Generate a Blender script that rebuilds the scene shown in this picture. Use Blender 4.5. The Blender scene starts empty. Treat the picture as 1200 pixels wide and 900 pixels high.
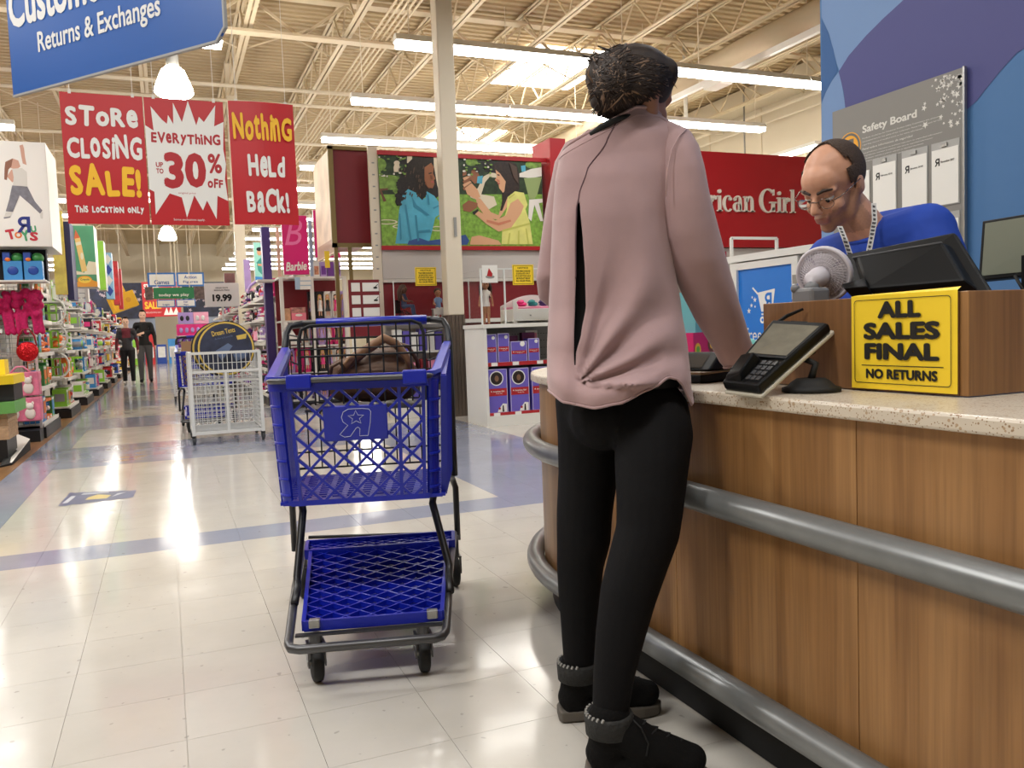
import bpy, bmesh, math, random
from mathutils import Vector, Matrix
random.seed(11)
V = Vector
PI = math.pi
SC = bpy.context.scene
COL = SC.collection

# ---------------------------------------------------------------- camera
FPX = 974.0
def _dir(px, py): return V((px - 600.0, -(py - 450.0), -FPX))
_A = _dir(194, 401).normalized()
_X = _dir(2955, 298)
_X = (_X - _A * _X.dot(_A)).normalized()
_Z = _X.cross(_A)
CAMR = Matrix((_X, _A, _Z))            # camera axes to world axes
CAMP = V((0, 0, 1.0))
cam_data = bpy.data.cameras.new('camera')
cam_data.sensor_width = 36.0
cam_data.lens = FPX / 1200.0 * 36.0
cam_data.clip_start = 0.05
cam_data.clip_end = 200
cam = bpy.data.objects.new('camera', cam_data)
COL.objects.link(cam)
cam.matrix_world = Matrix.Translation(CAMP) @ CAMR.to_4x4()
SC.camera = cam

def at(px, py, depth):                  # a point at a distance in front of the camera
    return CAMP + CAMR @ (_dir(px, py) * (depth / FPX))
def aty(px, py, y):
    r = CAMR @ _dir(px, py)
    return CAMP + r * (y / r.y)
def atx(px, py, x):
    r = CAMR @ _dir(px, py)
    return CAMP + r * (x / r.x)
def atz(px, py, z):
    r = CAMR @ _dir(px, py)
    return CAMP + r * ((z - 1.0) / r.z)

# ---------------------------------------------------------------- world, lights, exposure
world = bpy.data.worlds.new('world')
SC.world = world
world.use_nodes = True
world.node_tree.nodes['Background'].inputs[0].default_value = (1.0, 0.96, 0.9, 1)
world.node_tree.nodes['Background'].inputs[1].default_value = 0.22
SC.view_settings.view_transform = 'Standard'
SC.view_settings.look = 'None'
SC.view_settings.gamma = 1.0
SC.view_settings.exposure = 0.45
SC.view_settings.use_curve_mapping = False

LAMP_COL = (1.0, 0.985, 0.955)
def area_lamp(name, loc, sx, sy, power, col=LAMP_COL):
    d = bpy.data.lights.new(name, 'AREA')
    d.shape = 'RECTANGLE'; d.size = sx; d.size_y = sy
    d.energy = power; d.color = col
    o = bpy.data.objects.new(name, d)
    COL.objects.link(o); o.location = loc
    return o
# ceiling fluorescent rows over the service desk (above the frame) and the shop floor
for k, (lx, ly) in enumerate([(-3.2, 1.0), (0.2, 0.2), (3.6, 0.2), (-3.2, 4.6), (0.3, 4.6), (4.6, 4.4), (5.4, 7.7), (-3.4, 8.0)]):
    area_lamp('ceiling_lamp', (lx, ly, 4.7), 2.4, 0.3, 105 if lx < -1 else 62)
# ---------------------------------------------------------------- materials
def lin(c):
    return tuple(((x / 255.0) / 12.92 if x <= 10 else (((x / 255.0) + 0.055) / 1.055) ** 2.4) for x in c)
_M = {}
def mat(name, rgb, rough=0.5, metal=0.0, var=0.0, scale=20.0, bump=0.0, emit=0.0, spec=0.5, alpha=1.0, trans=0.0, stretch=None, coat=0.0):
    if name in _M: return _M[name]
    m = bpy.data.materials.new(name); m.use_nodes = True
    nt = m.node_tree; b = nt.nodes['Principled BSDF']
    c = lin(rgb) + (1,)
    b.inputs['Base Color'].default_value = c
    b.inputs['Roughness'].default_value = rough
    b.inputs['Metallic'].default_value = metal
    b.inputs['Specular IOR Level'].default_value = spec
    if coat: b.inputs['Coat Weight'].default_value = coat; b.inputs['Coat Roughness'].default_value = 0.12
    if trans: b.inputs['Transmission Weight'].default_value = trans
    if alpha < 1: b.inputs['Alpha'].default_value = alpha
    if emit:
        b.inputs['Emission Color'].default_value = c
        b.inputs['Emission Strength'].default_value = emit
    if var or bump:
        tc = nt.nodes.new('ShaderNodeTexCoord'); n = nt.nodes.new('ShaderNodeTexNoise')
        n.inputs['Scale'].default_value = scale; n.inputs['Detail'].default_value = 4
        src = tc.outputs['Object']
        if stretch:
            mp = nt.nodes.new('ShaderNodeMapping'); mp.inputs['Scale'].default_value = stretch
            nt.links.new(src, mp.inputs[0]); src = mp.outputs[0]
        nt.links.new(src, n.inputs['Vector'])
        if var:
            mx = nt.nodes.new('ShaderNodeMix'); mx.data_type = 'RGBA'
            lo = tuple(max(0, x * (1 - var)) for x in c[:3]) + (1,); hi = tuple(min(1, x * (1 + var)) for x in c[:3]) + (1,)
            mx.inputs['A'].default_value = lo; mx.inputs['B'].default_value = hi
            rp = nt.nodes.new('ShaderNodeMapRange'); rp.inputs['From Min'].default_value = 0.3; rp.inputs['From Max'].default_value = 0.7
            nt.links.new(n.outputs['Fac'], rp.inputs['Value'])
            nt.links.new(rp.outputs[0], mx.inputs['Factor'])
            nt.links.new(mx.outputs['Result'], b.inputs['Base Color'])
        if bump:
            bp = nt.nodes.new('ShaderNodeBump'); bp.inputs['Strength'].default_value = bump; bp.inputs['Distance'].default_value = 0.01
            nt.links.new(n.outputs['Fac'], bp.inputs['Height'])
            nt.links.new(bp.outputs[0], b.inputs['Normal'])
    _M[name] = m
    return m

def wood_mat(name, c1, c2, c3, axis='z', rough=0.42):
    if name in _M: return _M[name]
    m = bpy.data.materials.new(name); m.use_nodes = True
    nt = m.node_tree; b = nt.nodes['Principled BSDF']; L = nt.links.new
    tc = nt.nodes.new('ShaderNodeTexCoord'); oi = nt.nodes.new('ShaderNodeObjectInfo')
    ad = nt.nodes.new('ShaderNodeVectorMath'); ad.operation = 'ADD'
    L(tc.outputs['Object'], ad.inputs[0])
    cb = nt.nodes.new('ShaderNodeCombineXYZ'); ml = nt.nodes.new('ShaderNodeMath'); ml.operation = 'MULTIPLY'; ml.inputs[1].default_value = 17
    L(oi.outputs['Random'], ml.inputs[0]); L(ml.outputs[0], cb.inputs[1]); L(ml.outputs[0], cb.inputs[2]); L(cb.outputs[0], ad.inputs[1])
    mp = nt.nodes.new('ShaderNodeMapping'); mp.inputs['Scale'].default_value = (16, 16, 0.9) if axis == 'z' else (16, 0.9, 16)
    L(ad.outputs[0], mp.inputs[0])
    n1 = nt.nodes.new('ShaderNodeTexNoise'); n1.inputs['Scale'].default_value = 1.0; n1.inputs['Detail'].default_value = 5; n1.inputs['Distortion'].default_value = 0.6
    L(mp.outputs[0], n1.inputs['Vector'])
    mp2 = nt.nodes.new('ShaderNodeMapping'); mp2.inputs['Scale'].default_value = (130, 130, 3.5) if axis == 'z' else (130, 3.5, 130)
    L(ad.outputs[0], mp2.inputs[0])
    n2 = nt.nodes.new('ShaderNodeTexNoise'); n2.inputs['Scale'].default_value = 1.0; n2.inputs['Detail'].default_value = 2
    L(mp2.outputs[0], n2.inputs['Vector'])
    cr = nt.nodes.new('ShaderNodeValToRGB'); e = cr.color_ramp.elements
    e[0].position = 0.30; e[0].color = lin(c1) + (1,); e[1].position = 0.72; e[1].color = lin(c3) + (1,)
    k = e.new(0.5); k.color = lin(c2) + (1,)
    L(n1.outputs['Fac'], cr.inputs[0])
    mx = nt.nodes.new('ShaderNodeMix'); mx.data_type = 'RGBA'; mx.blend_type = 'MULTIPLY'
    mr = nt.nodes.new('ShaderNodeMapRange'); mr.inputs['From Min'].default_value = 0.35; mr.inputs['From Max'].default_value = 0.6; mr.inputs['To Min'].default_value = 0.82; mr.inputs['To Max'].default_value = 1.0
    L(n2.outputs['Fac'], mr.inputs['Value']); mx.inputs['Factor'].default_value = 1.0
    L(cr.outputs[0], mx.inputs['A']); L(mr.outputs[0], mx.inputs['B'])
    L(mx.outputs['Result'], b.inputs['Base Color'])
    b.inputs['Roughness'].default_value = rough
    _M[name] = m
    return m

def speckle_mat(name, base, s1, s2, rough=0.3):
    if name in _M: return _M[name]
    m = bpy.data.materials.new(name); m.use_nodes = True
    nt = m.node_tree; b = nt.nodes['Principled BSDF']; L = nt.links.new
    tc = nt.nodes.new('ShaderNodeTexCoord')
    prev = None
    for sc, th, col in ((170, 0.30, s1), (85, 0.24, s2)):
        v = nt.nodes.new('ShaderNodeTexVoronoi'); v.inputs['Scale'].default_value = sc
        L(tc.outputs['Object'], v.inputs['Vector'])
        n = nt.nodes.new('ShaderNodeTexNoise'); n.inputs['Scale'].default_value = sc * 0.25; L(tc.outputs['Object'], n.inputs['Vector'])
        a = nt.nodes.new('ShaderNodeMath'); a.operation = 'MULTIPLY'; L(v.outputs['Distance'], a.inputs[0]); L(n.outputs['Fac'], a.inputs[1])
        g = nt.nodes.new('ShaderNodeMath'); g.operation = 'LESS_THAN'; L(a.outputs[0], g.inputs[0]); g.inputs[1].default_value = th * 0.42
        mx = nt.nodes.new('ShaderNodeMix'); mx.data_type = 'RGBA'
        if prev is None: mx.inputs['A'].default_value = lin(base) + (1,)
        else: L(prev, mx.inputs['A'])
        mx.inputs['B'].default_value = lin(col) + (1,); L(g.outputs[0], mx.inputs['Factor']); prev = mx.outputs['Result']
    L(prev, b.inputs['Base Color']); b.inputs['Roughness'].default_value = rough
    _M[name] = m
    return m

def tile_mat(name, rgb):
    if name in _M: return _M[name]
    m = bpy.data.materials.new(name); m.use_nodes = True
    nt = m.node_tree; b = nt.nodes['Principled BSDF']; L = nt.links.new
    geo = nt.nodes.new('ShaderNodeNewGeometry'); oi = nt.nodes.new('ShaderNodeObjectInfo')
    n = nt.nodes.new('ShaderNodeTexNoise'); n.inputs['Scale'].default_value = 2.2; n.inputs['Detail'].default_value = 8; n.inputs['Roughness'].default_value = 0.65
    L(geo.outputs['Position'], n.inputs['Vector'])
    mr = nt.nodes.new('ShaderNodeMapRange'); mr.inputs['From Min'].default_value = 0.3; mr.inputs['From Max'].default_value = 0.7; mr.inputs['To Min'].default_value = 0.94; mr.inputs['To Max'].default_value = 1.04
    L(n.outputs['Fac'], mr.inputs['Value'])
    r2 = nt.nodes.new('ShaderNodeMapRange'); r2.inputs['To Min'].default_value = 0.975; r2.inputs['To Max'].default_value = 1.015; L(oi.outputs['Random'], r2.inputs['Value'])
    mu = nt.nodes.new('ShaderNodeMath'); mu.operation = 'MULTIPLY'; L(mr.outputs[0], mu.inputs[0]); L(r2.outputs[0], mu.inputs[1])
    # small dark scuffs
    v = nt.nodes.new('ShaderNodeTexNoise'); v.inputs['Scale'].default_value = 34; v.inputs['Detail'].default_value = 1; L(geo.outputs['Position'], v.inputs['Vector'])
    s = nt.nodes.new('ShaderNodeMapRange'); s.inputs['From Min'].default_value = 0.73; s.inputs['From Max'].default_value = 0.77; s.inputs['To Min'].default_value = 1.0; s.inputs['To Max'].default_value = 0.72; L(v.outputs['Fac'], s.inputs['Value'])
    m2 = nt.nodes.new('ShaderNodeMath'); m2.operation = 'MULTIPLY'; L(mu.outputs[0], m2.inputs[0]); L(s.outputs[0], m2.inputs[1])
    mx = nt.nodes.new('ShaderNodeMix'); mx.data_type = 'RGBA'; mx.blend_type = 'MULTIPLY'; mx.inputs['Factor'].default_value = 1
    mx.inputs['A'].default_value = lin(rgb) + (1,); L(m2.outputs[0], mx.inputs['B']); L(mx.outputs['Result'], b.inputs['Base Color'])
    rr = nt.nodes.new('ShaderNodeMapRange'); rr.inputs['From Min'].default_value = 0.3; rr.inputs['From Max'].default_value = 0.7; rr.inputs['To Min'].default_value = 0.08; rr.inputs['To Max'].default_value = 0.17
    L(n.outputs['Fac'], rr.inputs['Value']); L(rr.outputs[0], b.inputs['Roughness'])
    bn = nt.nodes.new('ShaderNodeTexNoise'); bn.inputs['Scale'].default_value = 7; bn.inputs['Detail'].default_value = 3; L(geo.outputs['Position'], bn.inputs['Vector'])
    bp = nt.nodes.new('ShaderNodeBump'); bp.inputs['Strength'].default_value = 0.07; bp.inputs['Distance'].default_value = 0.01; L(bn.outputs['Fac'], bp.inputs['Height']); L(bp.outputs[0], b.inputs['Normal'])
    b.inputs['Specular IOR Level'].default_value = 0.55
    _M[name] = m
    return m

WHITE = mat('white_paint', (228, 226, 220), 0.45)
PURE = mat('white_print', (236, 235, 230), 0.5)
CREAM = mat('cream_paint', (226, 216, 196), 0.5)
BLACK = mat('black_plastic', (9, 9, 10), 0.45, spec=0.22)
SOFTBLACK = mat('matt_black', (14, 14, 15), 0.7)
DGREY = mat('dark_grey_plastic', (58, 58, 60), 0.45)
GREY = mat('grey_paint', (150, 150, 148), 0.5)
STEEL = mat('brushed_steel', (168, 168, 166), 0.3, 0.9)
GUN = mat('gunmetal_tube', (92, 92, 94), 0.36, 0.75)
RED = mat('banner_red', (190, 30, 36), 0.4)
YELLOW = mat('banner_yellow', (248, 192, 40), 0.45)
SIGNYEL = mat('sign_yellow', (250, 214, 50), 0.4)
BLUESIGN = mat('sign_blue', (14, 80, 158), 0.4)
CARTBLUE = mat('cart_blue', (15, 34, 164), 0.32, var=0.08, scale=9)
MAROON = mat('maroon_panel', (122, 24, 34), 0.45)
CRIMSON = mat('crimson_panel', (176, 28, 38), 0.4)
OLIVE = mat('gold_trim', (130, 112, 66), 0.4, 0.3)
PURPLE = mat('purple_box', (106, 92, 190), 0.45)
PINK = mat('hot_pink', (226, 34, 124), 0.45)
LPINK = mat('light_pink', (240, 150, 180), 0.5)
GLASS = mat('clear_acrylic', (255, 255, 255), 0.05, trans=1.0, spec=0.5)
_gl = GLASS.node_tree.nodes['Principled BSDF']; _gl.inputs['IOR'].default_value = 1.08

# ---------------------------------------------------------------- mesh building
WM = {}
class MB:
    def __init__(s): s.v = []; s.f = []; s.m = []; s.mi = 0; s.T = None
    def add(s, vs, fs):
        o = len(s.v)
        if s.T is not None: vs = [s.T @ V(p) for p in vs]
        s.v.extend([V(p) for p in vs]); s.f.extend([tuple(i + o for i in f) for f in fs]); s.m.extend([s.mi] * len(fs))
        return s
    def box(s, x0, x1, y0, y1, z0, z1):
        return s.add([(x0, y0, z0), (x1, y0, z0), (x1, y1, z0), (x0, y1, z0), (x0, y0, z1), (x1, y0, z1), (x1, y1, z1), (x0, y1, z1)],
                     [(0, 3, 2, 1), (4, 5, 6, 7), (0, 1, 5, 4), (1, 2, 6, 5), (2, 3, 7, 6), (3, 0, 4, 7)])
    def hexa(s, a, b):   # two quads of four points
        return s.add(list(a) + list(b), [(0, 3, 2, 1), (4, 5, 6, 7), (0, 1, 5, 4), (1, 2, 6, 5), (2, 3, 7, 6), (3, 0, 4, 7)])
    def slab(s, q, t):   # quad with thickness along a vector
        t = V(t); return s.hexa([V(p) for p in q], [V(p) + t for p in q])
    def prism(s, poly, z0, z1):
        n = len(poly); vs = [(p[0], p[1], z0) for p in poly] + [(p[0], p[1], z1) for p in poly]
        return s.add(vs, [tuple(range(n - 1, -1, -1)), tuple(range(n, 2 * n))] + [(i, (i + 1) % n, n + (i + 1) % n, n + i) for i in range(n)])
    def face(s, poly, z=0.0):
        n = len(poly); return s.add([(p[0], p[1], z) for p in poly], [tuple(range(n))])
    def bar(s, p, q, w, h=None, up=(0, 0, 1)):   # box along a segment
        p = V(p); q = V(q); d = (q - p).normalized(); h = h or w
        u = V(up)
        if abs(d.dot(u)) > 0.98: u = V((1, 0, 0))
        a = d.cross(u).normalized(); b = a.cross(d)
        k = [(-w / 2, -h / 2), (w / 2, -h / 2), (w / 2, h / 2), (-w / 2, h / 2)]
        return s.hexa([p + a * i + b * j for i, j in k], [q + a * i + b * j for i, j in k])
    def tube(s, pts, r, n=8, closed=False):
        pts = [V(p) for p in pts]; m = len(pts); rs = r if isinstance(r, (list, tuple)) else [r] * m
        vs = []; prev = None
        for i, p in enumerate(pts):
            if closed: t = (pts[(i + 1) % m] - pts[i - 1])
            else: t = pts[min(i + 1, m - 1)] - pts[max(i - 1, 0)]
            t.normalize()
            if prev is None:
                u = V((0, 0, 1)) if abs(t.z) < 0.9 else V((1, 0, 0))
            else: u = prev
            a = (u - t * u.dot(t))
            if a.length < 1e-6: a = t.orthogonal()
            a.normalize(); prev = a; b = t.cross(a)
            for k in range(n):
                th = 2 * PI * k / n; vs.append(p + (a * math.cos(th) + b * math.sin(th)) * rs[i])
        fs = []
        for i in range(m if closed else m - 1):
            j = (i + 1) % m
            for k in range(n):
                fs.append((i * n + k, i * n + (k + 1) % n, j * n + (k + 1) % n, j * n + k))
        if not closed: fs += [tuple(range(n - 1, -1, -1)), tuple(range((m - 1) * n, m * n))]
        return s.add(vs, fs)
    def loft(s, rings, closed=True, cap0=True, cap1=True):
        n = len(rings[0]); vs = [p for r in rings for p in r]; fs = []
        for i in range(len(rings) - 1):
            for k in range(n if closed else n - 1):
                fs.append((i * n + k, i * n + (k + 1) % n, (i + 1) * n + (k + 1) % n, (i + 1) * n + k))
        if closed and cap0: fs.append(tuple(range(n - 1, -1, -1)))
        if closed and cap1: fs.append(tuple(range((len(rings) - 1) * n, len(rings) * n)))
        return s.add(vs, fs)
    def lathe(s, prof, n=16, c=(0, 0, 0), rot=None):
        c = V(c); R = rot or Matrix.Identity(3)
        rings = [[c + R @ V((r * math.cos(2 * PI * k / n), r * math.sin(2 * PI * k / n), z)) for k in range(n)] for r, z in prof]
        return s.loft(rings)
    def ball(s, c, rx, ry=None, rz=None, n=14, m=9, rot=None):
        ry = ry or rx; rz = rz or rx; c = V(c); R = rot or Matrix.Identity(3)
        rings = []
        for i in range(m + 1):
            ph = -PI / 2 + PI * (i + 0.02) / (m + 0.04)
            rings.append([c + R @ V((rx * math.cos(ph) * math.cos(2 * PI * k / n), ry * math.cos(ph) * math.sin(2 * PI * k / n), rz * math.sin(ph))) for k in range(n)])
        return s.loft(rings)
    def cap(s, p, q, r0, r1, n=12):          # tapered capsule
        p = V(p); q = V(q); d = (q - p); L = d.length; d.normalize()
        pts = []; rs = []
        for k in range(4): a = PI / 2 * (k + 0.15) / 4; pts.append(p - d * r0 * math.cos(a)); rs.append(r0 * math.sin(a))
        pts.append(p); rs.append(r0); pts.append(q); rs.append(r1)
        for k in range(3, -1, -1): a = PI / 2 * (k + 0.15) / 4; pts.append(q + d * r1 * math.cos(a)); rs.append(r1 * math.sin(a))
        return s.tube(pts, rs, n)
    def limb(s, pts, rs, n=12):
        for i in range(len(pts) - 1): s.cap(pts[i], pts[i + 1], rs[i], rs[i + 1], n)
        return s
    def disc(s, c, r, n=20, z=0.0, ry=None):
        ry = ry or r; return s.face([(c[0] + r * math.cos(2 * PI * k / n), c[1] + ry * math.sin(2 * PI * k / n)) for k in range(n)], z)
    def text(s, txt, x, y, w=None, h=None, z=0.001, bold=0.0, ext=0.0, rot=0.0, center=False, shear=0.0):
        vs, fs = glyphs(txt, bold, shear)
        if not vs: return s
        x0 = min(p[0] for p in vs); x1 = max(p[0] for p in vs); y0 = min(p[1] for p in vs); y1 = max(p[1] for p in vs)
        sy = (h / (y1 - y0)) if h else None; sx = (w / (x1 - x0)) if w else None
        if sx is None: sx = sy
        if sy is None: sy = sx
        ca, sa = math.cos(rot), math.sin(rot); out = []
        for p in vs:
            a = (p[0] - x0) * sx; b = (p[1] - y0) * sy
            if center: a -= (x1 - x0) * sx / 2
            out.append((x + a * ca - b * sa, y + a * sa + b * ca, z + p[2]))
        if ext:
            n = len(out); bot = [(p[0], p[1], z - ext) for p in out]
            edges = {}
            for f in fs:
                for i in range(len(f)):
                    e = (f[i], f[(i + 1) % len(f)]); edges[e] = 1
            side = [(b, a, a + n, b + n) for (a, b) in edges if (b, a) not in edges]
            return s.add(out + bot, list(fs) + side)
        return s.add(out, fs)
    def build(s, name, mats, parent=None, world=False, smooth=False, bevel=0.0, label=None, weld=False, sub=0, auto=None):
        me = bpy.data.meshes.new(name)
        vs = s.v
        o = bpy.data.objects.new(name, me)
        if parent is None:
            xs = [p.x for p in vs]; ys = [p.y for p in vs]; zs = [p.z for p in vs]
            b = V(((min(xs) + max(xs)) / 2, (min(ys) + max(ys)) / 2, min(zs)))
            vs = [p - b for p in vs]; o.location = b; WM[o.name] = Matrix.Translation(b)
        else:
            o.parent = parent; W = WM[parent.name]
            if world: Wi = W.inverted(); vs = [Wi @ p for p in vs]
        me.from_pydata([tuple(p) for p in vs], [], s.f)
        for m in (mats if isinstance(mats, (list, tuple)) else [mats]): me.materials.append(m)
        me.polygons.foreach_set('material_index', s.m)
        if smooth: me.polygons.foreach_set('use_smooth', [True] * len(me.polygons))
        me.validate(); me.update()
        COL.objects.link(o)
        if parent is not None: WM[o.name] = WM[parent.name].copy()
        if bevel:
            md = o.modifiers.new('bevel', 'BEVEL'); md.width = bevel; md.segments = 2; md.limit_method = 'ANGLE'; md.angle_limit = 0.7
        if sub:
            md = o.modifiers.new('sub', 'SUBSURF'); md.levels = sub; md.render_levels = sub
        if auto: 
            for p in me.polygons: p.use_smooth = True
            me.set_sharp_from_angle(angle=auto)
        if label: o['label'] = label
        return o

_G = {}
def glyphs(txt, bold=0.0, shear=0.0):
    k = (txt, bold, shear)
    if k in _G: return _G[k]
    if bold:                                   # fat rounded letters: copies shifted round a small circle
        vs, fs = glyphs(txt, 0.0, shear); V2 = []; F2 = []
        for q in range(9):
            a = 2 * PI * q / 8; dx, dy = (0, 0) if q == 8 else (bold * math.cos(a), bold * math.sin(a)); o = len(V2)
            V2 += [(p[0] + dx, p[1] + dy, q * 0.00008) for p in vs]; F2 += [tuple(i + o for i in f) for f in fs]
        _G[k] = (V2, F2); return _G[k]
    c = bpy.data.curves.new('t', 'FONT'); c.body = txt; c.size = 1.0; c.shear = shear; c.resolution_u = 3; c.fill_mode = 'FRONT'
    o = bpy.data.objects.new('t', c)
    me = o.to_mesh()
    vs = [tuple(v.co) for v in me.vertices]; fs = [tuple(p.vertices) for p in me.polygons]
    o.to_mesh_clear(); bpy.data.objects.remove(o); bpy.data.curves.remove(c)
    _G[k] = (vs, fs)
    return _G[k]

def frame(o, xd, up=(0, 0, 1)):
    x = V(xd).normalized(); u = V(up); u = (u - x * u.dot(x)).normalized(); n = x.cross(u); o = V(o)
    return Matrix(((x.x, u.x, n.x, o.x), (x.y, u.y, n.y, o.y), (x.z, u.z, n.z, o.z), (0, 0, 0, 1)))

def thing(name, label, cat, loc=(0, 0, 0), rz=0.0, group=None):
    o = bpy.data.objects.new(name, None); COL.objects.link(o)
    o.location = loc; o.rotation_euler = (0, 0, rz); o.empty_display_size = 0.1
    o['label'] = label; o['category'] = cat
    if group: o['group'] = group
    WM[o.name] = Matrix.Translation(V(loc)) @ Matrix.Rotation(rz, 4, 'Z')
    return o
def tag(o, label, cat, group=None, kind=None):
    o['label'] = label; o['category'] = cat
    if group: o['group'] = group
    if kind: o['kind'] = kind
    return o
def struct(o, label=None):
    o['kind'] = 'structure'
    if label: o['label'] = label
    return o
def dup(root, loc, rz=None, label=None, group=None):
    r = root.copy(); COL.objects.link(r); r.location = loc
    if rz is not None: r.rotation_euler = (0, 0, rz)
    if label: r['label'] = label
    if group: r['group'] = group
    for ch in list(root.children):
        c = ch.copy(); COL.objects.link(c); c.parent = r
        for g in list(ch.children):
            d = g.copy(); COL.objects.link(d); d.parent = c
    WM[r.name] = Matrix.Translation(V(loc))
    return r
def organic(name, mb, mats, parent, voxel=0.006, it=4, world=True, matfn=None, label=None):
    me = bpy.data.meshes.new('tmp'); me.from_pydata([tuple(p) for p in mb.v], [], mb.f)
    o = bpy.data.objects.new('tmp', me); COL.objects.link(o)
    md = o.modifiers.new('r', 'REMESH'); md.mode = 'VOXEL'; md.voxel_size = voxel
    if it:
        sm = o.modifiers.new('s', 'SMOOTH'); sm.factor = 0.5; sm.iterations = it
    dg = bpy.context.evaluated_depsgraph_get(); dg.update()
    ev = o.evaluated_get(dg)
    new = bpy.data.meshes.new_from_object(ev)
    bpy.data.objects.remove(o); bpy.data.meshes.remove(me)
    new.name = name
    for m in (mats if isinstance(mats, (list, tuple)) else [mats]): new.materials.append(m)
    if matfn:
        idx = [matfn(p.center) for p in new.polygons]
        new.polygons.foreach_set('material_index', idx)
    if world and parent is not None: new.transform(WM[parent.name].inverted())
    new.polygons.foreach_set('use_smooth', [True] * len(new.polygons))
    ob = bpy.data.objects.new(name, new); COL.objects.link(ob)
    if parent is not None: ob.parent = parent; WM[ob.name] = WM[parent.name].copy()
    if label: ob['label'] = label
    return ob
def arc(cx, cy, r, a0, a1, n):
    return [(cx + r * math.cos(a0 + (a1 - a0) * i / n), cy + r * math.sin(a0 + (a1 - a0) * i / n)) for i in range(n + 1)]
def rrect(x0, x1, y0, y1, r, n=4):
    return arc(x1 - r, y1 - r, r, 0, PI / 2, n) + arc(x0 + r, y1 - r, r, PI / 2, PI, n) + arc(x0 + r, y0 + r, r, PI, 1.5 * PI, n) + arc(x1 - r, y0 + r, r, 1.5 * PI, 2 * PI, n)
ORD = ['first', 'second', 'third', 'fourth', 'fifth', 'sixth', 'seventh', 'eighth', 'ninth', 'tenth', 'eleventh', 'twelfth', 'thirteenth', 'fourteenth', 'fifteenth', 'sixteenth']

def emblem(mb, x, y, h, z, mi_letter, mi_star=None):       # reversed letter R with a star
    s = h / 1.0; mb.mi = mi_letter
    w = 0.16
    mb.face([(x + s * p[0], y + s * p[1]) for p in [(0.58, 0), (0.78, 0), (0.78, 1.0), (0.58, 1.0)]], z)
    o = arc(0.42, 0.68, 0.32, PI / 2, 1.5 * PI, 10); i = arc(0.42, 0.68, 0.13, 1.5 * PI, PI / 2, 8)
    ring = o + i
    n1 = len(o); n2 = len(i)
    for k in range(10):
        a0 = PI / 2 + PI * k / 10; a1 = PI / 2 + PI * (k + 1) / 10
        q = [(0.42 + r * math.cos(a), 0.68 + r * math.sin(a)) for r, a in ((0.32, a0), (0.32, a1), (0.13, a1), (0.13, a0))]
        mb.face([(x + s * a, y + s * b) for a, b in q], z)
    for q in ([(0.42, 0.81), (0.6, 0.81), (0.6, 1.0), (0.42, 1.0)], [(0.42, 0.36), (0.6, 0.36), (0.6, 0.55), (0.42, 0.55)], [(0.02, 0.0), (0.24, 0.0), (0.52, 0.45), (0.32, 0.45)]):
        mb.face([(x + s * a, y + s * b) for a, b in q], z)
    if mi_star is not None:
        mb.mi = mi_star; star(mb, x + s * 0.47, y + s * 0.68, s * 0.15, z + 0.0006)
def star(mb, x, y, r, z, rot=0.0):
    pts = [(x + (r if k % 2 == 0 else r * 0.42) * math.sin(rot + PI * k / 5), y + (r if k % 2 == 0 else r * 0.42) * math.cos(rot + PI * k / 5)) for k in range(10)]
    n = 10
    mb.add([(x, y, z)] + [(p[0], p[1], z) for p in pts], [(0, 1 + (k + 1) % n, 1 + k) for k in range(n)])
# ================================================================ THE BUILDING
T_CREAM = tile_mat('cream_vinyl', (198, 193, 184)); T_BLUE = tile_mat('blue_grey_vinyl', (148, 153, 170))
GROUT = mat('floor_joint', (184, 177, 165), 0.6)
WOODFLOOR = wood_mat('wood_look_floor', (104, 72, 44), (132, 96, 60), (152, 112, 72), 'y', 0.35)
mb = MB(); mb.box(-14, 14, -6, 50, -0.2, -0.004)
floor = struct(mb.build('floor', GROUT), 'glossy vinyl tiled shop floor')
TS = 0.30
def is_blue(x, y):
    if 4.3 < y < 4.6 and x > -1.21: return True
    if -1.21 < x < -0.91 and y > 4.6: return True
    if 1.79 < x < 2.99 and 4.6 < y < 8.5: return True
    if -0.91 < x < 3 and y > 7.6:
        return ((y - 7.6) % 3.3) < 1.5
    return False
def proj(p):
    c = CAMR.transposed() @ (V(p) - CAMP)
    if c.z > -0.05: return None
    return (600 + FPX * c.x / -c.z, 450 - FPX * c.y / -c.z)
tiles = []; rest = MB()
def mktile(name, m):
    b = MB(); g = 0.0006; h = TS / 2 - g
    b.box(-h, h, -h, h, -0.006, 0.0)
    o = b.build(name, m, floor); return o
t_c = mktile('tile', T_CREAM); t_b = mktile('tile', T_BLUE)
for i in range(-4, 20):
    for j in range(-26, 28):
        cx = -0.01 + TS * (i + 0.5); cy = 2.2 + TS * (j + 0.5)
        if cx > 1.25 and cy < 2.4: 
            continue
        q = [proj((cx + a, cy + b, 0)) for a, b in ((-.15, -.15), (.15, -.15), (.15, .15), (-.15, .15))]
        vis = all(q) and any(-20 < p[0] < 1220 and -20 < p[1] < 930 for p in q)
        ar = 0
        if vis: ar = abs(sum(q[k][0] * q[(k + 1) % 4][1] - q[(k + 1) % 4][0] * q[k][1] for k in range(4)))
        if cx > 1.15 and cy < 3.3: ar = 0
        tiles.append((ar, cx, cy))
tiles.sort(reverse=True)
used_c = used_b = False
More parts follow.
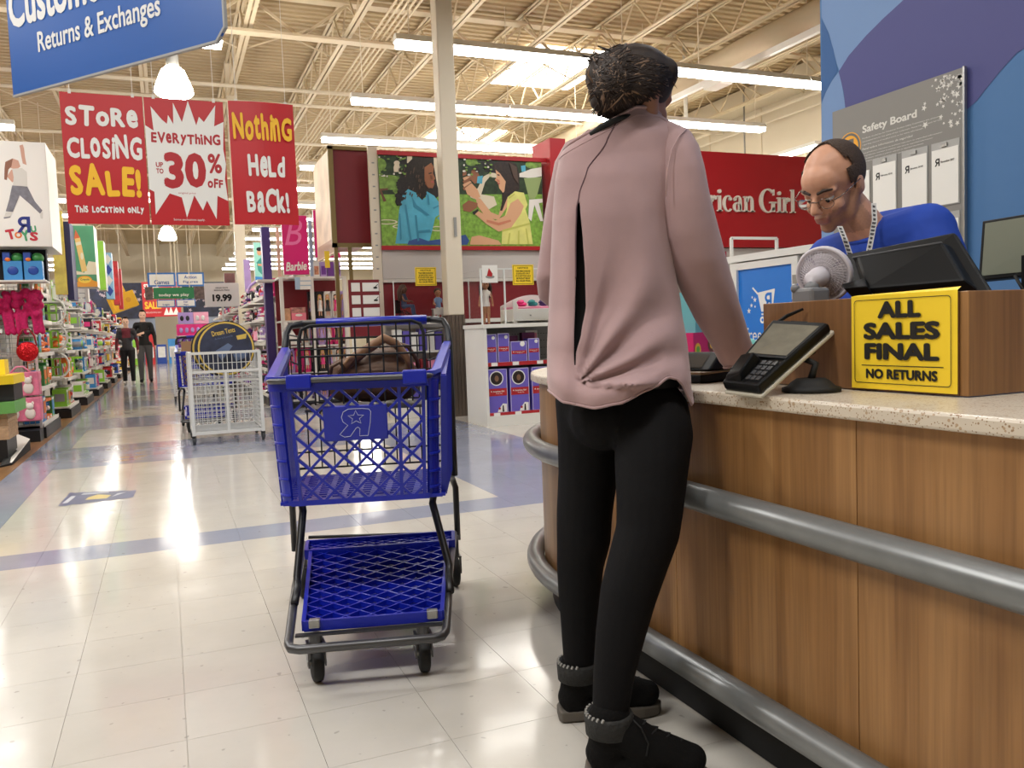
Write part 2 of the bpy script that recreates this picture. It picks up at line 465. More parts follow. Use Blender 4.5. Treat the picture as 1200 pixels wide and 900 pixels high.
for n, (ar, cx, cy) in enumerate(tiles):
    b = is_blue(cx, cy)
    if n < 296 and ar > 0:
        src = t_b if b else t_c
        if (b and not used_b): o = src; used_b = True
        elif (not b and not used_c): o = src; used_c = True
        else: o = src.copy(); COL.objects.link(o)
        o.location = V((cx, cy, 0)) - floor.location
    else:
        rest.mi = 1 if b else 0; h = TS / 2 - 0.0006
        rest.box(cx - h, cx + h, cy - h, cy + h, -0.006, 0)
rest.mi = 0
def far(x0, x1, y0, y1):
    rest.box(x0 + .001, x1 - .001, y0 + .001, y1 - .001, -0.006, 0)
y = 10.6
far(-1.21, -0.91, y, 50); rest.m[-6:] = [1] * 6
far(3.0, 5.99, 10.6, 50); far(5.99, 13.9, -6, 50); far(-13.9, -1.25, -6, 4.0)
edges = [10.6, 10.9]
while edges[-1] < 50:
    edges.append(min(50, edges[-1] + 1.5)); edges.append(min(50, edges[-1] + 1.8))
for a, b in zip(edges, edges[1:]):
    if b - a < 0.02: continue
    bl = is_blue(1.0, (a + b) / 2)
    far(-0.91, 3.0, a, b)
    if bl: rest.m[-6:] = [1] * 6
o = rest.build('distant_tiles', [T_CREAM, T_BLUE], floor, world=True); o['kind'] = 'stuff'
mb = MB(); mb.box(-13.9, -1.21, 4.0, 50, -0.006, 0.001)
mb.build('wood_strip', WOODFLOOR, floor, world=True)

# ---- walls
BEIGE = mat('beige_wall', (214, 203, 180), 0.7, var=0.03, scale=0.8)
DECK = mat('beige_deck', (190, 169, 132), 0.6, var=0.06, scale=0.7)
JOIST = mat('beige_joist', (218, 202, 172), 0.55, var=0.05, scale=1)
for nm, b, m in (('wall_back', (-14, 14, 50, 50.2, 0, 6.5), BEIGE), ('wall_left', (-14.2, -14, -6, 50, 0, 6.5), BEIGE),
                 ('wall_front', (-14, 14, -6.2, -6, 0, 6.5), BEIGE)):
    mb = MB(); mb.box(*b); struct(mb.build(nm, m))
mb = MB(); mb.box(13.2, 13.4, -6, 50, 0, 6.5)
w = struct(mb.build('wall_right', BEIGE), 'beige outer wall beyond the red sign')
mb = MB()
for k in range(-3, 25): mb.box(13.185, 13.2, k * 2.0, k * 2.0 + 0.02, 0, 6.4)
mb.build('wall_joint', JOIST, w, world=True)
mb = MB(); mb.box(12.7, 13.2, -6, 50, 5.95, 6.35); mb.build('ledger_beam', BEIGE, w, world=True)
mb = MB(); mb.tube([(13.0, -6, 5.75), (13.0, 50, 5.75)], 0.04, 6); mb.tube([(13.0, -6, 5.5), (13.0, 50, 5.5)], 0.025, 6)
mb.build('wall_pipe', CREAM, w, world=True)

# ---- ceiling: corrugated deck, open web joists, girders, pipes
mb = MB(); prof = []
yy = -6.0
while yy < 50:
    prof += [(yy, 6.40), (yy + 0.09, 6.40), (yy + 0.11, 6.45), (yy + 0.17, 6.45)]; yy += 0.19
vs = []
for (a, z) in prof: vs += [(-14, a, z), (14, a, z)]
mb.add(vs, [(2 * i, 2 * i + 2, 2 * i + 3, 2 * i + 1) for i in range(len(prof) - 1)])
ceiling = struct(mb.build('ceiling', DECK), 'beige corrugated metal roof deck on open joists')
jb = MB()
for z, w_ in ((5.75, 0.07), (6.36, 0.06)):
    jb.box(-w_, -0.012, -5, 50, z - 0.008, z + 0.008); jb.box(0.012, w_, -5, 50, z - 0.008, z + 0.008)
    jb.box(-0.02, -0.012, -5, 50, z, z + 0.05); jb.box(0.012, 0.02, -5, 50, z, z + 0.05)
yy = 4.0; up = False
while yy < 50:
    z0, z1 = (6.36, 5.76) if up else (5.76, 6.36)
    jb.bar((0, yy, z0), (0, yy + 0.55, z1), 0.024)
    yy += 0.55; up = not up
j0 = None
for k in range(-7, 8):
    x = 2.96 + 1.52 * (k)
    if x > 12.9 or x < -9: continue
    if j0 is None: j0 = jb.build('joist', JOIST, ceiling); o = j0
    else: o = j0.copy(); COL.objects.link(o)
    o.location = V((x, 0, 0)) - ceiling.location
for yg in (13.4, 25.4, 37.4):
    mb = MB(); mb.box(-13, 13, yg - 0.1, yg + 0.1, 5.62, 5.66); mb.box(-13, 13, yg - 0.1, yg + 0.1, 6.2, 6.24)
    x = -13.0; up = False
    while x < 13:
        mb.bar((x, yg, 5.64 if not up else 6.2), (x + 0.76, yg, 6.2 if not up else 5.64), 0.04); x += 0.76; up = not up
    mb.build('girder', JOIST, ceiling, world=True)
for yg, z, r in ((16.2, 5.62, 0.035), (17.2, 5.62, 0.03), (20.5, 5.6, 0.035), (29.0, 5.6, 0.05), (34.0, 5.5, 0.05)):
    mb = MB(); mb.tube([(-13, yg, z), (13, yg, z)], r, 6); mb.build('sprinkler_pipe', CREAM, ceiling, world=True)
for k in range(5):
    mb = MB(); x = 3.3 + 0.085 * k; mb.tube([(x, 2, 5.70), (x, 50, 5.70)], 0.017, 6); mb.build('conduit', JOIST, ceiling, world=True)
mb = MB(); mb.tube([(9.3, 0, 5.55), (9.3, 50, 5.55)], 0.2, 12); mb.build('round_duct', JOIST, ceiling, world=True, smooth=True)
# diagonal bridging between joists
mb = MB()
for yg in (9.5, 14.6, 19.8, 25.0, 31):
    for k in range(-5, 7):
        x = 2.96 + 1.52 * k; mb.bar((x, yg, 5.76), (x + 1.52, yg, 6.36), 0.02); mb.bar((x, yg, 6.36), (x + 1.52, yg, 5.76), 0.02)
mb.build('bridging', JOIST, ceiling, world=True)
# skylights
SKYL = mat('skylight_diffuser', (255, 252, 244), 0.5, emit=7.0)
for x0, x1, y0, y1 in ((6.75, 8.75, 14.7, 17.2), (7.0, 8.9, 21.2, 22.8), (-0.6, 0.8, 33, 35)):
    mb = MB(); mb.box(x0, x1, y0, y1, 6.365, 6.39); mb.build('skylight', SKYL, ceiling, world=True)

# ---- blue service-desk wall with big overlapping discs
WBLUE = mat('wall_mid_blue', (70, 116, 168), 0.6); WLIGHT = mat('wall_light_blue', (112, 144, 190), 0.6); WPURP = mat('wall_violet_blue', (74, 76, 134), 0.6); WDEEP = mat('wall_deep_blue', (44, 92, 150), 0.6)
mb = MB(); mb.box(3.28, 3.5, -4, 3.5, 0, 5.2)
wall_desk = struct(mb.build('wall_desk', WBLUE), 'blue service desk wall painted with big violet and light blue shapes')
F = frame((3.28, 3.5, 0), (0, -1, 0))
def wp(px, py):
    p = atx(px, py, 3.28); return (3.5 - p.y, p.z)
def paint(name, m, pts, z):
    b = MB(); b.T = F; poly = [wp(*p) for p in pts]; b.face(poly[::-1] if sum(poly[i][0] * poly[(i + 1) % len(poly)][1] - poly[(i + 1) % len(poly)][0] * poly[i][1] for i in range(len(poly))) < 0 else poly, z)
    return b.build(name, m, wall_desk, world=True)
paint('light_paint', WLIGHT, [(963, -60), (963, 20), (972, 40), (981, 75), (984, 83), (995, 65), (1015, 42), (1035, 22), (1059, 0), (1100, -40), (1120, -60)], 0.0015)
paint('light_paint', WLIGHT, [(963, 290), (963, 122), (968, 108), (975, 95), (983, 84), (987, 100), (990, 118), (991, 128), (994, 200), (990, 290)], 0.0015)
paint('deep_paint', WDEEP, [(963, 22), (970, 36), (977, 58), (982, 83), (974, 97), (967, 110), (963, 120)], 0.0020)
paint('violet_paint', WPURP, [(983, 84), (995, 65), (1015, 42), (1035, 22), (1059, 0), (1100, -40), (1130, -70), (1300, -150), (1300, -30), (1205, 54), (1192, 62), (1172, 84), (1155, 105), (1145, 118), (1135, 127), (1125, 132), (1100, 150), (1000, 150), (991, 128), (989, 108)], 0.0018)

# ---- square column
mb = MB(); mb.box(3.06, 3.26, 9.25, 9.45, 1.19, 6.4)
col = thing('column', 'square white steel column rising to the roof beside the doll display', 'column', (3.16, 9.35, 0))
mb.build('shaft', CREAM, col, world=True, bevel=0.012)
mb = MB()
for k in range(5): mb.box(3.05 + 0.044 * k, 3.05 + 0.044 * k + 0.038, 9.24, 9.46, 0, 1.19)
mb.box(3.06, 3.26, 9.25, 9.45, 0.0, 1.185)
mb.build('metal_cladding', mat('brown_metal', (120, 108, 98), 0.35, 0.6, var=0.15, scale=6, stretch=(8, 8, 0.3)), col, world=True)
mb = MB(); mb.box(3.17, 3.2, 9.23, 9.25, 2.1, 2.32); mb.build('latch', GREY, col, world=True, label='small grey metal latch')

# ---- fluorescent rows
TUBE = mat('lit_tube', (255, 252, 245), 0.5, emit=15.0)
def fixture(n, x0, x1, y, z, label, group=None, segs=3):
    o = thing('strip_light', label, 'light', ((x0 + x1) / 2, y, z), 0, group)
    L = (x1 - x0) / segs
    for k in range(segs):
        a, b = x0 + L * k + 0.01, x0 + L * (k + 1) - 0.01
        h = MB(); h.add([(a, y - 0.10, z), (b, y - 0.10, z), (b, y - 0.05, z + 0.09), (a, y - 0.05, z + 0.09), (a, y + 0.10, z), (b, y + 0.10, z), (b, y + 0.05, z + 0.09), (a, y + 0.05, z + 0.09)],
              [(0, 1, 2, 3), (5, 4, 7, 6), (3, 2, 6, 7), (0, 3, 7, 4), (1, 5, 6, 2), (0, 4, 5, 1)])
        h.build('housing', WHITE, o, world=True)
        t = MB(); t.box(a + 0.02, b - 0.02, y - 0.08, y + 0.08, z - 0.07, z - 0.002); t.build('tube', TUBE, o, world=True)
    for k in range(segs + 1):
        r = MB(); x = min(max(x0 + L * k, x0 + 0.2), x1 - 0.2); r.tube([(x, y, z + 0.09), (x, y, 6.4)], 0.008, 5); r.build('rod', CREAM, o, world=True)
    return o
RN = ['nearest', 'second', 'third', 'fourth', 'fifth', 'sixth', 'seventh', 'eighth', 'ninth', 'tenth', 'eleventh', 'twelfth', 'thirteenth', 'fourteenth']
for k in range(14):
    y = 10.5 + 2.7 * k
    if k < 3: lb = ['long white strip light, uppermost of those crossing behind the white column', 'long white strip light, middle one crossing behind the white column', 'long white strip light just above the garden poster'][k]
    else: lb = 'white strip light in the %s row right of the aisle, counted from the column' % RN[k]
    fixture(k, 2.9, 10.94 if k else 12.9, y, 4.7, lb, 'strip lights right of the aisle', 3)
    if k >= 1: fixture(k, -10.2, -2.1, y + (0.3 if k == 2 else 0), 4.7, 'white strip light in the %s row left of the aisle, behind the banners' % RN[k], 'strip lights left of the aisle', 3)
fixture(0, 0.35, 0.95, 11.9, 4.95, 'short white strip light beside the bell lamp over the aisle', None, 1)
# light running along the right wall, and hanging strut with exit lamp box
o = thing('strip_light', 'white strip light running lengthwise near the beige wall', 'light', (12.3, 14, 4.45))
h = MB(); h.box(12.2, 12.4, 13.2, 18, 4.46, 4.53); h.build('housing', WHITE, o, world=True)
h = MB(); h.box(12.22, 12.38, 13.25, 17.95, 4.41, 4.46); h.build('tube', TUBE, o, world=True)
h = MB(); h.tube([(12.3, 15.5, 4.5), (12.3, 15.5, 6.4)], 0.02, 5); h.build('rod', STEEL, o, world=True)
o = thing('hanging_rail', 'white hanging rail with small sensor box under the roof', 'rail', (8.6, 12, 4.95))
h = MB(); h.box(8.56, 8.64, 8.5, 17, 4.94, 5.03); h.build('rail', WHITE, o, world=True)
h = MB(); h.box(8.5, 8.75, 11.3, 11.75, 4.84, 4.94); h.build('sensor_box', WHITE, o, world=True, bevel=0.01)
h = MB()
for yy in (9, 12, 15): h.tube([(8.6, yy, 5.03), (8.6, yy, 6.4)], 0.01, 5)
h.build('rod', CREAM, o, world=True)
p = aty(803, 100, 14.0)
mb = MB(); mb.tube([(p.x, 14, 2.5), (p.x, 14, 6.4)], 0.04, 8); tag(mb.build('drop_pole', WHITE, smooth=True), 'thin white pole dropping from the roof behind the woman\'s shoulder', 'pole')

# ---- bell lamps over the aisle
BELL = mat('lit_bell', (255, 246, 228), 0.4, emit=30.0)
def bell(x, y, z, label):
    o = thing('bell_lamp', label, 'light', (x, y, z), 0, 'bell lamps over the aisle')
    b = MB(); b.lathe([(0.10, 0.36), (0.15, 0.32), (0.2, 0.2), (0.245, 0.08), (0.25, 0.02), (0.2, -0.02), (0.0, -0.03)], 20)
    b.build('shade', BELL, o, smooth=True)
    b = MB(); b.lathe([(0.0, 0.56), (0.06, 0.56), (0.085, 0.52), (0.085, 0.40), (0.10, 0.36), (0.0, 0.36)], 14); b.build('ballast', GREY, o, smooth=True)
    b = MB(); b.tube([(0, 0, 0.55), (0, 0, 6.4 - z)], 0.012, 6); b.build('rod', CREAM, o)
    l = bpy.data.lights.new('bell_bulb', 'POINT'); l.energy = 120; l.shadow_soft_size = 0.2; l.color = LAMP_COL
    lo = bpy.data.objects.new('bell_bulb', l); COL.objects.link(lo); lo.location = (x, y, z - 0.3)
    return o
bell(0.31, 12.4, 4.36, 'glowing bell lamp hanging above the red middle banner')
bell(0.24, 26.5, 4.0, 'glowing bell lamp hanging below the red middle banner')
# ================================================================ SERVICE COUNTER
LAMINATE = wood_mat('cherry_laminate', (136, 94, 52), (156, 112, 66), (174, 129, 80), 'z', 0.4)
LAMINATE2 = wood_mat('screen_laminate', (118, 80, 46), (132, 92, 56), (146, 104, 66), 'z', 0.42)
STONE = speckle_mat('speckled_stone', (206, 194, 176), (150, 122, 92), (176, 150, 120))
CX, CY = 2.15, 2.40
def ctr(r0, r1, y0=-1.2, xe=2.75):     # outline of counter plan between two offsets
    n = 20
    outer = [(CX - r0, y0)] + arc(CX, CY, r0, PI, PI / 2, n) + [(xe, CY + r0)]
    inner = [(xe, CY + r1)] + arc(CX, CY, r1, PI / 2, PI, n) + [(CX - r1, y0)]
    return outer + inner
counter = thing('service_counter', 'long wood laminate service counter with curved end and grey bumper rails', 'counter', (1.5, 1.2, 0))
def panel(pa, pb, m=LAMINATE):           # wood panels of the front; pa/pb along outline
    b = MB(); b.prism(pa + pb[::-1], 0.11, 0.808)
    return b.build('wood_panel', m, counter, world=True)
ys = [-1.2, -0.6, 0.0, 0.59, 1.18, 1.79, 2.398]
for a, b in zip(ys, ys[1:]):
    mb = MB(); mb.box(1.18, 1.20, a + 0.001, b - 0.001, 0.11, 0.808); mb.build('wood_panel', LAMINATE, counter, world=True)
for k in range(2):
    a0 = PI - PI / 4 * k - 0.001; a1 = PI - PI / 4 * (k + 1) + 0.001
    o_ = arc(CX, CY, 0.97, a0, a1, 10); i_ = arc(CX, CY, 0.95, a0, a1, 10)
    mb = MB(); mb.prism((o_ + i_[::-1])[::-1], 0.11, 0.808); mb.build('wood_panel', LAMINATE, counter, world=True, auto=0.5)
mb = MB(); mb.box(2.151, 2.75, CY + 0.95, CY + 0.97, 0.11, 0.808); mb.build('wood_panel', LAMINATE, counter, world=True)
mb = MB(); mb.prism(ctr(0.93, 0.34)[::-1], 0.11, 0.80); mb.build('carcass', DGREY, counter, world=True)
mb = MB(); mb.prism(ctr(0.945, 0.4)[::-1], 0.0, 0.11); mb.build('toe_kick', SOFTBLACK, counter, world=True)
BUMP = mat('grey_bumper', (126, 128, 128), 0.32, 0.35, var=0.08, scale=14)
for z in (0.585, 0.155):
    pts = [(1.146, -1.2, z)] + [(p[0], p[1], z) for p in arc(CX, CY, 1.004, PI, PI / 2, 28)] + [(2.75, CY + 1.004, z)]
    mb = MB(); mb.tube(pts, 0.033, 14); mb.build('bumper_rail', BUMP, counter, world=True, smooth=True, label='%s grey bumper rail' % ('upper' if z > 0.3 else 'lower'))
mb = MB(); mb.prism(ctr(1.0, 0.30)[::-1], 0.81, 0.84)
tag(mb.build('countertop', STONE, bevel=0.006), 'cream speckled stone worktop on the service counter', 'countertop')
# raised wooden screen
scr = thing('counter_screen', 'low wooden screen box standing on the speckled worktop', 'screen', (1.6, 1.4, 0.842))
mb = MB(); mb.box(1.38, 1.40, 1.125, 1.68, 0.842, 1.04); mb.build('front_panel', LAMINATE2, scr, world=True, bevel=0.002)
mb = MB(); mb.box(1.381, 1.95, 1.105, 1.124, 0.842, 1.04); mb.build('side_panel', LAMINATE, scr, world=True, bevel=0.002)
mb = MB(); mb.box(1.401, 1.74, 1.66, 1.68, 0.842, 1.04); mb.build('side_panel', LAMINATE2, scr, world=True, bevel=0.002)
mb = MB(); mb.box(1.401, 1.74, 1.126, 1.658, 0.96, 0.975); mb.build('shelf', LAMINATE2, scr, world=True)

# ---- yellow notice hanging on the screen
nt_ = thing('paper_notice', 'yellow ALL SALES FINAL notice taped to the wooden counter screen', 'notice', (1.375, 1.25, 0.846))
F = frame((1.3765, 1.386, 0.846), (0, -1, 0))
W_, H_ = 0.262, 0.197
b = MB(); b.T = F
n = 12
for i in range(n):
    x0, x1 = W_ * i / n, W_ * (i + 1) / n
    def bz(x): return 0.0008 + 0.0018 * (math.sin(x * 38) * 0.5 + 0.5)
    b.add([(x0, 0, bz(x0)), (x1, 0, bz(x1)), (x1, H_, bz(x1) * 0.4), (x0, H_, bz(x0) * 0.4)], [(0, 1, 2, 3)])
b.add([(0, H_, 0.0003), (W_, H_, 0.0003), (W_ + .004, H_ + 0.006, -0.004), (0, H_ + 0.002, -0.016)], [(0, 1, 2, 3)])
b.build('paper', SIGNYEL, nt_, world=True, smooth=True)
b = MB(); b.T = F; z = 0.0036
b.text('ALL', 0.128, 0.148, 0.108, 0.035, z, 0.055, center=True)
b.text('SALES', 0.131, 0.104, 0.190, 0.036, z, 0.055, center=True)
b.text('FINAL', 0.131, 0.062, 0.186, 0.035, z, 0.055, center=True)
b.text('NO RETURNS', 0.131, 0.022, 0.178, 0.021, z, 0.045, center=True)
b.face([(0.030, 0.049), (0.233, 0.049), (0.233, 0.0508), (0.030, 0.0508)], z)
o1 = rrect(0.010, 0.250, 0.012, 0.188, 0.008); o2 = rrect(0.0115, 0.2485, 0.0135, 0.1865, 0.0068)
for k in range(len(o1)):
    k2 = (k + 1) % len(o1); b.face([o1[k], o1[k2], o2[k2], o2[k]], z)
b.build('lettering', mat('black_ink', (22, 20, 18), 0.6), nt_, world=True)

# ---- card payment terminal on a stand
SCREEN = mat('dim_glass_screen', (120, 116, 104), 0.12, var=0.12, scale=30, stretch=(1, 1, 0.05), spec=0.6)
pt = thing('payment_terminal', 'black card payment terminal tilted on a stand on the worktop', 'terminal', (1.22, 1.42, 0.842))
C_ = at(892, 464, 1.715); D_ = at(851, 459, 1.80); B_ = at(974, 390, 1.86); A_ = at(910, 386, 1.95)
xv = (C_ - D_).normalized(); uv = ((A_ + B_) / 2 - (C_ + D_) / 2).normalized(); nv = uv.cross(xv) * -1
nv = xv.cross(uv)
if nv.z < 0: nv = -nv
def tq(u, v, h): return D_.lerp(C_, u).lerp(A_.lerp(B_, u), v) + nv * h
def tslab(mbx, u0, u1, v0, v1, h0, h1): return mbx.hexa([tq(u0, v0, h0), tq(u1, v0, h0), tq(u1, v1, h0), tq(u0, v1, h0)], [tq(u0, v0, h1), tq(u1, v0, h1), tq(u1, v1, h1), tq(u0, v1, h1)])
b = MB(); tslab(b, -0.02, 1.02, 0.0, 1.0, 0.004, 0.026); b.build('body', BLACK, pt, world=True, bevel=0.005)
b = MB(); tslab(b, -0.04, 1.04, -0.01, 1.03, -0.006, 0.003); b.build('tray', mat('pale_trim', (196, 190, 174), 0.4), pt, world=True, bevel=0.003, label='pale plastic trim plate under the terminal')
b = MB(); tslab(b, 0.02, 0.98, 0.40, 0.985, 0.0262, 0.0272); tslab(b, 0.35, 0.65, 0.985, 0.992, 0.0262, 0.0275)
b.build('bezel', SOFTBLACK, pt, world=True)
b = MB(); tslab(b, 0.07, 0.93, 0.44, 0.93, 0.0273, 0.0278); b.build('display', SCREEN, pt, world=True)
b = MB(); b.hexa([tq(-.03, 0.02, 0.02), tq(0.5, 0.02, 0.02), tq(0.45, 0.38, 0.024), tq(-.03, 0.40, 0.024)], [tq(0.02, 0.08, 0.032), tq(0.48, 0.06, 0.045), tq(0.40, 0.34, 0.050), tq(0.02, 0.36, 0.036)])
b.build('keypad_shield', BLACK, pt, world=True, bevel=0.004)
b = MB()
for i in range(3):
    for j in range(4): tslab(b, 0.56 + 0.13 * i, 0.66 + 0.13 * i, 0.06 + 0.075 * j, 0.115 + 0.075 * j, 0.026, 0.029)
b.build('keys', DGREY, pt, world=True)
b = MB(); b.tube([tq(0.05, 0.96, 0.02), tq(0.2, 1.06, 0.028), tq(0.42, 1.16, 0.034)], [0.004, 0.0045, 0.003], 7); b.build('stylus', BLACK, pt, world=True)
bc = atz(946, 459, 0.842)
b = MB(); b.lathe([(0.0, 0.0), (0.062, 0.0), (0.062, 0.008), (0.05, 0.012), (0.04, 0.022), (0.03, 0.028), (0.0, 0.028)], 22, (bc.x + 0.02, bc.y + 0.01, 0.8415)); b.build('stand_base', SOFTBLACK, pt, world=True, smooth=True)
top = tq(0.72, 0.62, -0.006)
b = MB(); b.tube([(bc.x + 0.02, bc.y + 0.01, 0.868), V((bc.x + 0.035, bc.y + 0.012, 0.90)), top.lerp(V((bc.x + 0.04, bc.y, 0.91)), 0.3), top], 0.008, 8); b.tube([tq(0.4, 0.4, -0.01), tq(0.85, 0.8, -0.012)], 0.014, 8)
b.build('arm', SOFTBLACK, pt, world=True, smooth=True)

# ---- slanted scanner scale beside the woman
sc_ = thing('barcode_scanner', 'black flatbed barcode scanner with dark glass beside the woman\'s hand', 'scanner', (1.36, 1.95, 0.842))
F = frame((1.21, 2.16, 0.842), (0.2, -1, 0))
b = MB(); b.T = F
b.hexa([(0, 0, 0.0), (0.36, 0, 0.0), (0.36, 0, -0.30), (0, 0, -0.30)][::-1], [(0, 0.02, 0.0), (0.36, 0.02, 0.0), (0.36, 0.03, -0.30), (0, 0.03, -0.30)][::-1]); b.build('base', BLACK, sc_, world=True, bevel=0.003)
b = MB(); b.T = F; b.box(0.003, 0.357, 0.0205, 0.0265, -0.20, -0.003); b.build('steel_plate', mat('bronze_steel', (150, 130, 104), 0.3, 0.8), sc_, world=True)
b = MB(); b.T = F
b.hexa([(0.02, 0.03, -0.05), (0.34, 0.03, -0.05), (0.34, 0.03, -0.20), (0.02, 0.03, -0.20)][::-1], [(0.03, 0.076, -0.11), (0.33, 0.076, -0.11), (0.33, 0.066, -0.20), (0.03, 0.066, -0.20)][::-1]); b.build('hood', BLACK, sc_, world=True, bevel=0.004)
b = MB(); b.T = F; b.add([(0.05, 0.036, -0.0535), (0.31, 0.036, -0.0535), (0.30, 0.069, -0.1), (0.06, 0.069, -0.1)], [(0, 1, 2, 3)])
b.build('window', mat('dark_glass', (70, 70, 70), 0.08, spec=0.8), sc_, world=True)
# plush toy and packaged toys waiting on the curved end
def lumps(name, lst, m, label, cat, vox=0.006):
    mb = MB()
    for c in lst: mb.ball(*c[:1], *c[1:])
    xs = [c[0] for c in lst]; base = V((sum(p[0] for p in xs) / len(xs), sum(p[1] for p in xs) / len(xs), min(c[0][2] - (c[3] if len(c) > 3 else c[1]) for c in lst)))
    t = thing(name, label, cat, base)
    return t, mb
t, mb = lumps('plush_toy', [((1.66, 1.98, 0.885), 0.11, 0.06, 0.042), ((1.60, 1.96, 0.882), 0.05, 0.045, 0.038), ((1.60, 2.03, 0.90), 0.055, 0.05, 0.05)], None, 'teal and white plush toy lying on the counter behind the terminal', 'toy')
organic('body', mb, [mat('teal_plush', (126, 204, 196), 0.9, bump=0.4, scale=140), mat('white_plush', (232, 228, 220), 0.9, bump=0.4, scale=140)], t, 0.006, 3, matfn=lambda c: 1 if c.x > 1.62 and c.z > 0.88 else 0)
mb = MB(); mb.ball((1.66, 1.93, 0.916), 0.06, 0.012, 0.012); mb.build('stripe', mat('coral_trim', (226, 92, 70), 0.7), t, world=True, smooth=True, label='coral stripe')
bx = thing('toy_box', 'magenta boxed toy with cartoonish round prints standing on the worktop', 'toy', (1.64, 2.33, 0.842), 0.5)
b = MB(); b.box(-0.13, 0.13, -0.05, 0.05, 0, 0.125); b.build('carton', mat('magenta_card', (206, 30, 104), 0.45), bx)
b = MB(); b.T = frame((-0.13, -0.0505, 0), (1, 0, 0))
for k, (x, y_, r) in enumerate([(0.03, 0.07, 0.022), (0.08, 0.03, 0.02), (0.13, 0.085, 0.028), (0.19, 0.04, 0.025), (0.23, 0.09, 0.02)]):
    b.mi = k % 3; b.disc((x, y_), r, 14, 0.0004)
    b.mi = (k + 1) % 3; b.disc((x, y_), r * 0.55, 12, 0.0009)
b.build('print', [mat('print_yellow', (242, 196, 60), 0.5), mat('print_green', (110, 180, 70), 0.5), mat('print_brown', (120, 70, 50), 0.5)], bx)
bx2 = thing('toy_box', 'teal boxed toy with purple discs on top of the magenta box', 'toy', (1.645, 2.335, 0.967), 0.55)
b = MB(); b.box(-0.12, 0.12, -0.045, 0.045, 0, 0.13); b.build('carton', mat('teal_card', (110, 178, 186), 0.45), bx2)
b = MB(); b.T = frame((-0.12, -0.0455, 0), (1, 0, 0)); b.mi = 0; b.disc((0.08, 0.05), 0.035, 16, 0.0004); b.disc((0.17, 0.09), 0.025, 16, 0.0004); b.mi = 1; b.disc((0.15, 0.035), 0.03, 16, 0.0006); b.disc((0.05, 0.1), 0.018, 16, 0.0006)
b.build('print', [mat('print_violet', (72, 52, 96), 0.5), mat('print_lilac', (170, 130, 170), 0.5)], bx2)

# ---- till monitor seen from behind
pm = thing('till_monitor', 'black till monitor seen from behind, tilted above the wooden screen', 'monitor', (1.6, 1.4, 0.976))
TL = at(987, 298, 2.14); TR = at(1119, 271, 1.93); BR = at(1163, 341, 1.80); BL = at(1003, 352, 2.0)
nm = (TR - TL).cross(BL - TL).normalized()
if nm.dot(CAMP - TL) < 0: nm = -nm
def mq(u, v, h): return BL.lerp(BR, u).lerp(TL.lerp(TR, u), v) + nm * h
def ms(b, u0, u1, v0, v1, h0, h1, k=0.0): return b.hexa([mq(u0, v0, h0), mq(u1, v0, h0), mq(u1, v1, h0), mq(u0, v1, h0)], [mq(u0 + k, v0 + k, h1), mq(u1 - k, v0 + k, h1), mq(u1 - k, v1 - k, h1), mq(u0 + k, v1 - k, h1)])
b = MB(); ms(b, 0, 1, -0.12, 1, -0.035, 0.0); b.build('shell', BLACK, pm, world=True, bevel=0.007)
b = MB(); ms(b, 0.08, 0.92, 0.0, 0.78, -0.002, 0.028, 0.06); b.build('back_hump', BLACK, pm, world=True, bevel=0.006)
b = MB(); ms(b, 0.1, 0.86, 0.70, 0.735, 0.004, 0.0285, 0.0); b.build('ridge', DGREY, pm, world=True, bevel=0.003)
b = MB(); ms(b, -0.003, 1.003, 0.93, 1.004, -0.037, -0.012); b.build('top_rim', GREY, pm, world=True, bevel=0.003, label='grey upper rim')
b = MB(); ms(b, 0.03, 0.97, 0.0, 0.95, -0.038, -0.0355); b.build('display', SCREEN, pm, world=True)
b = MB(); q = mq(0.5, 0.25, -0.02); b.bar((q.x, q.y, 0.976), q, 0.07, 0.05); b.box(q.x - 0.09, q.x + 0.09, q.y - 0.1, q.y + 0.1, 0.976, 0.99); b.build('foot', BLACK, pm, world=True, bevel=0.004)
b = MB(); b.hexa([mq(0.0, -0.03, 0.0), mq(0.16, -0.03, 0.0), mq(0.16, 0.25, 0.0), mq(-.02, 0.16, 0.0)], [mq(-.03, -0.03, 0.05), mq(0.16, -0.03, 0.05), mq(0.16, 0.2, 0.04), mq(-.05, 0.12, 0.04)])
b.build('card_reader', BLACK, pm, world=True, bevel=0.004)
# ---- second monitor on the right
dm = thing('office_monitor', 'black flat monitor with blank grey screen at the right edge', 'monitor', (1.95, 1.25, 0.842))
TL = at(1151, 259, 2.05); TR = at(1290, 236, 1.8); BR = at(1287, 316, 1.8); BL = at(1143, 330, 2.05)
BL = at(1146, 329, 2.05); nm = (TR - TL).cross(BL - TL).normalized()
if nm.dot(CAMP - TL) < 0: nm = -nm
b = MB(); ms(b, 0, 1, 0, 1, -0.03, 0.0); b.build('shell', BLACK, dm, world=True, bevel=0.003)
b = MB(); ms(b, 0.035, 0.965, 0.075, 0.95, 0.0005, 0.0015); b.build('display', mat('blank_screen', (122, 126, 112), 0.22, spec=0.4), dm, world=True)
F = frame(mq(0, 0, 0), BR - BL, TL - BL)
b = MB(); b.T = F; b.text('DELL', 0.115, 0.005, 0.022, 0.0055, 0.002, 0.02); b.build('lettering', WHITE, dm, world=True)
b = MB(); q = mq(0.5, 0.0, -0.015); b.box(q.x - 0.03, q.x + 0.03, q.y - 0.02, q.y + 0.02, 0.842, q.z + 0.05); b.box(q.x - 0.1, q.x + 0.1, q.y - 0.08, q.y + 0.08, 0.842, 0.856); b.build('foot', BLACK, dm, world=True)
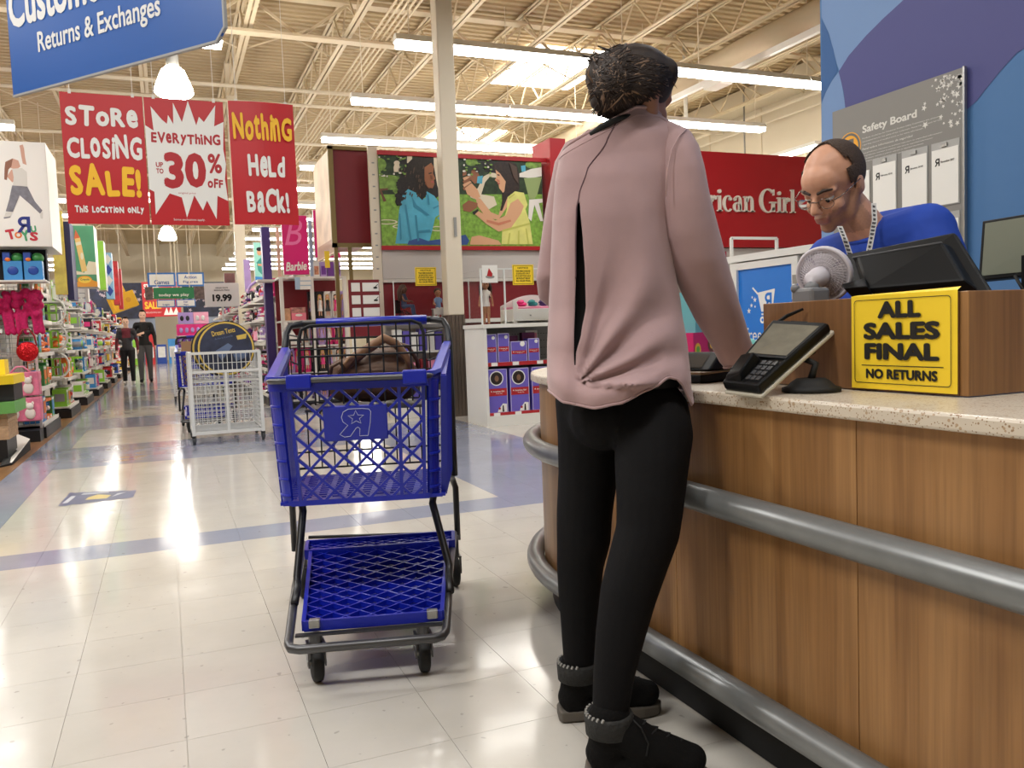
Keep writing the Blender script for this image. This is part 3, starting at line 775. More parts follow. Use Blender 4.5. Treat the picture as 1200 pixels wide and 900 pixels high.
b = MB(); q0 = mq(0.35, 0.02, 0.006); b.tube([q0, q0 + V((-0.01, -0.03, -0.04)), q0 + V((0.05, -0.08, -0.06)), q0 + V((0.1, -0.09, -0.12))], 0.004, 6); b.build('cable', SOFTBLACK, dm, world=True, smooth=True)

# ---- small grey clip fan
FANW = mat('fan_white', (206, 200, 206), 0.4); FANG = mat('fan_grey', (120, 120, 122), 0.45)
fc = at(965, 322, 2.06)
fan = thing('desk_fan', 'small white clip fan gripping the wooden screen beside the till monitor', 'fan', (1.40, 1.62, 1.04))
ax = (V((0.86, 0.36, 0.22))).normalized()       # fan blows towards the cashier
R = V((0, 0, 1)).rotation_difference(ax).to_matrix()
b = MB()
for r in (0.060, 0.052, 0.044, 0.036, 0.028, 0.02):
    zz = -0.016 * (1 - (r / 0.066) ** 2)
    b.tube([fc + R @ V((r * math.cos(2 * PI * k / 28), r * math.sin(2 * PI * k / 28), zz)) for k in range(28)], 0.0011, 5, True)
for k in range(48):
    a = 2 * PI * k / 48
    b.tube([fc + R @ V((r * math.cos(a + tw), r * math.sin(a + tw), -0.016 * (1 - (r / 0.066) ** 2))) for r, tw in ((0.016, 0), (0.03, 0.1), (0.046, 0.22), (0.064, 0.34))] , 0.0011, 4)
b.build('grille', FANW, fan, world=True)
b = MB(); b.tube([fc + R @ V((0.066 * math.cos(2 * PI * k / 32), 0.066 * math.sin(2 * PI * k / 32), 0.0)) for k in range(32)], 0.005, 8, True)
b.lathe([(0.066, 0.0), (0.07, 0.01), (0.066, 0.022)], 32, fc, R); b.build('rim', FANW, fan, world=True, smooth=True)
b = MB()
for k in range(4):
    a = 2 * PI * k / 4; q = [fc + R @ V((r * math.cos(a + t), r * math.sin(a + t), z)) for r, t, z in ((0.015, 0, 0.002), (0.056, -0.3, -0.004), (0.058, 0.5, 0.010), (0.02, 0.6, 0.008))]
    b.slab(q, ax * 0.0012)
b.build('blade', mat('fan_blade', (176, 166, 184), 0.35), fan, world=True)
b = MB(); b.lathe([(0.0, -0.075), (0.014, -0.073), (0.022, -0.062), (0.0255, -0.03), (0.024, -0.012), (0.0, -0.012)], 18, fc, R); b.build('motor', FANW, fan, world=True, smooth=True)
nb = fc + R @ V((0, 0, -0.04))
fb = V((1.437, 1.575, 1.06))
b = MB(); b.tube([nb + V((0, 0, -0.012)), nb.lerp(fb, 0.6), fb + V((0, 0, 0.012))], [0.012, 0.013, 0.016], 10)
b.build('neck', FANG, fan, world=True, smooth=True)
b = MB(); b.box(1.402, 1.46, 1.535, 1.605, 0.9765, 1.072); b.build('clamp', FANG, fan, world=True, bevel=0.008)
b = MB(); b.ball(fb + V((-0.03, 0.02, 0.012)), 0.011); b.build('knob', FANG, fan, world=True, smooth=True)

# ---- safety board on the blue wall
sb = thing('safety_board', 'grey safety board with paper holders on the blue wall', 'board', (3.27, 3.0, 1.2))
F = frame((3.268, 3.40, 1.22), (0, -1, 0)); W_, H_ = 0.775, 0.84
b = MB(); b.T = F; b.box(0, W_, -0.09, H_, -0.004, 0.008); b.build('backing', mat('board_grey', (132, 130, 126), 0.5), sb, world=True)
b = MB(); b.T = F; b.box(W_ - 0.008, W_ + 0.002, -0.09, H_ + .002, 0, 0.014); b.build('edge_trim', STEEL, sb, world=True)
b = MB(); b.T = F; b.mi = 0
b.text('Safety Board', 0.20, 0.675, 0.325, 0.048, 0.0085, 0.03)
b.text('Panel sobre informacion de seguridad', 0.20, 0.60, 0.30, 0.013, 0.0085, 0.012)
for i, ln in enumerate(['Products recalled by the Consumer Product Safety Commission are announced', 'and posted here for the safety of our customers. Please ask our team for help', 'regarding returns of recalled items or for more information.']):
    b.text(ln, 0.20, 0.656 - 0.016 * i, [0.46, 0.46, 0.36][i], 0.008, 0.0085)
for i in range(4): b.text('Los productos retirados se publican aqui para su seguridad informacion', 0.20, 0.584 - 0.014 * i, 0.46 - 0.05 * i, 0.007, 0.0085)
random.seed(5)
for k in range(60):
    x = W_ - 0.012 - abs(random.gauss(0, 0.09)); yy = H_ - 0.012 - abs(random.gauss(0, 0.09))
    if 0.48 < x and yy > 0.6: star(b, x, yy, random.uniform(0.005, 0.018), 0.0086, random.random())
b.build('lettering', mat('board_print', (222, 220, 214), 0.5), sb, world=True)
b = MB(); b.T = F; b.mi = 0; b.disc((0.115, 0.635), 0.075, 32, 0.0085); b.mi = 1; b.disc((0.115, 0.635), 0.070, 32, 0.0089); b.mi = 0; b.disc((0.115, 0.635), 0.058, 32, 0.0093)
emblem(b, 0.08, 0.593, 0.082, 0.0097, 1, 0)
b.build('badge', [mat('badge_gold', (238, 168, 34), 0.45), mat('badge_grey', (104, 102, 98), 0.5)], sb, world=True, label='gold round badge with reversed letter and star')
CLEAR = GLASS
labels = ['February 2018', 'January 2018', 'November 2017', 'August 2017', 'July 2017', 'June 2017']
k = 0
for r, zt in enumerate((0.515, 0.20)):
    for cidx, x in enumerate((0.265, 0.44, 0.605)):
        h = MB(); h.T = F; h.box(x, x + 0.145, zt - 0.255, zt + 0.03, 0.009, 0.011); hold = h.build('paper_holder', mat('holder_grey', (170, 170, 168), 0.3), sb, world=True)
        h = MB(); h.T = F; h.box(x + 0.004, x + 0.141, zt - 0.25, zt - 0.002, 0.0115, 0.014); h.build('paper', PURE, hold, world=True)
        h = MB(); h.T = F; emblem(h, x + 0.02, zt - 0.075, 0.034, 0.0145, 0); h.text(labels[k], x + 0.052, zt - 0.064, 0.07, 0.010, 0.0145, 0.01)
        h.build('lettering', mat('black_ink', (22, 20, 18), 0.6), hold, world=True)
        h = MB(); h.T = F; h.box(x + 0.055, x + 0.085, zt + 0.005, zt + 0.022, 0.011, 0.018); h.build('clip', STEEL, hold, world=True)
        k += 1
h = MB(); h.T = F; h.box(0.13, 0.245, 0.26, 0.50, 0.009, 0.013); h.build('paper', PURE, sb, world=True)
# ================================================================ BLUE SHOPPING CART
CT = thing('shopping_cart', 'blue plastic shopping cart holding a brown bag, standing alone on the shop floor', 'cart', (0.5, 2.37, 0), -0.263)
def clipline(x0, y0, dx, dy, W, H):
    t0, t1 = -1e9, 1e9
    for o, d, hi in ((x0, dx, W), (y0, dy, H)):
        if abs(d) < 1e-9:
            if o < 0 or o > hi: return None
            continue
        a, b = (0 - o) / d, (hi - o) / d
        if a > b: a, b = b, a
        t0 = max(t0, a); t1 = min(t1, b)
    if t1 - t0 < 0.012: return None
    return (x0 + dx * t0, y0 + dy * t0, x0 + dx * t1, y0 + dy * t1)
def lattice(mb, P, W, H, pitch, w, h, slope=1.0, up=(0, 0, 1), u0=0, u1=None, v0=0, v1=None):
    u1 = u1 or W; v1 = v1 or H
    LW, LH = u1 - u0, v1 - v0
    k = -int((LW + LH) / pitch) - 2
    for sgn in (1, -1):
        for i in range(k, -k + 1):
            c = clipline(i * pitch + (0 if sgn > 0 else 0), 0, 1.0, slope * sgn, LW, LH) if True else None
            if c: mb.bar(P(u0 + c[0], v0 + c[1]), P(u0 + c[2], v0 + c[3]), w, h, up)
def bil(a, b, c, d, W, H):
    a, b, c, d = map(V, (a, b, c, d))
    return lambda u, v: a.lerp(b, u / W).lerp(d.lerp(c, u / W), v / H)
# front panel corner points
FA, FB, FC_, FD = (-0.215, 0.105, 0.505), (0.195, 0.105, 0.505), (0.205, 0.04, 0.86), (-0.225, 0.04, 0.86)
fW, fH = 0.42, 0.36
P = bil(FA, FB, FC_, FD, fW, fH)
mb = MB()
lattice(mb, P, fW, fH, 0.068, 0.0075, 0.016, 1.02, (0, 1, 0), u0=0.03, u1=0.405)
for u in (0.028, 0.335, 0.405): mb.bar(P(u, 0), P(u, fH), 0.010, 0.018, (0, 1, 0))
for v in (0.0, 0.352): mb.bar(P(0, v), P(fW, v), 0.016, 0.02, (0, 1, 0))
mb.build('front_panel', CARTBLUE, CT)
# rounded corner posts with cells
for s in (-1, 1):
    mb = MB(); rings = []
    xf = 0.215 if s < 0 else 0.195
    for k in range(7):
        a = PI / 2 * k / 6
        def cp(z, k=k, a=a):
            t = (z - 0.505) / 0.355
            x = s * (xf + 0.01 * t + 0.032 * math.sin(a)); y = 0.105 - 0.065 * t + 0.045 * (1 - math.cos(a)); return V((x, y, z))
        rings.append([cp(0.50), cp(0.86), cp(0.86) + V((-s * 0.005, 0.006, 0)), cp(0.50) + V((-s * 0.005, 0.006, 0))])
    mb.loft(rings)
    for z in (0.53, 0.58, 0.635, 0.69, 0.745, 0.80): 
        mb.tube([(s * (xf + 0.01 * (z - .505) / .355 + 0.032 * math.sin(PI / 2 * k / 6)), 0.105 - 0.065 * (z - .505) / .355 + 0.045 * (1 - math.cos(PI / 2 * k / 6)), z) for k in range(7)], 0.005, 6)
    mb.build('corner_post', CARTBLUE, CT, smooth=False)
# side panels
for s in (-1, 1):
    mb = MB()
    A_ = (s * 0.242, 0.15, 0.50); B_ = (s * 0.296, 0.79, 0.465); C2 = (s * 0.308, 0.79, 0.93); D2 = (s * 0.252, 0.09, 0.87)
    P = bil(A_, B_, C2, D2, 0.68, 0.40)
    for i in range(15): u = 0.68 * i / 14; mb.bar(P(u, 0), P(u, 0.40), 0.012 if i % 7 == 0 else 0.008, 0.018, (1, 0, 0))
    for i in range(7): v = 0.40 * i / 6; mb.bar(P(0, v), P(0.68, v), 0.007, 0.014, (1, 0, 0))
    lattice(mb, P, 0.68, 0.40, 0.097, 0.006, 0.010, 1.0, (1, 0, 0))
    mb.build('side_panel', CARTBLUE, CT)
# floor of the basket
mb = MB(); P = bil((-0.24, 0.11, 0.503), (0.235, 0.11, 0.503), (0.295, 0.79, 0.468), (-0.295, 0.79, 0.468), 0.52, 0.68)
for i in range(14): v = 0.68 * i / 13; mb.bar(P(0, v), P(0.52, v), 0.012, 0.01)
for i in range(12): u = 0.52 * i / 11; mb.bar(P(u, 0), P(u, 0.68), 0.018, 0.008)
mb.build('basket_floor', CARTBLUE, CT)
# rim
rim = [(-0.305, 0.80, 0.955), (-0.255, 0.12, 0.885)] + [(-0.215 - 0.04 * math.cos(a), 0.075 - 0.045 * math.sin(a), 0.88) for a in (0.2, 0.7, 1.2, 1.57)] + [(0.175 + 0.04 * math.cos(a) + 0.0, 0.075 - 0.045 * math.sin(a), 0.878) for a in (1.57, 1.2, 0.7, 0.2)] + [(0.235, 0.12, 0.882), (0.306, 0.80, 0.955)]
mb = MB()
for p, q in zip(rim, rim[1:]): pass
n = len(rim); rings = []
for i, p in enumerate(rim):
    p = V(p); t = (V(rim[min(i + 1, n - 1)]) - V(rim[max(i - 1, 0)])).normalized(); o_ = V((t.y, -t.x, 0)).normalized() * -1
    rings.append([p + o_ * a + V((0, 0, b)) for a, b in ((0.016, -0.034), (0.021, -0.012), (0.021, -0.002), (0.012, 0.009), (-0.012, 0.009), (-0.014, -0.002), (-0.006, -0.012), (-0.006, -0.034))])
mb.loft(rings); mb.build('rim', CARTBLUE, CT, auto=0.6)
mb = MB(); mb.tube([V(p) + V((0, 0, -0.004)) + (V((0, -0.0165, 0))) for p in rim[2:10]], 0.0085, 8); mb.build('rim_wire', GUN, CT, smooth=True)
for x in (-0.165, 0.165): mb = MB(); mb.box(x - 0.035, x + 0.035, 0.0, 0.045, 0.852, 0.893); mb.build('rim_clip', CARTBLUE, CT, bevel=0.005)
# logo plate with outlined reversed letter and star
P = bil(FA, FB, FC_, FD, fW, fH)
F = frame(P(0.115, 0.19), V(P(0.305, 0.19)) - V(P(0.115, 0.19)), V(P(0.1, 0.3)) - V(P(0.1, 0.1)))
b = MB(); b.T = F; b.box(0, 0.185, 0, 0.105, -0.004, 0.012); lp = b.build('logo_plate', CARTBLUE, CT, bevel=0.002)
b = MB(); b.T = F
def ol(pts, closed=True): b.tube([(0.045 + 0.095 * p[0], 0.012 + 0.085 * p[1], 0.0125) for p in pts], 0.0011, 5, closed)
ol([(0.0, 0.10), (0.26, 0.42), (0.12, 0.55), (0.08, 0.72), (0.14, 0.9), (0.30, 1.0), (0.72, 1.0), (0.92, 0.97), (0.98, 0.88), (0.95, 0.5), (0.86, 0.02), (0.60, 0.02), (0.62, 0.28), (0.56, 0.34), (0.50, 0.30), (0.32, 0.02), (0.14, 0.0)])
ol([(0.52 + (0.25 if k % 2 == 0 else 0.11) * math.sin(PI * k / 5), 0.68 + (0.26 if k % 2 == 0 else 0.115) * math.cos(PI * k / 5)) for k in range(10)])
b.build('logo_outline', mat('pale_outline', (176, 182, 214), 0.5), lp)
# frame tubes
TB = mat('dark_frame_tube', (52, 52, 54), 0.35, 0.6)
mb = MB()
mb.tube([(-0.275, 0.80, 0.21), (-0.24, 0.28, 0.205), (-0.232, 0.10, 0.165), (-0.226, -0.04, 0.13), (-0.215, -0.07, 0.128), (-0.19, -0.083, 0.128), (0.185, -0.083, 0.128), (0.21, -0.07, 0.128), (0.221, -0.04, 0.13), (0.236, 0.10, 0.165), (0.252, 0.28, 0.205), (0.30, 0.80, 0.21)], 0.0135, 10)
mb.build('base_frame', GUN, CT, smooth=True)
mb = MB(); mb.bar((-0.21, -0.01, 0.142), (0.215, -0.01, 0.142), 0.02, 0.006); mb.build('cross_bar', GUN, CT); mb = MB(); mb.bar((-0.2, 0.62, 0.215), (0.25, 0.62, 0.215), 0.02, 0.006); mb.build('cross_bar', GUN, CT)
for s in (-1, 1):
    xb = -0.228 if s < 0 else 0.248
    mb = MB(); mb.tube([(xb, 0.14, 0.19), (xb, 0.22, 0.212), (xb + 0.004 * s, 0.255, 0.24), (s * 0.208, 0.30, 0.44), (s * 0.215, 0.33, 0.462), (s * 0.24, 0.40, 0.462), (s * 0.28, 0.74, 0.445), (s * 0.305, 0.84, 0.42), (s * 0.318, 0.86, 0.38), (s * 0.318, 0.86, 0.17)], 0.0125, 9); mb.build('upright', TB, CT, smooth=True)
    mb = MB(); mb.tube([(s * 0.315, 0.85, 0.43), (s * 0.315, 0.86, 0.60), (s * 0.318, 0.89, 0.95), (s * 0.316, 0.93, 1.015), (s * 0.30, 0.95, 1.045), (s * 0.25, 0.955, 1.052)], 0.014, 9); mb.build('handle_upright', TB, CT, smooth=True)
mb = MB(); mb.tube([(-0.262, 0.85, 0.222), (0.31, 0.85, 0.2)], 0.007, 7); mb.build('rear_rod', TB, CT, smooth=True)
mb = MB(); mb.tube([(-0.26, 0.955, 1.052), (0.28, 0.955, 1.052)], 0.013, 9); mb.build('handle_bar', TB, CT, smooth=True)
mb = MB(); mb.tube([(-0.20, 0.955, 1.052), (0.235, 0.955, 1.052)], 0.019, 10); mb.build('handle_grip', CARTBLUE, CT, smooth=True, label='blue plastic handle grip')
# child seat wires and rear gate
mb = MB()
fr = [(-0.225, 0.55, 0.76), (-0.225, 0.565, 0.99), (-0.215, 0.57, 1.025), (-0.185, 0.57, 1.038), (0.17, 0.57, 1.045), (0.20, 0.57, 1.032), (0.21, 0.565, 1.0), (0.21, 0.55, 0.76)]
mb.tube(fr, 0.0065, 7)
for k in range(1, 9): x = -0.225 + 0.435 * k / 9; mb.tube([(x, 0.55, 0.76), (x, 0.57, 1.04)], 0.0032, 5)
for z in (0.93, 0.955, 0.83): mb.tube([(-0.225, 0.558, z), (0.21, 0.558, z)], 0.004 if z < 0.95 else 0.003, 5)
for s in (-1, 1):
    for z in (0.80, 0.90, 1.0): mb.tube([(s * 0.22, 0.56, z), (s * 0.29, 0.82, z + 0.01)], 0.0032, 5)
mb.build('child_seat', SOFTBLACK, CT)
mb = MB()
mb.tube([(-0.285, 0.80, 0.50), (-0.29, 0.83, 0.99), (0.29, 0.83, 0.99), (0.285, 0.80, 0.50)], 0.006, 7, True)
for k in range(1, 12): x = -0.285 + 0.57 * k / 12; mb.tube([(x, 0.80, 0.50), (x, 0.83, 0.99)], 0.003, 5)
for z in (0.56, 0.75, 0.86): mb.tube([(-0.285, 0.81, z), (0.285, 0.81, z)], 0.0035, 5)
mb.build('rear_gate', SOFTBLACK, CT)
mb = MB(); mb.box(-0.215, 0.20, 0.555, 0.80, 0.735, 0.745); mb.build('seat_flap', DGREY, CT)
# lower tray
mb = MB(); P = bil((-0.186, 0.0, 0.165), (0.214, 0.0, 0.165), (0.262, 0.56, 0.228), (-0.222, 0.56, 0.228), 0.42, 0.56)
mb.slab([V(P(0, 0)) + V((0, 0, -0.018)), V(P(0.42, 0)) + V((0, 0, -0.018)), V(P(0.42, 0.56)) + V((0, 0, -0.018)), V(P(0, 0.56)) + V((0, 0, -0.018))], (0, 0, 0.006))
for a, b2 in (((0, 0), (0.42, 0)), ((0, 0.56), (0.42, 0.56)), ((0, 0), (0, 0.56)), ((0.42, 0), (0.42, 0.56))): mb.bar(P(*a), P(*b2), 0.012, 0.03)
lattice(mb, P, 0.42, 0.56, 0.082, 0.006, 0.016, 0.78)
mb.build('lower_tray', CARTBLUE, CT)
mb = MB(); P = bil((-0.238, 0.562, 0.229), (0.285, 0.562, 0.229), (0.292, 0.69, 0.232), (-0.246, 0.69, 0.232), 0.52, 0.13)
mb.slab([V(P(0, 0)) + V((0, 0, -0.016)), V(P(0.52, 0)) + V((0, 0, -0.016)), V(P(0.52, 0.13)) + V((0, 0, -0.016)), V(P(0, 0.13)) + V((0, 0, -0.016))], (0, 0, 0.008))
for a, b2 in (((0, 0), (0.52, 0)), ((0, 0.13), (0.52, 0.13)), ((0, 0), (0, 0.13)), ((0.52, 0), (0.52, 0.13))): mb.bar(P(*a), P(*b2), 0.012, 0.034)
lattice(mb, P, 0.52, 0.13, 0.06, 0.006, 0.012, 0.62)
mb.build('tray_back', CARTBLUE, CT)
for x in (-0.155, 0.185): mb = MB(); mb.box(x - 0.016, x + 0.016, -0.014, 0.012, 0.160, 0.184); mb.build('tray_clip', STEEL, CT, bevel=0.003)
# casters
for x, y_, r, sw in ((-0.155, 0.0, 0.056, 0.25), (0.155, 0.0, 0.056, 0.1), (-0.285, 0.81, 0.06, 0.1), (0.298, 0.81, 0.06, 0.1)):
    zt = 0.14 if y_ < 0.5 else 0.2
    m_ = Matrix.Translation((x, y_, 0)) @ Matrix.Rotation(sw, 4, 'Z')
    b = MB(); b.T = m_; b.box(-0.026, 0.026, -0.02, 0.03, r + 0.055, r + 0.06); b.box(-0.026, -0.022, -0.016, 0.02, r - 0.01, r + 0.058); b.box(0.022, 0.026, -0.016, 0.02, r - 0.01, r + 0.058)
    b.lathe([(0, r + 0.06), (0.02, r + 0.06), (0.02, zt), (0, zt)], 12); cs = b.build('caster', GUN, CT)
    b = MB(); b.T = m_; RX = Matrix.Rotation(PI / 2, 3, 'Y')
    b.lathe([(0.0, -0.014), (r - 0.012, -0.016), (r - 0.003, -0.013), (r, -0.006), (r, 0.006), (r - 0.003, 0.013), (r - 0.012, 0.016), (0, 0.014)], 22, (0, 0.0, r), RX)
    b.build('wheel', SOFTBLACK, cs, smooth=True)
    b = MB(); b.T = m_; b.lathe([(0, -0.028), (0.009, -0.028), (0.009, 0.028), (0, 0.028)], 8, (0, 0, r), RX); b.build('axle_bolt', STEEL, cs)

# ---- brown bag lying in the child seat
LEATHER = mat('brown_leather', (94, 64, 42), 0.5, var=0.25, scale=16, bump=0.5)
W0 = WM[CT.name]
bag = thing('handbag', 'slouchy brown leather bag lying in the blue shopping cart', 'bag', W0 @ V((0.02, 0.68, 0.747)))
mb = MB()
def cl(x, y_, z): return W0 @ V((x, y_, z))
Rz = Matrix.Rotation(-0.263, 3, 'Z')
for c, r in (((0.03, 0.68, 0.835), (0.165, 0.085, 0.085)), ((-0.08, 0.68, 0.83), (0.07, 0.07, 0.075)), ((0.13, 0.68, 0.83), (0.065, 0.07, 0.075)), ((0.06, 0.68, 0.905), (0.10, 0.055, 0.045)), ((-0.03, 0.67, 0.875), (0.11, 0.06, 0.05)), ((0.09, 0.69, 0.93), (0.045, 0.03, 0.03))):
    mb.ball(cl(*c), *r, rot=Rz)
organic('body', mb, LEATHER, bag, 0.007, 2)
mb = MB()
mb.tube([cl(*p) for p in ((-0.09, 0.62, 0.87), (-0.05, 0.605, 0.915), (0.02, 0.60, 0.955), (0.07, 0.60, 0.985), (0.11, 0.61, 0.965), (0.15, 0.62, 0.91), (0.17, 0.63, 0.85))], [0.012, 0.016, 0.018, 0.018, 0.016, 0.014, 0.012], 8)
mb.build('flap_edge', mat('tan_leather', (134, 96, 64), 0.5, var=0.15, scale=14, bump=0.3), bag, world=True, smooth=True)
mb = MB()
mb.tube([cl(*p) for p in ((0.06, 0.64, 0.985), (0.02, 0.62, 0.95), (-0.04, 0.615, 0.90), (-0.10, 0.63, 0.86))], 0.009, 7)
mb.tube([cl(*p) for p in ((0.10, 0.65, 0.97), (0.155, 0.66, 0.95), (0.185, 0.68, 0.90), (0.19, 0.70, 0.84))], 0.008, 7)
mb.tube([cl(*p) for p in ((-0.13, 0.61, 0.84), (-0.12, 0.60, 0.89), (-0.09, 0.60, 0.905), (-0.075, 0.605, 0.88))], 0.007, 7)
mb.build('strap', LEATHER, bag, world=True, smooth=True)

# ================================================================ WHITE WIRE CART WITH ROUND PACKAGES
WIRE = mat('white_wire', (216, 216, 212), 0.4)
def wirecart(label):
    t = thing('wire_cart', label, 'cart', (0.52, 8.85, 0))
    x0, x1, y0, y1, z0, z1 = -0.32, 0.32, -0.35, 0.35, 0.11, 0.88
    b = MB()
    for x in (x0, x1):
        for y_ in (y0, y1): b.bar((x, y_, z0 - 0.02), (x, y_, z1), 0.032)
    for z in (z0, z1, 0.70):
        for y_ in (y0, y1): b.bar((x0, y_, z), (x1, y_, z), 0.028, 0.026)
        for x in (x0, x1): b.bar((x, y0, z), (x, y1, z), 0.026, 0.026)
    b.build('frame', WIRE, t)
    for nm, P_, L in (('front', lambda u, z: (x0 + u, y0, z), 0.64), ('back', lambda u, z: (x0 + u, y1, z), 0.64), ('left', lambda u, z: (x0, y0 + u, z), 0.70), ('right', lambda u, z: (x1, y0 + u, z), 0.70)):
        b = MB(); n = int(L / 0.042)
        for i in range(1, n): b.bar(P_(L * i / n, z0), P_(L * i / n, z1), 0.006)
        z = z0 + 0.04
        while z < z1 - 0.02:
            b.bar(P_(0, z), P_(L, z), 0.006); z += 0.042 if z < 0.66 else 0.085
        if nm == 'front': b.bar(P_(0.32, z0), P_(0.32, z1 - 0.18), 0.024)
        b.build(nm + '_mesh', WIRE, t)
    for zs_ in (z0, 0.60):
        b = MB()
        for i in range(12): y_ = y0 + 0.7 * i / 11; b.bar((x0, y_, zs_), (x1, y_, zs_), 0.006)
        b.build('shelf_wires', WIRE, t)
    for x in (x0, x1):
        for y_ in (y0 + 0.02, y1 - 0.02):
            b = MB(); RX = Matrix.Rotation(PI / 2, 3, 'Y'); b.lathe([(0, -0.014), (0.036, -0.014), (0.04, -0.008), (0.04, 0.008), (0.036, 0.014), (0, 0.014)], 16, (x, y_ + 0.015, 0.04), RX)
            b.box(x - 0.02, x + 0.02, y_ - 0.015, y_ + 0.02, 0.078, 0.092); b.box(x - 0.02, x - 0.016, y_ - 0.01, y_ + 0.02, 0.03, 0.08); b.box(x + 0.016, x + 0.02, y_ - 0.01, y_ + 0.02, 0.03, 0.08)
            b.build('caster', DGREY, t)
    return t
wc = wirecart('white wire cart with round black packages standing out of it')
wc2 = dup(wc, (0.42, 15.3, 0), 0, 'white wire cart farther down the aisle behind the round packages')
# price card on a post
pc = thing('price_sign', 'white 19.99 price card on a post above the white wire cart', 'sign', (0.56, 9.16, 0.885))
b = MB(); b.box(0.40, 0.74, 9.15, 9.165, 1.345, 1.59); b.build('card', PURE, pc, world=True, bevel=0.004)
b = MB(); b.T = frame((0.40, 9.149, 1.345), (1, 0, 0)); b.text('19.99', 0.17, 0.055, 0.19, 0.075, 0.001, 0.05, center=True); b.text('DREAM TENTS', 0.17, 0.19, 0.12, 0.012, 0.001, 0.02, center=True); b.text('REGULAR PRICE', 0.17, 0.165, 0.15, 0.012, 0.001, 0.02, center=True)
b.build('lettering', mat('black_ink', (22, 20, 18), 0.6), pc, world=True)
b = MB(); b.tube([(0.57, 9.175, 0.895), (0.57, 9.175, 1.5)], 0.012, 8); b.box(0.53, 0.61, 9.155, 9.195, 0.894, 0.905); b.build('post', WIRE, pc, world=True)
NAVY = mat('navy_package', (38, 44, 66), 0.4, var=0.5, scale=9)
for k, (cx, yy, lbl) in enumerate(((0.545, 8.62, 'round black tent package, front one in the white wire cart'), (0.50, 8.74, 'round black tent package, middle one in the white wire cart'), (0.497, 8.86, 'round black tent package, rear one in the white wire cart'))):
    t = thing('round_package', lbl, 'package', (cx, yy, 0.63), 0, 'round packages in the white wire cart')
    RX = Matrix.Rotation(PI / 2 - 0.12, 3, 'X'); c = V((0, 0, 0.285))
    b = MB(); b.lathe([(0, -0.025), (0.262, -0.025), (0.27, -0.02), (0.27, 0.02), (0.262, 0.025), (0, 0.025)], 36, c, RX); b.build('body', SOFTBLACK, t)
    b = MB(); b.T = Matrix.Translation(c) @ RX.to_4x4() 
    b.mi = 0; b.disc((0, 0), 0.255, 36, 0.0255); b.mi = 1
    for q in range(36):
        a0, a1 = 2 * PI * q / 36, 2 * PI * (q + 1) / 36
        b.face([(r * math.cos(a), r * math.sin(a)) for r, a in ((0.245, a0), (0.262, a0), (0.262, a1), (0.245, a1))], 0.0262)
    if k == 0:
        b.text('Dream Tents', -0.12, 0.12, 0.22, 0.05, 0.0265, 0.02, rot=0.18); b.mi = 2; b.text('As fun as it sounds', -0.10, 0.085, 0.17, 0.018, 0.0265, 0.0, rot=0.18)
        b.face([(-0.1, -0.02), (0.02, 0.05), (0.06, 0.02), (-0.05, -0.12)], 0.0263); b.face([(0.06, -0.06), (0.2, -0.02), (0.18, -0.1), (0.08, -0.13)], 0.0263)
        b.mi = 1; b.face([(0.1, 0.12), (0.2, 0.14), (0.19, 0.09), (0.11, 0.08)], 0.0264)
    b.build('printed_cover', [NAVY, mat('print_gold', (206, 176, 80), 0.4), mat('print_steelblue', (92, 108, 140), 0.4)], t)
# parked blue cart and boxes behind it
cart2 = dup(CT, (0.34, 9.75, 0), -0.1, 'blue shopping cart parked behind the white wire cart, farther up the aisle')
b = MB(); b.box(0.16, 0.32, 9.98, 10.12, 0.505, 1.0); tag(b.build('cardboard_box', mat('kraft_card', (178, 140, 100), 0.7)), 'small brown cardboard box lying in the parked blue cart', 'box')
# ================================================================ HANGING SIGNS
def wobble(b, txt, x, y, w, h, z, bold=0.05, seed=1, jit=0.12, rotj=0.06):
    rnd = random.Random(seed); ws = []
    for ch in txt:
        if ch == ' ': ws.append(0.45); continue
        vs, _ = glyphs(ch, bold); ws.append(max(p[0] for p in vs) - min(p[0] for p in vs))
    gap = 0.07; tot = sum(ws) + gap * (len(txt) - 1); s = w / tot; cx = x
    for ch, cw in zip(txt, ws):
        if ch != ' ':
            vs, _ = glyphs(ch, bold); hh = max(p[1] for p in vs) - min(p[1] for p in vs); y0 = min(p[1] for p in vs)
            full = 0.73
            k = (1.0 if ch.isupper() or ch in '!3%0' or ch in 'hdkltbf' else hh / full * 1.12)
            ch_h = h * min(1.12, k) * (1 + rnd.uniform(-jit, jit))
            yy = y + rnd.uniform(0, h * 0.06) - (h * 0.18 if ch in 'yg' else 0)
            b.text(ch, cx, yy, cw * s, ch_h, z, bold, rot=rnd.uniform(-rotj, rotj))
        cx += (cw + gap) * s
BY = 8.0
def banner(label, x0, x1, z0, z1, bow=0.0):
    t = thing('hanging_banner', label, 'banner', ((x0 + x1) / 2, BY, z0)); n = 10
    b = MB(); W = x1 - x0
    fr = []
    for i in range(n + 1):
        u = i / n; d = -bow * math.sin(PI * u)
        fr.append((x0 + W * u, BY + d, 0))
    vs = [];
    for p in fr: vs += [(p[0], p[1], z0), (p[0], p[1], z1), (p[0], p[1] + 0.004, z1), (p[0], p[1] + 0.004, z0)]
    b.loft([vs[4 * i:4 * i + 4] for i in range(n + 1)]); b.build('panel', RED, t, world=True)
    for x in (x0 + 0.12 * W, x1 - 0.12 * W):
        c = MB(); c.tube([(x, BY + 0.002, z1), (x, BY + 0.002, 6.4)], 0.0025, 4); c.box(x - 0.012, x + 0.012, BY - 0.003, BY + 0.008, z1 - 0.01, z1 + 0.02); c.build('hanger', WHITE, t, world=True)
    return t, frame((x0, BY - 0.003, z0), (1, 0, 0)), W, z1 - z0
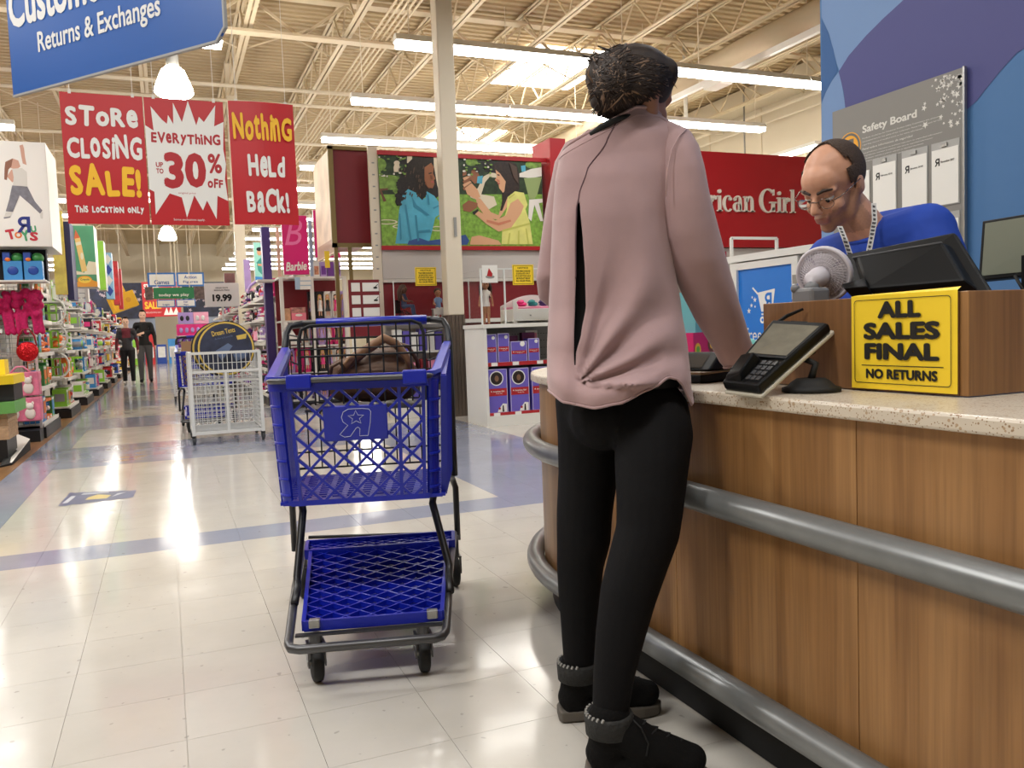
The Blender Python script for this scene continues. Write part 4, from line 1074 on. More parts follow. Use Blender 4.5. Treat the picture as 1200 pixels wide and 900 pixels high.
q0 = aty(68, 107, BY); q1 = aty(165, 114, BY); zb = aty(77, 262, BY).z; zt = q0.z
t, F, W, H = banner('red STORE CLOSING SALE banner, left one of three over the aisle', aty(69, 107, BY).x, aty(166.5, 114, BY).x, zb, zt)
b = MB(); b.T = F; b.mi = 0
wobble(b, 'SToRe', 0.05 * W, 0.745 * H, 0.88 * W, 0.155 * H, 0.002, 0.045, 3)
wobble(b, 'CLoSiNG', 0.045 * W, 0.50 * H, 0.91 * W, 0.17 * H, 0.002, 0.04, 4)
b.mi = 1; wobble(b, 'SALE!', 0.06 * W, 0.205 * H, 0.86 * W, 0.225 * H, 0.002, 0.05, 5)
b.mi = 0; wobble(b, 'ThiS LoCaTioN oNLy', 0.09 * W, 0.085 * H, 0.84 * W, 0.05 * H, 0.002, 0.05, 6)
b.build('lettering', [PURE, YELLOW], t, world=True)
t, F, W, H = banner('red banner with white burst reading EVERYTHING up to 30 percent off', aty(168, 114, BY).x, aty(261, 121, BY).x, zb, zt)
b = MB(); b.T = F
pts = [(0.0, 0.78), (0.10, 0.74), (0.08, 0.93), (0.21, 0.83), (0.27, 0.80), (0.29, 0.87), (0.35, 0.80), (0.36, 0.97), (0.46, 0.82), (0.55, 0.99), (0.64, 0.80), (0.68, 0.87), (0.74, 0.83), (0.90, 0.97), (0.87, 0.80), (0.995, 0.84),
       (0.97, 0.62), (0.995, 0.5), (0.97, 0.38), (0.995, 0.2), (0.86, 0.24), (0.83, 0.05), (0.72, 0.20), (0.66, 0.12), (0.56, 0.24), (0.45, 0.06), (0.40, 0.22), (0.25, 0.25), (0.06, 0.08), (0.06, 0.26), (0.0, 0.28)]
c0 = (0.5, 0.52); n = len(pts)
b.add([(c0[0] * W, c0[1] * H, 0.002)] + [(p[0] * W, p[1] * H, 0.002) for p in pts], [(0, 1 + (k + 1) % n, 1 + k) for k in range(n)])
b.mi = 1
wobble(b, 'EVeRyThiNG', 0.06 * W, 0.645 * H, 0.88 * W, 0.085 * H, 0.003, 0.04, 8)
b.text('UP', 0.10 * W, 0.455 * H, 0.09 * W, 0.04 * H, 0.003, 0.03); b.text('TO', 0.10 * W, 0.405 * H, 0.09 * W, 0.04 * H, 0.003, 0.03)
b.text('3', 0.19 * W, 0.29 * H, 0.25 * W, 0.29 * H, 0.003, 0.05, rot=-0.02); b.text('0', 0.46 * W, 0.30 * H, 0.27 * W, 0.28 * H, 0.003, 0.05)
b.text('%', 0.76 * W, 0.42 * H, 0.18 * W, 0.16 * H, 0.003, 0.03); wobble(b, 'oFF', 0.74 * W, 0.30 * H, 0.20 * W, 0.075 * H, 0.003, 0.04, 3)
b.text('original price', 0.36 * W, 0.245 * H, 0.22 * W, 0.018 * H, 0.003)
b.mi = 0; b.text('Some exclusions apply.', 0.28 * W, 0.03 * H, 0.40 * W, 0.022 * H, 0.003)
b.build('lettering', [PURE, mat('print_red', (178, 28, 36), 0.45)], t, world=True)
t, F, W, H = banner('red banner with yellow Nothing over white Held Back', aty(267, 121, BY).x, aty(343, 123, BY).x, aty(351, 264, BY).z, aty(343, 123, BY).z, 0.03)
b = MB(); b.T = F; b.T = b.T @ Matrix.Translation((0, 0, 0.03))
b.mi = 1; wobble(b, 'NothinG', 0.05 * W, 0.68 * H, 0.9 * W, 0.215 * H, 0.002, 0.04, 12)
b.mi = 0; wobble(b, 'HeLd', 0.25 * W, 0.385 * H, 0.56 * W, 0.19 * H, 0.002, 0.045, 13)
wobble(b, 'BaCk!', 0.20 * W, 0.09 * H, 0.66 * W, 0.19 * H, 0.002, 0.045, 14)
b.build('lettering', [PURE, YELLOW], t, world=True)

# ---- blue customer service sign
p0 = V((-0.75, 5.79, 2.5)); p1 = V((0.36, 4.45, 2.5)); d = (p1 - p0); L = d.length
cs = thing('hanging_sign', 'blue customer service sign hanging at the upper left corner', 'sign', ((p0 + p1) / 2))
F = frame(p0, d)
b = MB(); b.T = F; b.prism([(0, 0), (L - 0.06, 0), (L - 0.015, 0.02), (L, 0.06), (L, 0.80), (0, 0.80)], -0.012, 0.0); b.build('panel', BLUESIGN, cs, world=True)
b = MB(); b.T = F; b.box(0, L - 0.05, -0.012, 0.0, -0.016, 0.004); b.box(L, L + 0.012, 0.05, 0.8, -0.016, 0.004); b.bar((L - .055, -0.006, -0.006), (L + .006, 0.055, -0.006), 0.012, 0.02, (0, 0, 1)); b.build('edge_trim', GREY, cs, world=True)
b = MB(); b.T = F
b.text('Customer Service', 0.02, 0.375, 2.0 * 0.80, 0.25, 0.002, 0.03); b.text('Returns & Exchanges', 0.27, 0.165, 1.03, 0.15, 0.002, 0.02)
b.build('lettering', mat('sign_letter_white', (214, 214, 212), 0.5), cs, world=True)
b = MB()
for u in (0.15, 0.85): q = p0.lerp(p1, u); b.tube([q + V((0, 0, 0.8)), V((q.x, q.y, 6.4))], 0.004, 5)
b.build('hanger', CREAM, cs, world=True)

# ---- far aisle signs
SB = mat('sign_frame_blue', (36, 110, 190), 0.4)
def asign(name, x0, x1, z0, z1, y, txts, label, border=SB, tm=None, hang=True, face=PURE):
    t = thing(name, label, 'sign', ((x0 + x1) / 2, y, z0))
    b = MB(); b.box(x0, x1, y, y + 0.03, z0, z1); b.build('panel', border, t, world=True)
    b = MB(); m = 0.12 * (z1 - z0); b.box(x0 + m, x1 - m, y - 0.006, y, z0 + m, z1 - m); b.build('insert', face, t, world=True)
    F = frame((x0, y - 0.0065, z0), (1, 0, 0)); W, H = x1 - x0, z1 - z0; b = MB(); b.T = F
    for i, s in enumerate(txts):
        n = len(txts); h = 0.46 * H / n if n > 1 else 0.32 * H
        b.text(s, W / 2, H / 2 + (n / 2 - 1 - i) * H * 0.36 + (H * 0.05 if n > 1 else -h / 2), min(0.75 * W, len(s) * h * 0.62), h, 0.002, 0.02, center=True)
    b.build('lettering', tm or mat('letter_blue', (30, 84, 160), 0.5), t, world=True)
    if hang:
        b = MB()
        for u in (0.1, 0.9): b.tube([(x0 + W * u, y + 0.015, z1), (x0 + W * u, y + 0.015, 6.4)], 0.008, 4)
        b.build('hanger', CREAM, t, world=True)
    return t
asign('aisle_sign', -0.34, 0.345, 2.47, 2.84, 24, ['Games'], 'blue framed Games aisle sign far down the aisle')
asign('aisle_sign', 0.37, 1.06, 2.47, 2.84, 24, ['Action', 'Figures'], 'blue framed Action Figures aisle sign far down the aisle')
asign('aisle_sign', -0.22, 0.78, 2.14, 2.44, 23.9, ['today we play'], 'green today we play sign far down the aisle', mat('sign_green', (30, 120, 70), 0.5), WHITE, face=mat('sign_green', (30, 120, 70), 0.5))
asign('aisle_sign', -0.16, 0.32, 1.98, 2.2, 25.5, ['Lego'], 'small Lego aisle sign below the green sign')
asign('aisle_sign', 0.34, 0.86, 1.98, 2.2, 25.5, ['Star', 'Wars'], 'small Star Wars aisle sign below the green sign')
PHOTO = mat('dark_photo_print', (86, 70, 66), 0.5, var=0.7, scale=12)
for x0, x1, lb in ((-0.42, -0.23, 'photo panel left of the green aisle sign'), (0.79, 1.06, 'photo panel right of the green aisle sign')):
    b = MB(); b.box(x0, x1, 23.9, 23.93, 2.12, 2.46); tag(b.build('photo_panel', PHOTO), lb, 'sign')
# closing sale banner far away
t = thing('hanging_banner', 'small red SALE banner far away below the aisle signs', 'banner', (0, 30, 1.7))
b = MB(); b.box(-0.62, 0.55, 30, 30.01, 1.85, 3.0); b.build('panel', RED, t, world=True)
b = MB(); b.T = frame((-0.62, 29.995, 1.85), (1, 0, 0)); b.mi = 0; b.text('STORE', 0.06, 0.92, 0.5, 0.16, 0.001, 0.04); b.text('CLOSING', 0.06, 0.62, 0.52, 0.18, 0.001, 0.04); b.mi = 1; b.text('SALE!', 0.06, 0.26, 0.5, 0.24, 0.001, 0.04); b.mi = 0; b.text('THIS LOCATION ONLY', 0.06, 0.12, 0.5, 0.05, 0.001)
b.add([(0.62, 0.05, 0), (0.72, 0.3, 0), (0.78, 0.1, 0), (0.85, 0.33, 0), (0.92, 0.1, 0), (1.02, 0.3, 0), (1.1, 0.05, 0)], [(0, 6, 5, 4, 3, 2, 1)])
b.build('lettering', [PURE, YELLOW], t, world=True)
b = MB(); b.tube([(-0.5, 30.005, 3.0), (-0.5, 30.005, 6.4)], 0.01, 4); b.tube([(0.45, 30.005, 3.0), (0.45, 30.005, 6.4)], 0.01, 4); b.build('hanger', CREAM, t, world=True)
# ================================================================ DOLL DISPLAY WALL
def fit(poly):                       # any flat outline, counter-clockwise
    a = sum(poly[i][0] * poly[(i + 1) % len(poly)][1] - poly[(i + 1) % len(poly)][0] * poly[i][1] for i in range(len(poly)))
    return poly if a > 0 else poly[::-1]
PANELGREY = mat('pale_grey_panel', (196, 190, 186), 0.5)
# low white shelf unit
ds = thing('display_shelf', 'low white shelf unit holding lilac doll boxes next to the column', 'shelf', (3.8, 8.3, 0))
X0, X1, Y0, Y1, ZT = 3.02, 4.7, 8.0, 8.6, 1.06
for nm, bx_ in (('side_panel', (X0, X0 + 0.03, Y0, Y1, 0, 1.02)), ('side_panel', (X1 - 0.03, X1, Y0, Y1, 0, 1.02)), ('top', (X0 - 0.015, X1 + 0.015, Y0 - 0.02, Y1, 1.021, ZT)), ('bottom_shelf', (X0 + 0.031, X1 - 0.031, Y0 + 0.02, Y1 - 0.04, 0.11, 0.13)), ('middle_shelf', (X0 + 0.031, X1 - 0.031, Y0 + 0.04, Y1 - 0.04, 0.635, 0.655)), ('toe_board', (X0 + 0.031, X1 - 0.031, Y0 + 0.01, Y0 + 0.03, 0, 0.109))):
    b = MB(); b.box(*bx_); b.build(nm, WHITE, ds, world=True)
b = MB(); b.box(X0 + 0.031, X1 - 0.031, Y1 - 0.035, Y1 - 0.02, 0.0, 1.02); b.build('back_panel', GREY, ds, world=True, label='grey perforated back panel')
b = MB()
for z in (0.70, 0.78, 0.86, 0.94):
    x = X0 + 0.05
    while x < X1 - 0.05: b.box(x, x + 0.018, Y1 - 0.037, Y1 - 0.035, z, z + 0.006); x += 0.035
o = b.build('slots', DGREY, ds, world=True); o['kind'] = 'stuff'
for z in (0.11, 0.632):
    b = MB(); b.box(X0 + 0.035, X1 - 0.035, Y0 + (0.012 if z < .3 else .034), Y0 + (0.019 if z < .3 else .039), z - 0.01, z + 0.03); b.build('price_rail', CRIMSON, ds, world=True)
    for k, x in enumerate((3.1, 3.34, 3.62)):
        b = MB(); b.box(x, x + 0.07, Y0 + (0.008 if z < .3 else .03), Y0 + (0.0118 if z < .3 else .0338), z - 0.008, z + 0.028); b.build('price_tag', PURE, ds, world=True)
LILAC_E = mat('lilac_edge', (214, 206, 238), 0.5)
def dollbox(x, y, z, w, d, h, label, grp, window=False):
    t = thing('doll_box', label, 'box', (x + w / 2, y + d / 2, z), 0, grp)
    b = MB(); b.box(-w / 2, w / 2, -d / 2, d / 2, 0, h); b.build('carton', PURPLE, t)
    F = frame((-w / 2, -d / 2 - 0.0008, 0), (1, 0, 0)); b = MB(); b.T = F; e = 0.006
    b.mi = 1
    for q in ((0, e, 0, h), (w - e, w, 0, h), (0, w, 0, e), (0, w, h - e, h)): b.face([(q[0], q[2]), (q[1], q[2]), (q[1], q[3]), (q[0], q[3])], 0)
    b.mi = 0; zb = h * (0.39 if window else 0.38); b.face([(e, zb), (w - e, zb), (w - e, zb + h * 0.17), (e, zb + h * 0.17)], 0.0004)
    b.mi = 2; star(b, w * 0.16, zb + h * 0.105, w * 0.05, 0.0008); b.text('American Girl', w * 0.24, zb + h * 0.085, w * 0.6, h * 0.035, 0.0008, 0.03); b.text('Truly Me', w * 0.38, zb + h * 0.035, w * 0.34, h * 0.03, 0.0008, 0.02)
    if window:
        b.mi = 2; b.disc((w * 0.45, h * 0.79), w * 0.36, 26, 0.0006); b.mi = 3; b.disc((w * 0.45, h * 0.79), w * 0.31, 26, 0.001); b.mi = 4; b.disc((w * 0.46, h * 0.785), w * 0.11, 14, 0.0014, w * 0.15)
        b.mi = 2; b.face([(w * 0.45, 0.008), (w * 0.94, 0.008), (w * 0.94, h * 0.2), (w * 0.74, h * 0.21), (w * 0.5, h * 0.08)], 0.0006); b.mi = 3; b.face([(w * 0.7, 0.01), (w * 0.8, 0.01), (w * 0.78, h * 0.17), (w * 0.72, h * 0.17)], 0.001); b.mi = 0; b.disc((w * 0.56, h * 0.1), w * 0.06, 12, 0.001)
    else:
        b.mi = 2; b.disc((w * 0.72, h * 0.87), w * 0.15, 18, 0.0006)
    b.build('print', [CRIMSON, LILAC_E, PURE, mat('dark_window', (44, 34, 32), 0.2), mat('doll_face_brown', (120, 84, 60), 0.5)], t)
    return t
for k, x in enumerate((3.065, 3.315, 3.565, 3.815, 4.065, 4.315)):
    dollbox(x, 8.06, 0.131, 0.215, 0.2, 0.46, 'tall lilac doll box with round window, %s from the left on the bottom shelf' % ORD[k], 'tall lilac doll boxes on the bottom shelf', True)
for k, (x, w, h) in enumerate(((3.06, 0.125, 0.30), (3.20, 0.13, 0.305), (3.345, 0.185, 0.215), (3.545, 0.13, 0.24), (3.86, 0.13, 0.3))):
    dollbox(x, 8.08, 0.656, w, 0.12, h, 'small lilac box, %s from the left on the middle shelf of the white unit' % ORD[k], 'small lilac boxes on the middle shelf')
for k, x in enumerate((3.35, 3.55)):
    b = MB(); b.box(x, x + 0.15, 8.25, 8.32, 0.656, 0.93 + 0.03 * k); tag(b.build('gift_box', mat('plum_card', (110, 30, 84), 0.45)), ('plum coloured box behind the wide lilac box', 'plum coloured box behind the fourth small lilac box')[k], 'box')
hp = thing('hang_pack', 'white and pink hanging pack on the grey perforated panel', 'pack', (3.79, 8.53, 0.8))
b = MB(); b.box(3.72, 3.86, 8.53, 8.55, 0.78, 0.98); b.build('card', PURE, hp, world=True)
b = MB(); b.box(3.725, 3.855, 8.525, 8.53, 0.80, 0.84); b.box(3.735, 3.845, 8.515, 8.53, 0.85, 0.95); b.build('blister', LPINK, hp, world=True)
b = MB(); b.tube([(3.79, 8.563, 0.985), (3.79, 8.5, 0.985)], 0.003, 5); b.build('peg', STEEL, hp, world=True)

# dolls, each with head, hair, body, limbs
SK = mat('doll_skin_tan', (168, 118, 86), 0.5); SKD = mat('doll_skin_brown', (112, 74, 54), 0.5); HBR = mat('doll_hair_brown', (60, 38, 30), 0.6, bump=0.5, scale=60)
def doll(label, loc, rz, sit, skin, hair, top, legc, longhair=True):
    t = thing('doll', label, 'doll', loc, rz); hz = 0.13 if sit else 0.22
    b = MB(); b.limb([(0, 0, hz), (0, 0, hz + 0.13)], [0.036, 0.032]); b.cap((0, 0, hz + 0.13), (0, 0, hz + 0.16), 0.014, 0.014); b.ball((0.005, 0, hz + 0.20), 0.042, 0.04, 0.047); b.ball((0.046, 0, hz + 0.195), 0.007)
    for s in (-1, 1):
        sh = V((0, s * 0.04, hz + 0.12)); el = V((0.03, s * 0.062, hz + 0.06)); ha = V((0.085, s * 0.05, hz + 0.05)) if sit else V((0.02, s * 0.07, hz - 0.02))
        b.limb([sh, el, ha], [0.014, 0.012, 0.011]); b.ball(ha + V((0.006, 0, -0.004)), 0.013, 0.010, 0.012)
        if sit: b.limb([(0, s * 0.02, hz), (0.11, s * 0.025, hz), (0.13, s * 0.025, 0.01)], [0.022, 0.018, 0.014]); b.cap((0.13, s * 0.025, 0.012), (0.16, s * 0.025, 0.012), 0.012, 0.011)
        else: b.limb([(0, s * 0.02, hz), (0, s * 0.023, 0.11), (0, s * 0.023, 0.014)], [0.023, 0.019, 0.014]); b.cap((0, s * 0.023, 0.013), (0.035, s * 0.023, 0.012), 0.012, 0.011)
    organic('body', b, [skin, top, legc], t, 0.006, 2, world=False, matfn=lambda c: (1 if hz - 0.03 < c.z < hz + 0.145 and abs(c.y) < 0.048 and c.x < 0.06 else (2 if (c.z < hz - 0.02 or (sit and c.z < hz + 0.02 and c.x > 0.03)) and abs(c.y) < 0.055 else 0)))
    b = MB(); b.ball((-0.008, 0, hz + 0.215), 0.047, 0.047, 0.045)
    if longhair:
        for k in range(9):
            a = PI / 2 + PI * k / 8; c_, s_ = math.cos(a), math.sin(a)
            b.tube([(-0.005 + 0.038 * c_, 0.043 * s_, hz + 0.22), (-0.01 + 0.052 * c_, 0.056 * s_, hz + 0.17), (-0.012 + 0.05 * c_, 0.056 * s_, hz + 0.10 + 0.02 * (k % 2)), (-0.01 + 0.05 * c_, 0.058 * s_, hz + 0.06)], [0.014, 0.018, 0.015, 0.007], 6)
    b.build('hair', hair, t, smooth=True)
    b = MB()
    for s in (-1, 1): b.ball((0.042, s * 0.016, hz + 0.205), 0.005)
    b.build('eyes', SOFTBLACK, t)
    return t
WROM = mat('white_romper', (230, 226, 222), 0.6)
doll('standing doll with long dark hair in white romper on the white unit', (3.15, 8.25, ZT + 0.001), -1.9, False, SK, HBR, WROM, SK)
# doll bed with bright clothes and a doll on it
bd = thing('doll_bed', 'white toy day bed beside the standing doll', 'bed', (3.75, 8.3, ZT + 0.001))
z = ZT + 0.002
for nm, q in (('base', (3.40, 4.15, 8.12, 8.45, z + 0.02, z + 0.15)), ('mattress', (3.42, 4.13, 8.14, 8.43, z + 0.151, z + 0.175))):
    b = MB(); b.box(*q); b.build(nm, WHITE if nm == 'base' else LPINK, bd, world=True, bevel=0.006)
b = MB(); b.prism([(3.40 + 0.75 * u, z + 0.15 + 0.13 * math.sin(PI * u) ** 0.6 + 0.03) for u in [k / 14 for k in range(15)]] + [(4.15, z + 0.15), (3.40, z + 0.15)], 0, 0)
b = MB(); b.T = frame((0, 8.46, 0), (1, 0, 0)); pr_ = [(3.40, z), (4.15, z)] + [(4.15 - 0.75 * k / 14, z + 0.19 + 0.12 * math.sin(PI * k / 14)) for k in range(15)]; b.prism(pr_, -0.015, 0.0); b.build('headboard', WHITE, bd, world=True)
b = MB(); b.T = frame((0, 8.119, 0), (1, 0, 0)); b.prism([(3.40, z), (3.44, z), (3.46, z + 0.18), (3.43, z + 0.24), (3.40, z + 0.24)], 0, 0.012); b.prism([(3.44, z + 0.03), (4.11, z + 0.03), (4.11, z + 0.13), (3.44, z + 0.13)], 0, 0.008); b.build('drawer_front', WHITE, bd, world=True)
b = MB()
for x in (3.6, 3.95): b.ball((x, 8.105, z + 0.08), 0.009)
b.build('knob', STEEL, bd, world=True)
CLO = [('hot pink', PINK), ('teal', mat('teal_cloth', (60, 160, 160), 0.8)), ('violet', mat('violet_cloth', (96, 70, 130), 0.8)), ('pale pink', LPINK)]
for k, (cn, m_) in enumerate(CLO):
    b = MB()
    for q in range(4): b.ball((3.55 + 0.13 * k + 0.02 * math.sin(q * 2.1), 8.22 + 0.03 * (q % 2), z + 0.195 + 0.012 * q), 0.055 - 0.006 * q, 0.04, 0.02)
    tag(b.build('doll_clothes', m_, smooth=True), '%s folded doll clothes heaped on the white toy bed' % cn, 'clothes')
doll('doll lying back among the clothes on the white toy bed', (3.98, 8.33, z + 0.18), -2.6, True, SKD, HBR, CLO[2][1], CLO[2][1])
# clear cover over the dolls, with notices
cv = thing('acrylic_cover', 'clear acrylic cover standing over the dolls on the white unit', 'cover', (3.8, 8.3, ZT))
cx0, cx1, cy0, cy1, cz = 2.99 + 0.03, 4.68, 8.03, 8.57, 1.62
EDGE = mat('acrylic_edge', (222, 226, 224), 0.2)
for q in ((cx0, cx1, cy0, cy0 + 0.004, ZT, cz), (cx0, cx0 + 0.004, cy0, cy1, ZT, cz), (cx1 - 0.004, cx1, cy0, cy1, ZT, cz)):
    b = MB(); b.box(*q); b.build('pane', GLASS, cv, world=True)
for x in (cx0, cx0 + 0.26, cx1):
    b = MB(); b.box(x - 0.008, x + 0.008, cy0 - 0.004, cy0 + 0.012, ZT, cz); b.build('edge', EDGE, cv, world=True)
b = MB(); b.box(cx0 - 0.006, cx1 + 0.006, cy0 - 0.006, cy0 + 0.012, cz, cz + 0.014); b.build('edge', EDGE, cv, world=True)
BLK = mat('black_ink', (22, 20, 18), 0.6)
def notice(label, p, w, h, n=5, tilt=0.0):
    t = thing('paper_notice', label, 'notice', p)
    F = Matrix.Translation(V((0, 0, 0))) @ frame((0, 0, 0), (1, 0, tilt))
    b = MB(); b.T = F; b.box(-w / 2, w / 2, -h / 2, h / 2, 0.0, 0.001); b.build('paper', SIGNYEL, t)
    b = MB(); b.T = F; e = w * 0.04
    for q in ((e, w - e, h - e - .004, h - e), (e, w - e, e, e + .004), (e, e + .004, e, h - e), (w - e - .004, w - e, e, h - e)): b.face([(q[0] - w / 2, q[2] - h / 2), (q[1] - w / 2, q[2] - h / 2), (q[1] - w / 2, q[3] - h / 2), (q[0] - w / 2, q[3] - h / 2)], 0.0015)
    b.text('NOTICE', 0, h * 0.30, w * 0.5, h * 0.08, 0.0015, 0.02, center=True)
    for i, ln in enumerate(['THIS MERCHANDISE', 'IS DISPLAYED ONLY', 'IT IS NOT FOR SALE', 'SEE PRODUCT BELOW', 'ALL SALES FINAL'][:n]): b.text(ln, 0, h * (0.14 - 0.12 * i), w * (0.7 - 0.05 * (i % 2)), h * 0.085, 0.0015, 0.03, center=True)
    b.build('lettering', BLK, t)
    return t
notice('yellow notice on the clear cover over the toy bed', (aty(613, 322, 8.02).x, 8.021, aty(613, 322, 8.02).z), 0.24, 0.21)
b = MB(); p = aty(574, 321, 8.02); b.box(p.x - 0.085, p.x + 0.085, 8.018, 8.021, p.z - 0.09, p.z + 0.09); wcn = tag(b.build('paper_card', PURE), 'white card with a small red and grey drawing on the clear cover', 'card')
b = MB(); b.T = frame((p.x, 8.0165, p.z), (1, 0, 0)); b.mi = 0; b.disc((0.0, -0.03), 0.05, 16, 0, 0.018); b.mi = 1; b.face([(-0.035, -0.02), (0.02, -0.03), (0.03, 0.0), (-0.01, 0.06)], 0.0006); b.build('drawing', [GREY, CRIMSON], wcn, world=True)

# back wall: poster wall, fascia, bay with two dolls
pw = thing('display_bay', 'pale gondola wall behind the column carrying the garden poster', 'display', (4.0, 10.1, 0))
b = MB(); b.box(2.48, 4.66, 9.98, 10.2, 0.0, 3.15); b.build('core', PANELGREY, pw, world=True)
b = MB(); b.box(2.36, 2.47, 9.93, 9.975, 0, 3.24); b.build('upright', CREAM, pw, world=True, label='slotted cream upright')
b = MB()
for k in range(12): b.box(2.40, 2.43, 9.925, 9.93, 1.5 + 0.14 * k, 1.515 + 0.14 * k)
b.build('slots', GREY, pw, world=True)
b = MB(); b.box(2.475, 4.66, 9.93, 9.975, 1.665, 2.01); b.build('fascia', PANELGREY, pw, world=True)
b = MB(); b.box(2.475, 4.66, 9.915, 9.93, 1.62, 1.66); b.build('shelf_edge', mat('pale_shelf', (206, 202, 196), 0.4), pw, world=True)
b = MB(); b.box(2.475, 3.42, 9.955, 9.975, 1.15, 1.62); b.box(3.42, 4.66, 9.955, 9.975, 1.07, 1.62); b.build('maroon_back', MAROON, pw, world=True)
b = MB(); b.box(2.475, 4.66, 9.5, 9.93, 1.10, 1.145); b.build('display_ledge', WHITE, pw, world=True)
b = MB(); b.box(2.475, 4.66, 9.55, 9.93, 0.0, 0.12); b.build('base', WHITE, pw, world=True)
for z in (0.42, 0.76):
    b = MB(); b.box(2.475, 4.66, 9.55, 9.93, z, z + 0.025); b.build('shelf', WHITE, pw, world=True)
for k in range(9):
    for r, z in enumerate((0.121, 0.446, 0.786)):
        b = MB(); x = 2.5 + 0.10 * k; h = (0.22, 0.24, 0.26)[r] - 0.02 * (k % 3); b.box(x, x + 0.085, 9.6, 9.75, z, z + h)
        tag(b.build('doll_outfit_box', (PURPLE, LPINK, PURE, MAROON)[(k * 2 + r) % 4]), '%s outfit box, %s from the left on the %s shelf below the two dolls' % (('lilac', 'pale pink', 'white', 'maroon')[(k * 2 + r) % 4], ORD[k], ('lowest', 'middle', 'upper')[r]), 'box', 'outfit boxes below the two dolls')
wz = 1.146
t = doll('doll with brown hair sitting in a toy wheelchair before maroon panel', (2.66, 9.72, wz + 0.05), -0.7, True, SKD, mat('doll_hair_ash', (84, 62, 50), 0.6), mat('denim', (70, 84, 120), 0.7), mat('denim', (70, 84, 120), 0.7))
whc = thing('toy_wheelchair', 'black toy wheelchair under the left doll', 'toy', (2.64, 9.73, wz + 0.003), -0.7)
for s in (-1, 1):
    b = MB(); RX = Matrix.Rotation(PI / 2, 3, 'X'); b.tube([(0.062 * math.cos(2 * PI * k / 20) - 0.01, s * 0.07, 0.064 + 0.06 * math.sin(2 * PI * k / 20)) for k in range(20)], 0.005, 5, True)
    for k in range(6): b.tube([(-0.01, s * 0.07, 0.064), (0.06 * math.cos(k) - 0.01, s * 0.07, 0.064 + 0.058 * math.sin(k))], 0.0015, 4)
    b.build('wheel', SOFTBLACK, whc)
b = MB(); b.box(-0.05, 0.06, -0.06, 0.06, 0.09, 0.098); b.box(-0.06, -0.05, -0.06, 0.06, 0.09, 0.25); b.box(0.13, 0.19, -0.05, 0.05, 0.012, 0.02); b.bar((0.06, 0.055, 0.09), (0.15, 0.055, 0.02), 0.006); b.bar((0.06, -0.055, 0.09), (0.15, -0.055, 0.02), 0.006); b.build('seat_frame', SOFTBLACK, whc)
doll('doll with short hair and blue shirt behind a small white desk', (3.12, 9.82, wz + 0.006), -1.7, True, SK, HBR, mat('sky_cloth', (120, 150, 190), 0.7), PURE, False)
td = thing('toy_desk', 'small white toy desk before the right doll', 'desk', (3.08, 9.58, wz))
b = MB(); b.box(2.97, 3.2, 9.52, 9.63, wz + 0.125, wz + 0.135); b.build('desk_top', WHITE, td, world=True)
for x in (2.98, 3.19):
    b = MB(); b.box(x - 0.006, x + 0.006, 9.53, 9.62, wz, wz + 0.125); b.build('leg', GREY, td, world=True)
b = MB(); b.box(2.965, 3.09, 9.515, 9.52, wz + 0.06, wz + 0.125); b.build('modesty_panel', PURE, td, world=True)
p = aty(499, 324, 9.5); notice('yellow notice hanging above the two dolls beside the column', (p.x, 9.5, p.z), 0.26, 0.215)
gl = thing('acrylic_cover', 'clear acrylic sheet in front of the two dolls', 'cover', (2.95, 9.505, wz)); b = MB(); b.box(2.48, 3.42, 9.503, 9.507, wz, 1.62); b.build('pane', GLASS, gl, world=True)
b = MB(); b.box(2.48, 2.49, 9.5, 9.51, wz, 1.62); b.box(3.41, 3.42, 9.5, 9.51, wz, 1.62); b.build('edge', EDGE, gl, world=True)

# ---- garden poster (flat print) with red rails
PY = 9.9
gp = thing('garden_poster', 'wide poster of two girls playing a clapping game in a garden', 'poster', (3.5, PY, 2.03))
PW0, PW1, PZ0, PZ1 = 2.475, 4.62, 2.06, 3.14
b = MB(); b.box(PW0, PW1, PY, PY + 0.01, PZ0, PZ1); b.build('sheet', mat('grass_print', (128, 172, 66), 0.45, var=0.35, scale=22), gp, world=True)
for z0, z1 in ((2.01, 2.06), (3.14, 3.19)):
    b = MB(); b.box(PW0 - 0.01, PW1 + 0.06, PY - 0.02, PY + 0.01, z0, z1); b.build('rail', CRIMSON, gp, world=True)
PM = [mat('p_dark_green', (40, 60, 34), 0.45, var=0.6, scale=16), mat('p_leaf', (122, 158, 70), 0.45, var=0.4, scale=20), mat('p_dark', (34, 32, 30), 0.45), mat('p_cream', (226, 214, 190), 0.45), mat('p_aqua', (86, 176, 206), 0.45, var=0.14, scale=6), mat('p_skin_brown', (150, 96, 66), 0.45), mat('p_hair_black', (34, 26, 24), 0.45, var=0.5, scale=40), mat('p_jeans', (56, 86, 150), 0.45), mat('p_skin_light', (222, 170, 132), 0.45), mat('p_yellow', (226, 224, 130), 0.45, var=0.1, scale=7), mat('p_hair_brown', (46, 32, 28), 0.45, var=0.4, scale=30), mat('p_table_green', (150, 170, 110), 0.45), mat('p_white', (234, 230, 222), 0.45), mat('p_wood', (112, 74, 52), 0.45), mat('p_lips', (176, 84, 80), 0.45)]
F = frame((0, PY - 0.0006, 0), (1, 0, 0)); b = MB(); b.T = F; zz = [0.0]
def pp(mi, pts):                         # outline read from the poster itself, on the poster's own plane
    zz[0] += 0.00012; b.mi = mi
    q = [aty(430 + p[0] * 0.175, 170 + p[1] * 0.175, PY) for p in pts]
    q = fit([(min(max(a.x, PW0), PW1), min(max(a.z, PZ0), PZ1)) for a in q])
    b.face(q, zz[0])
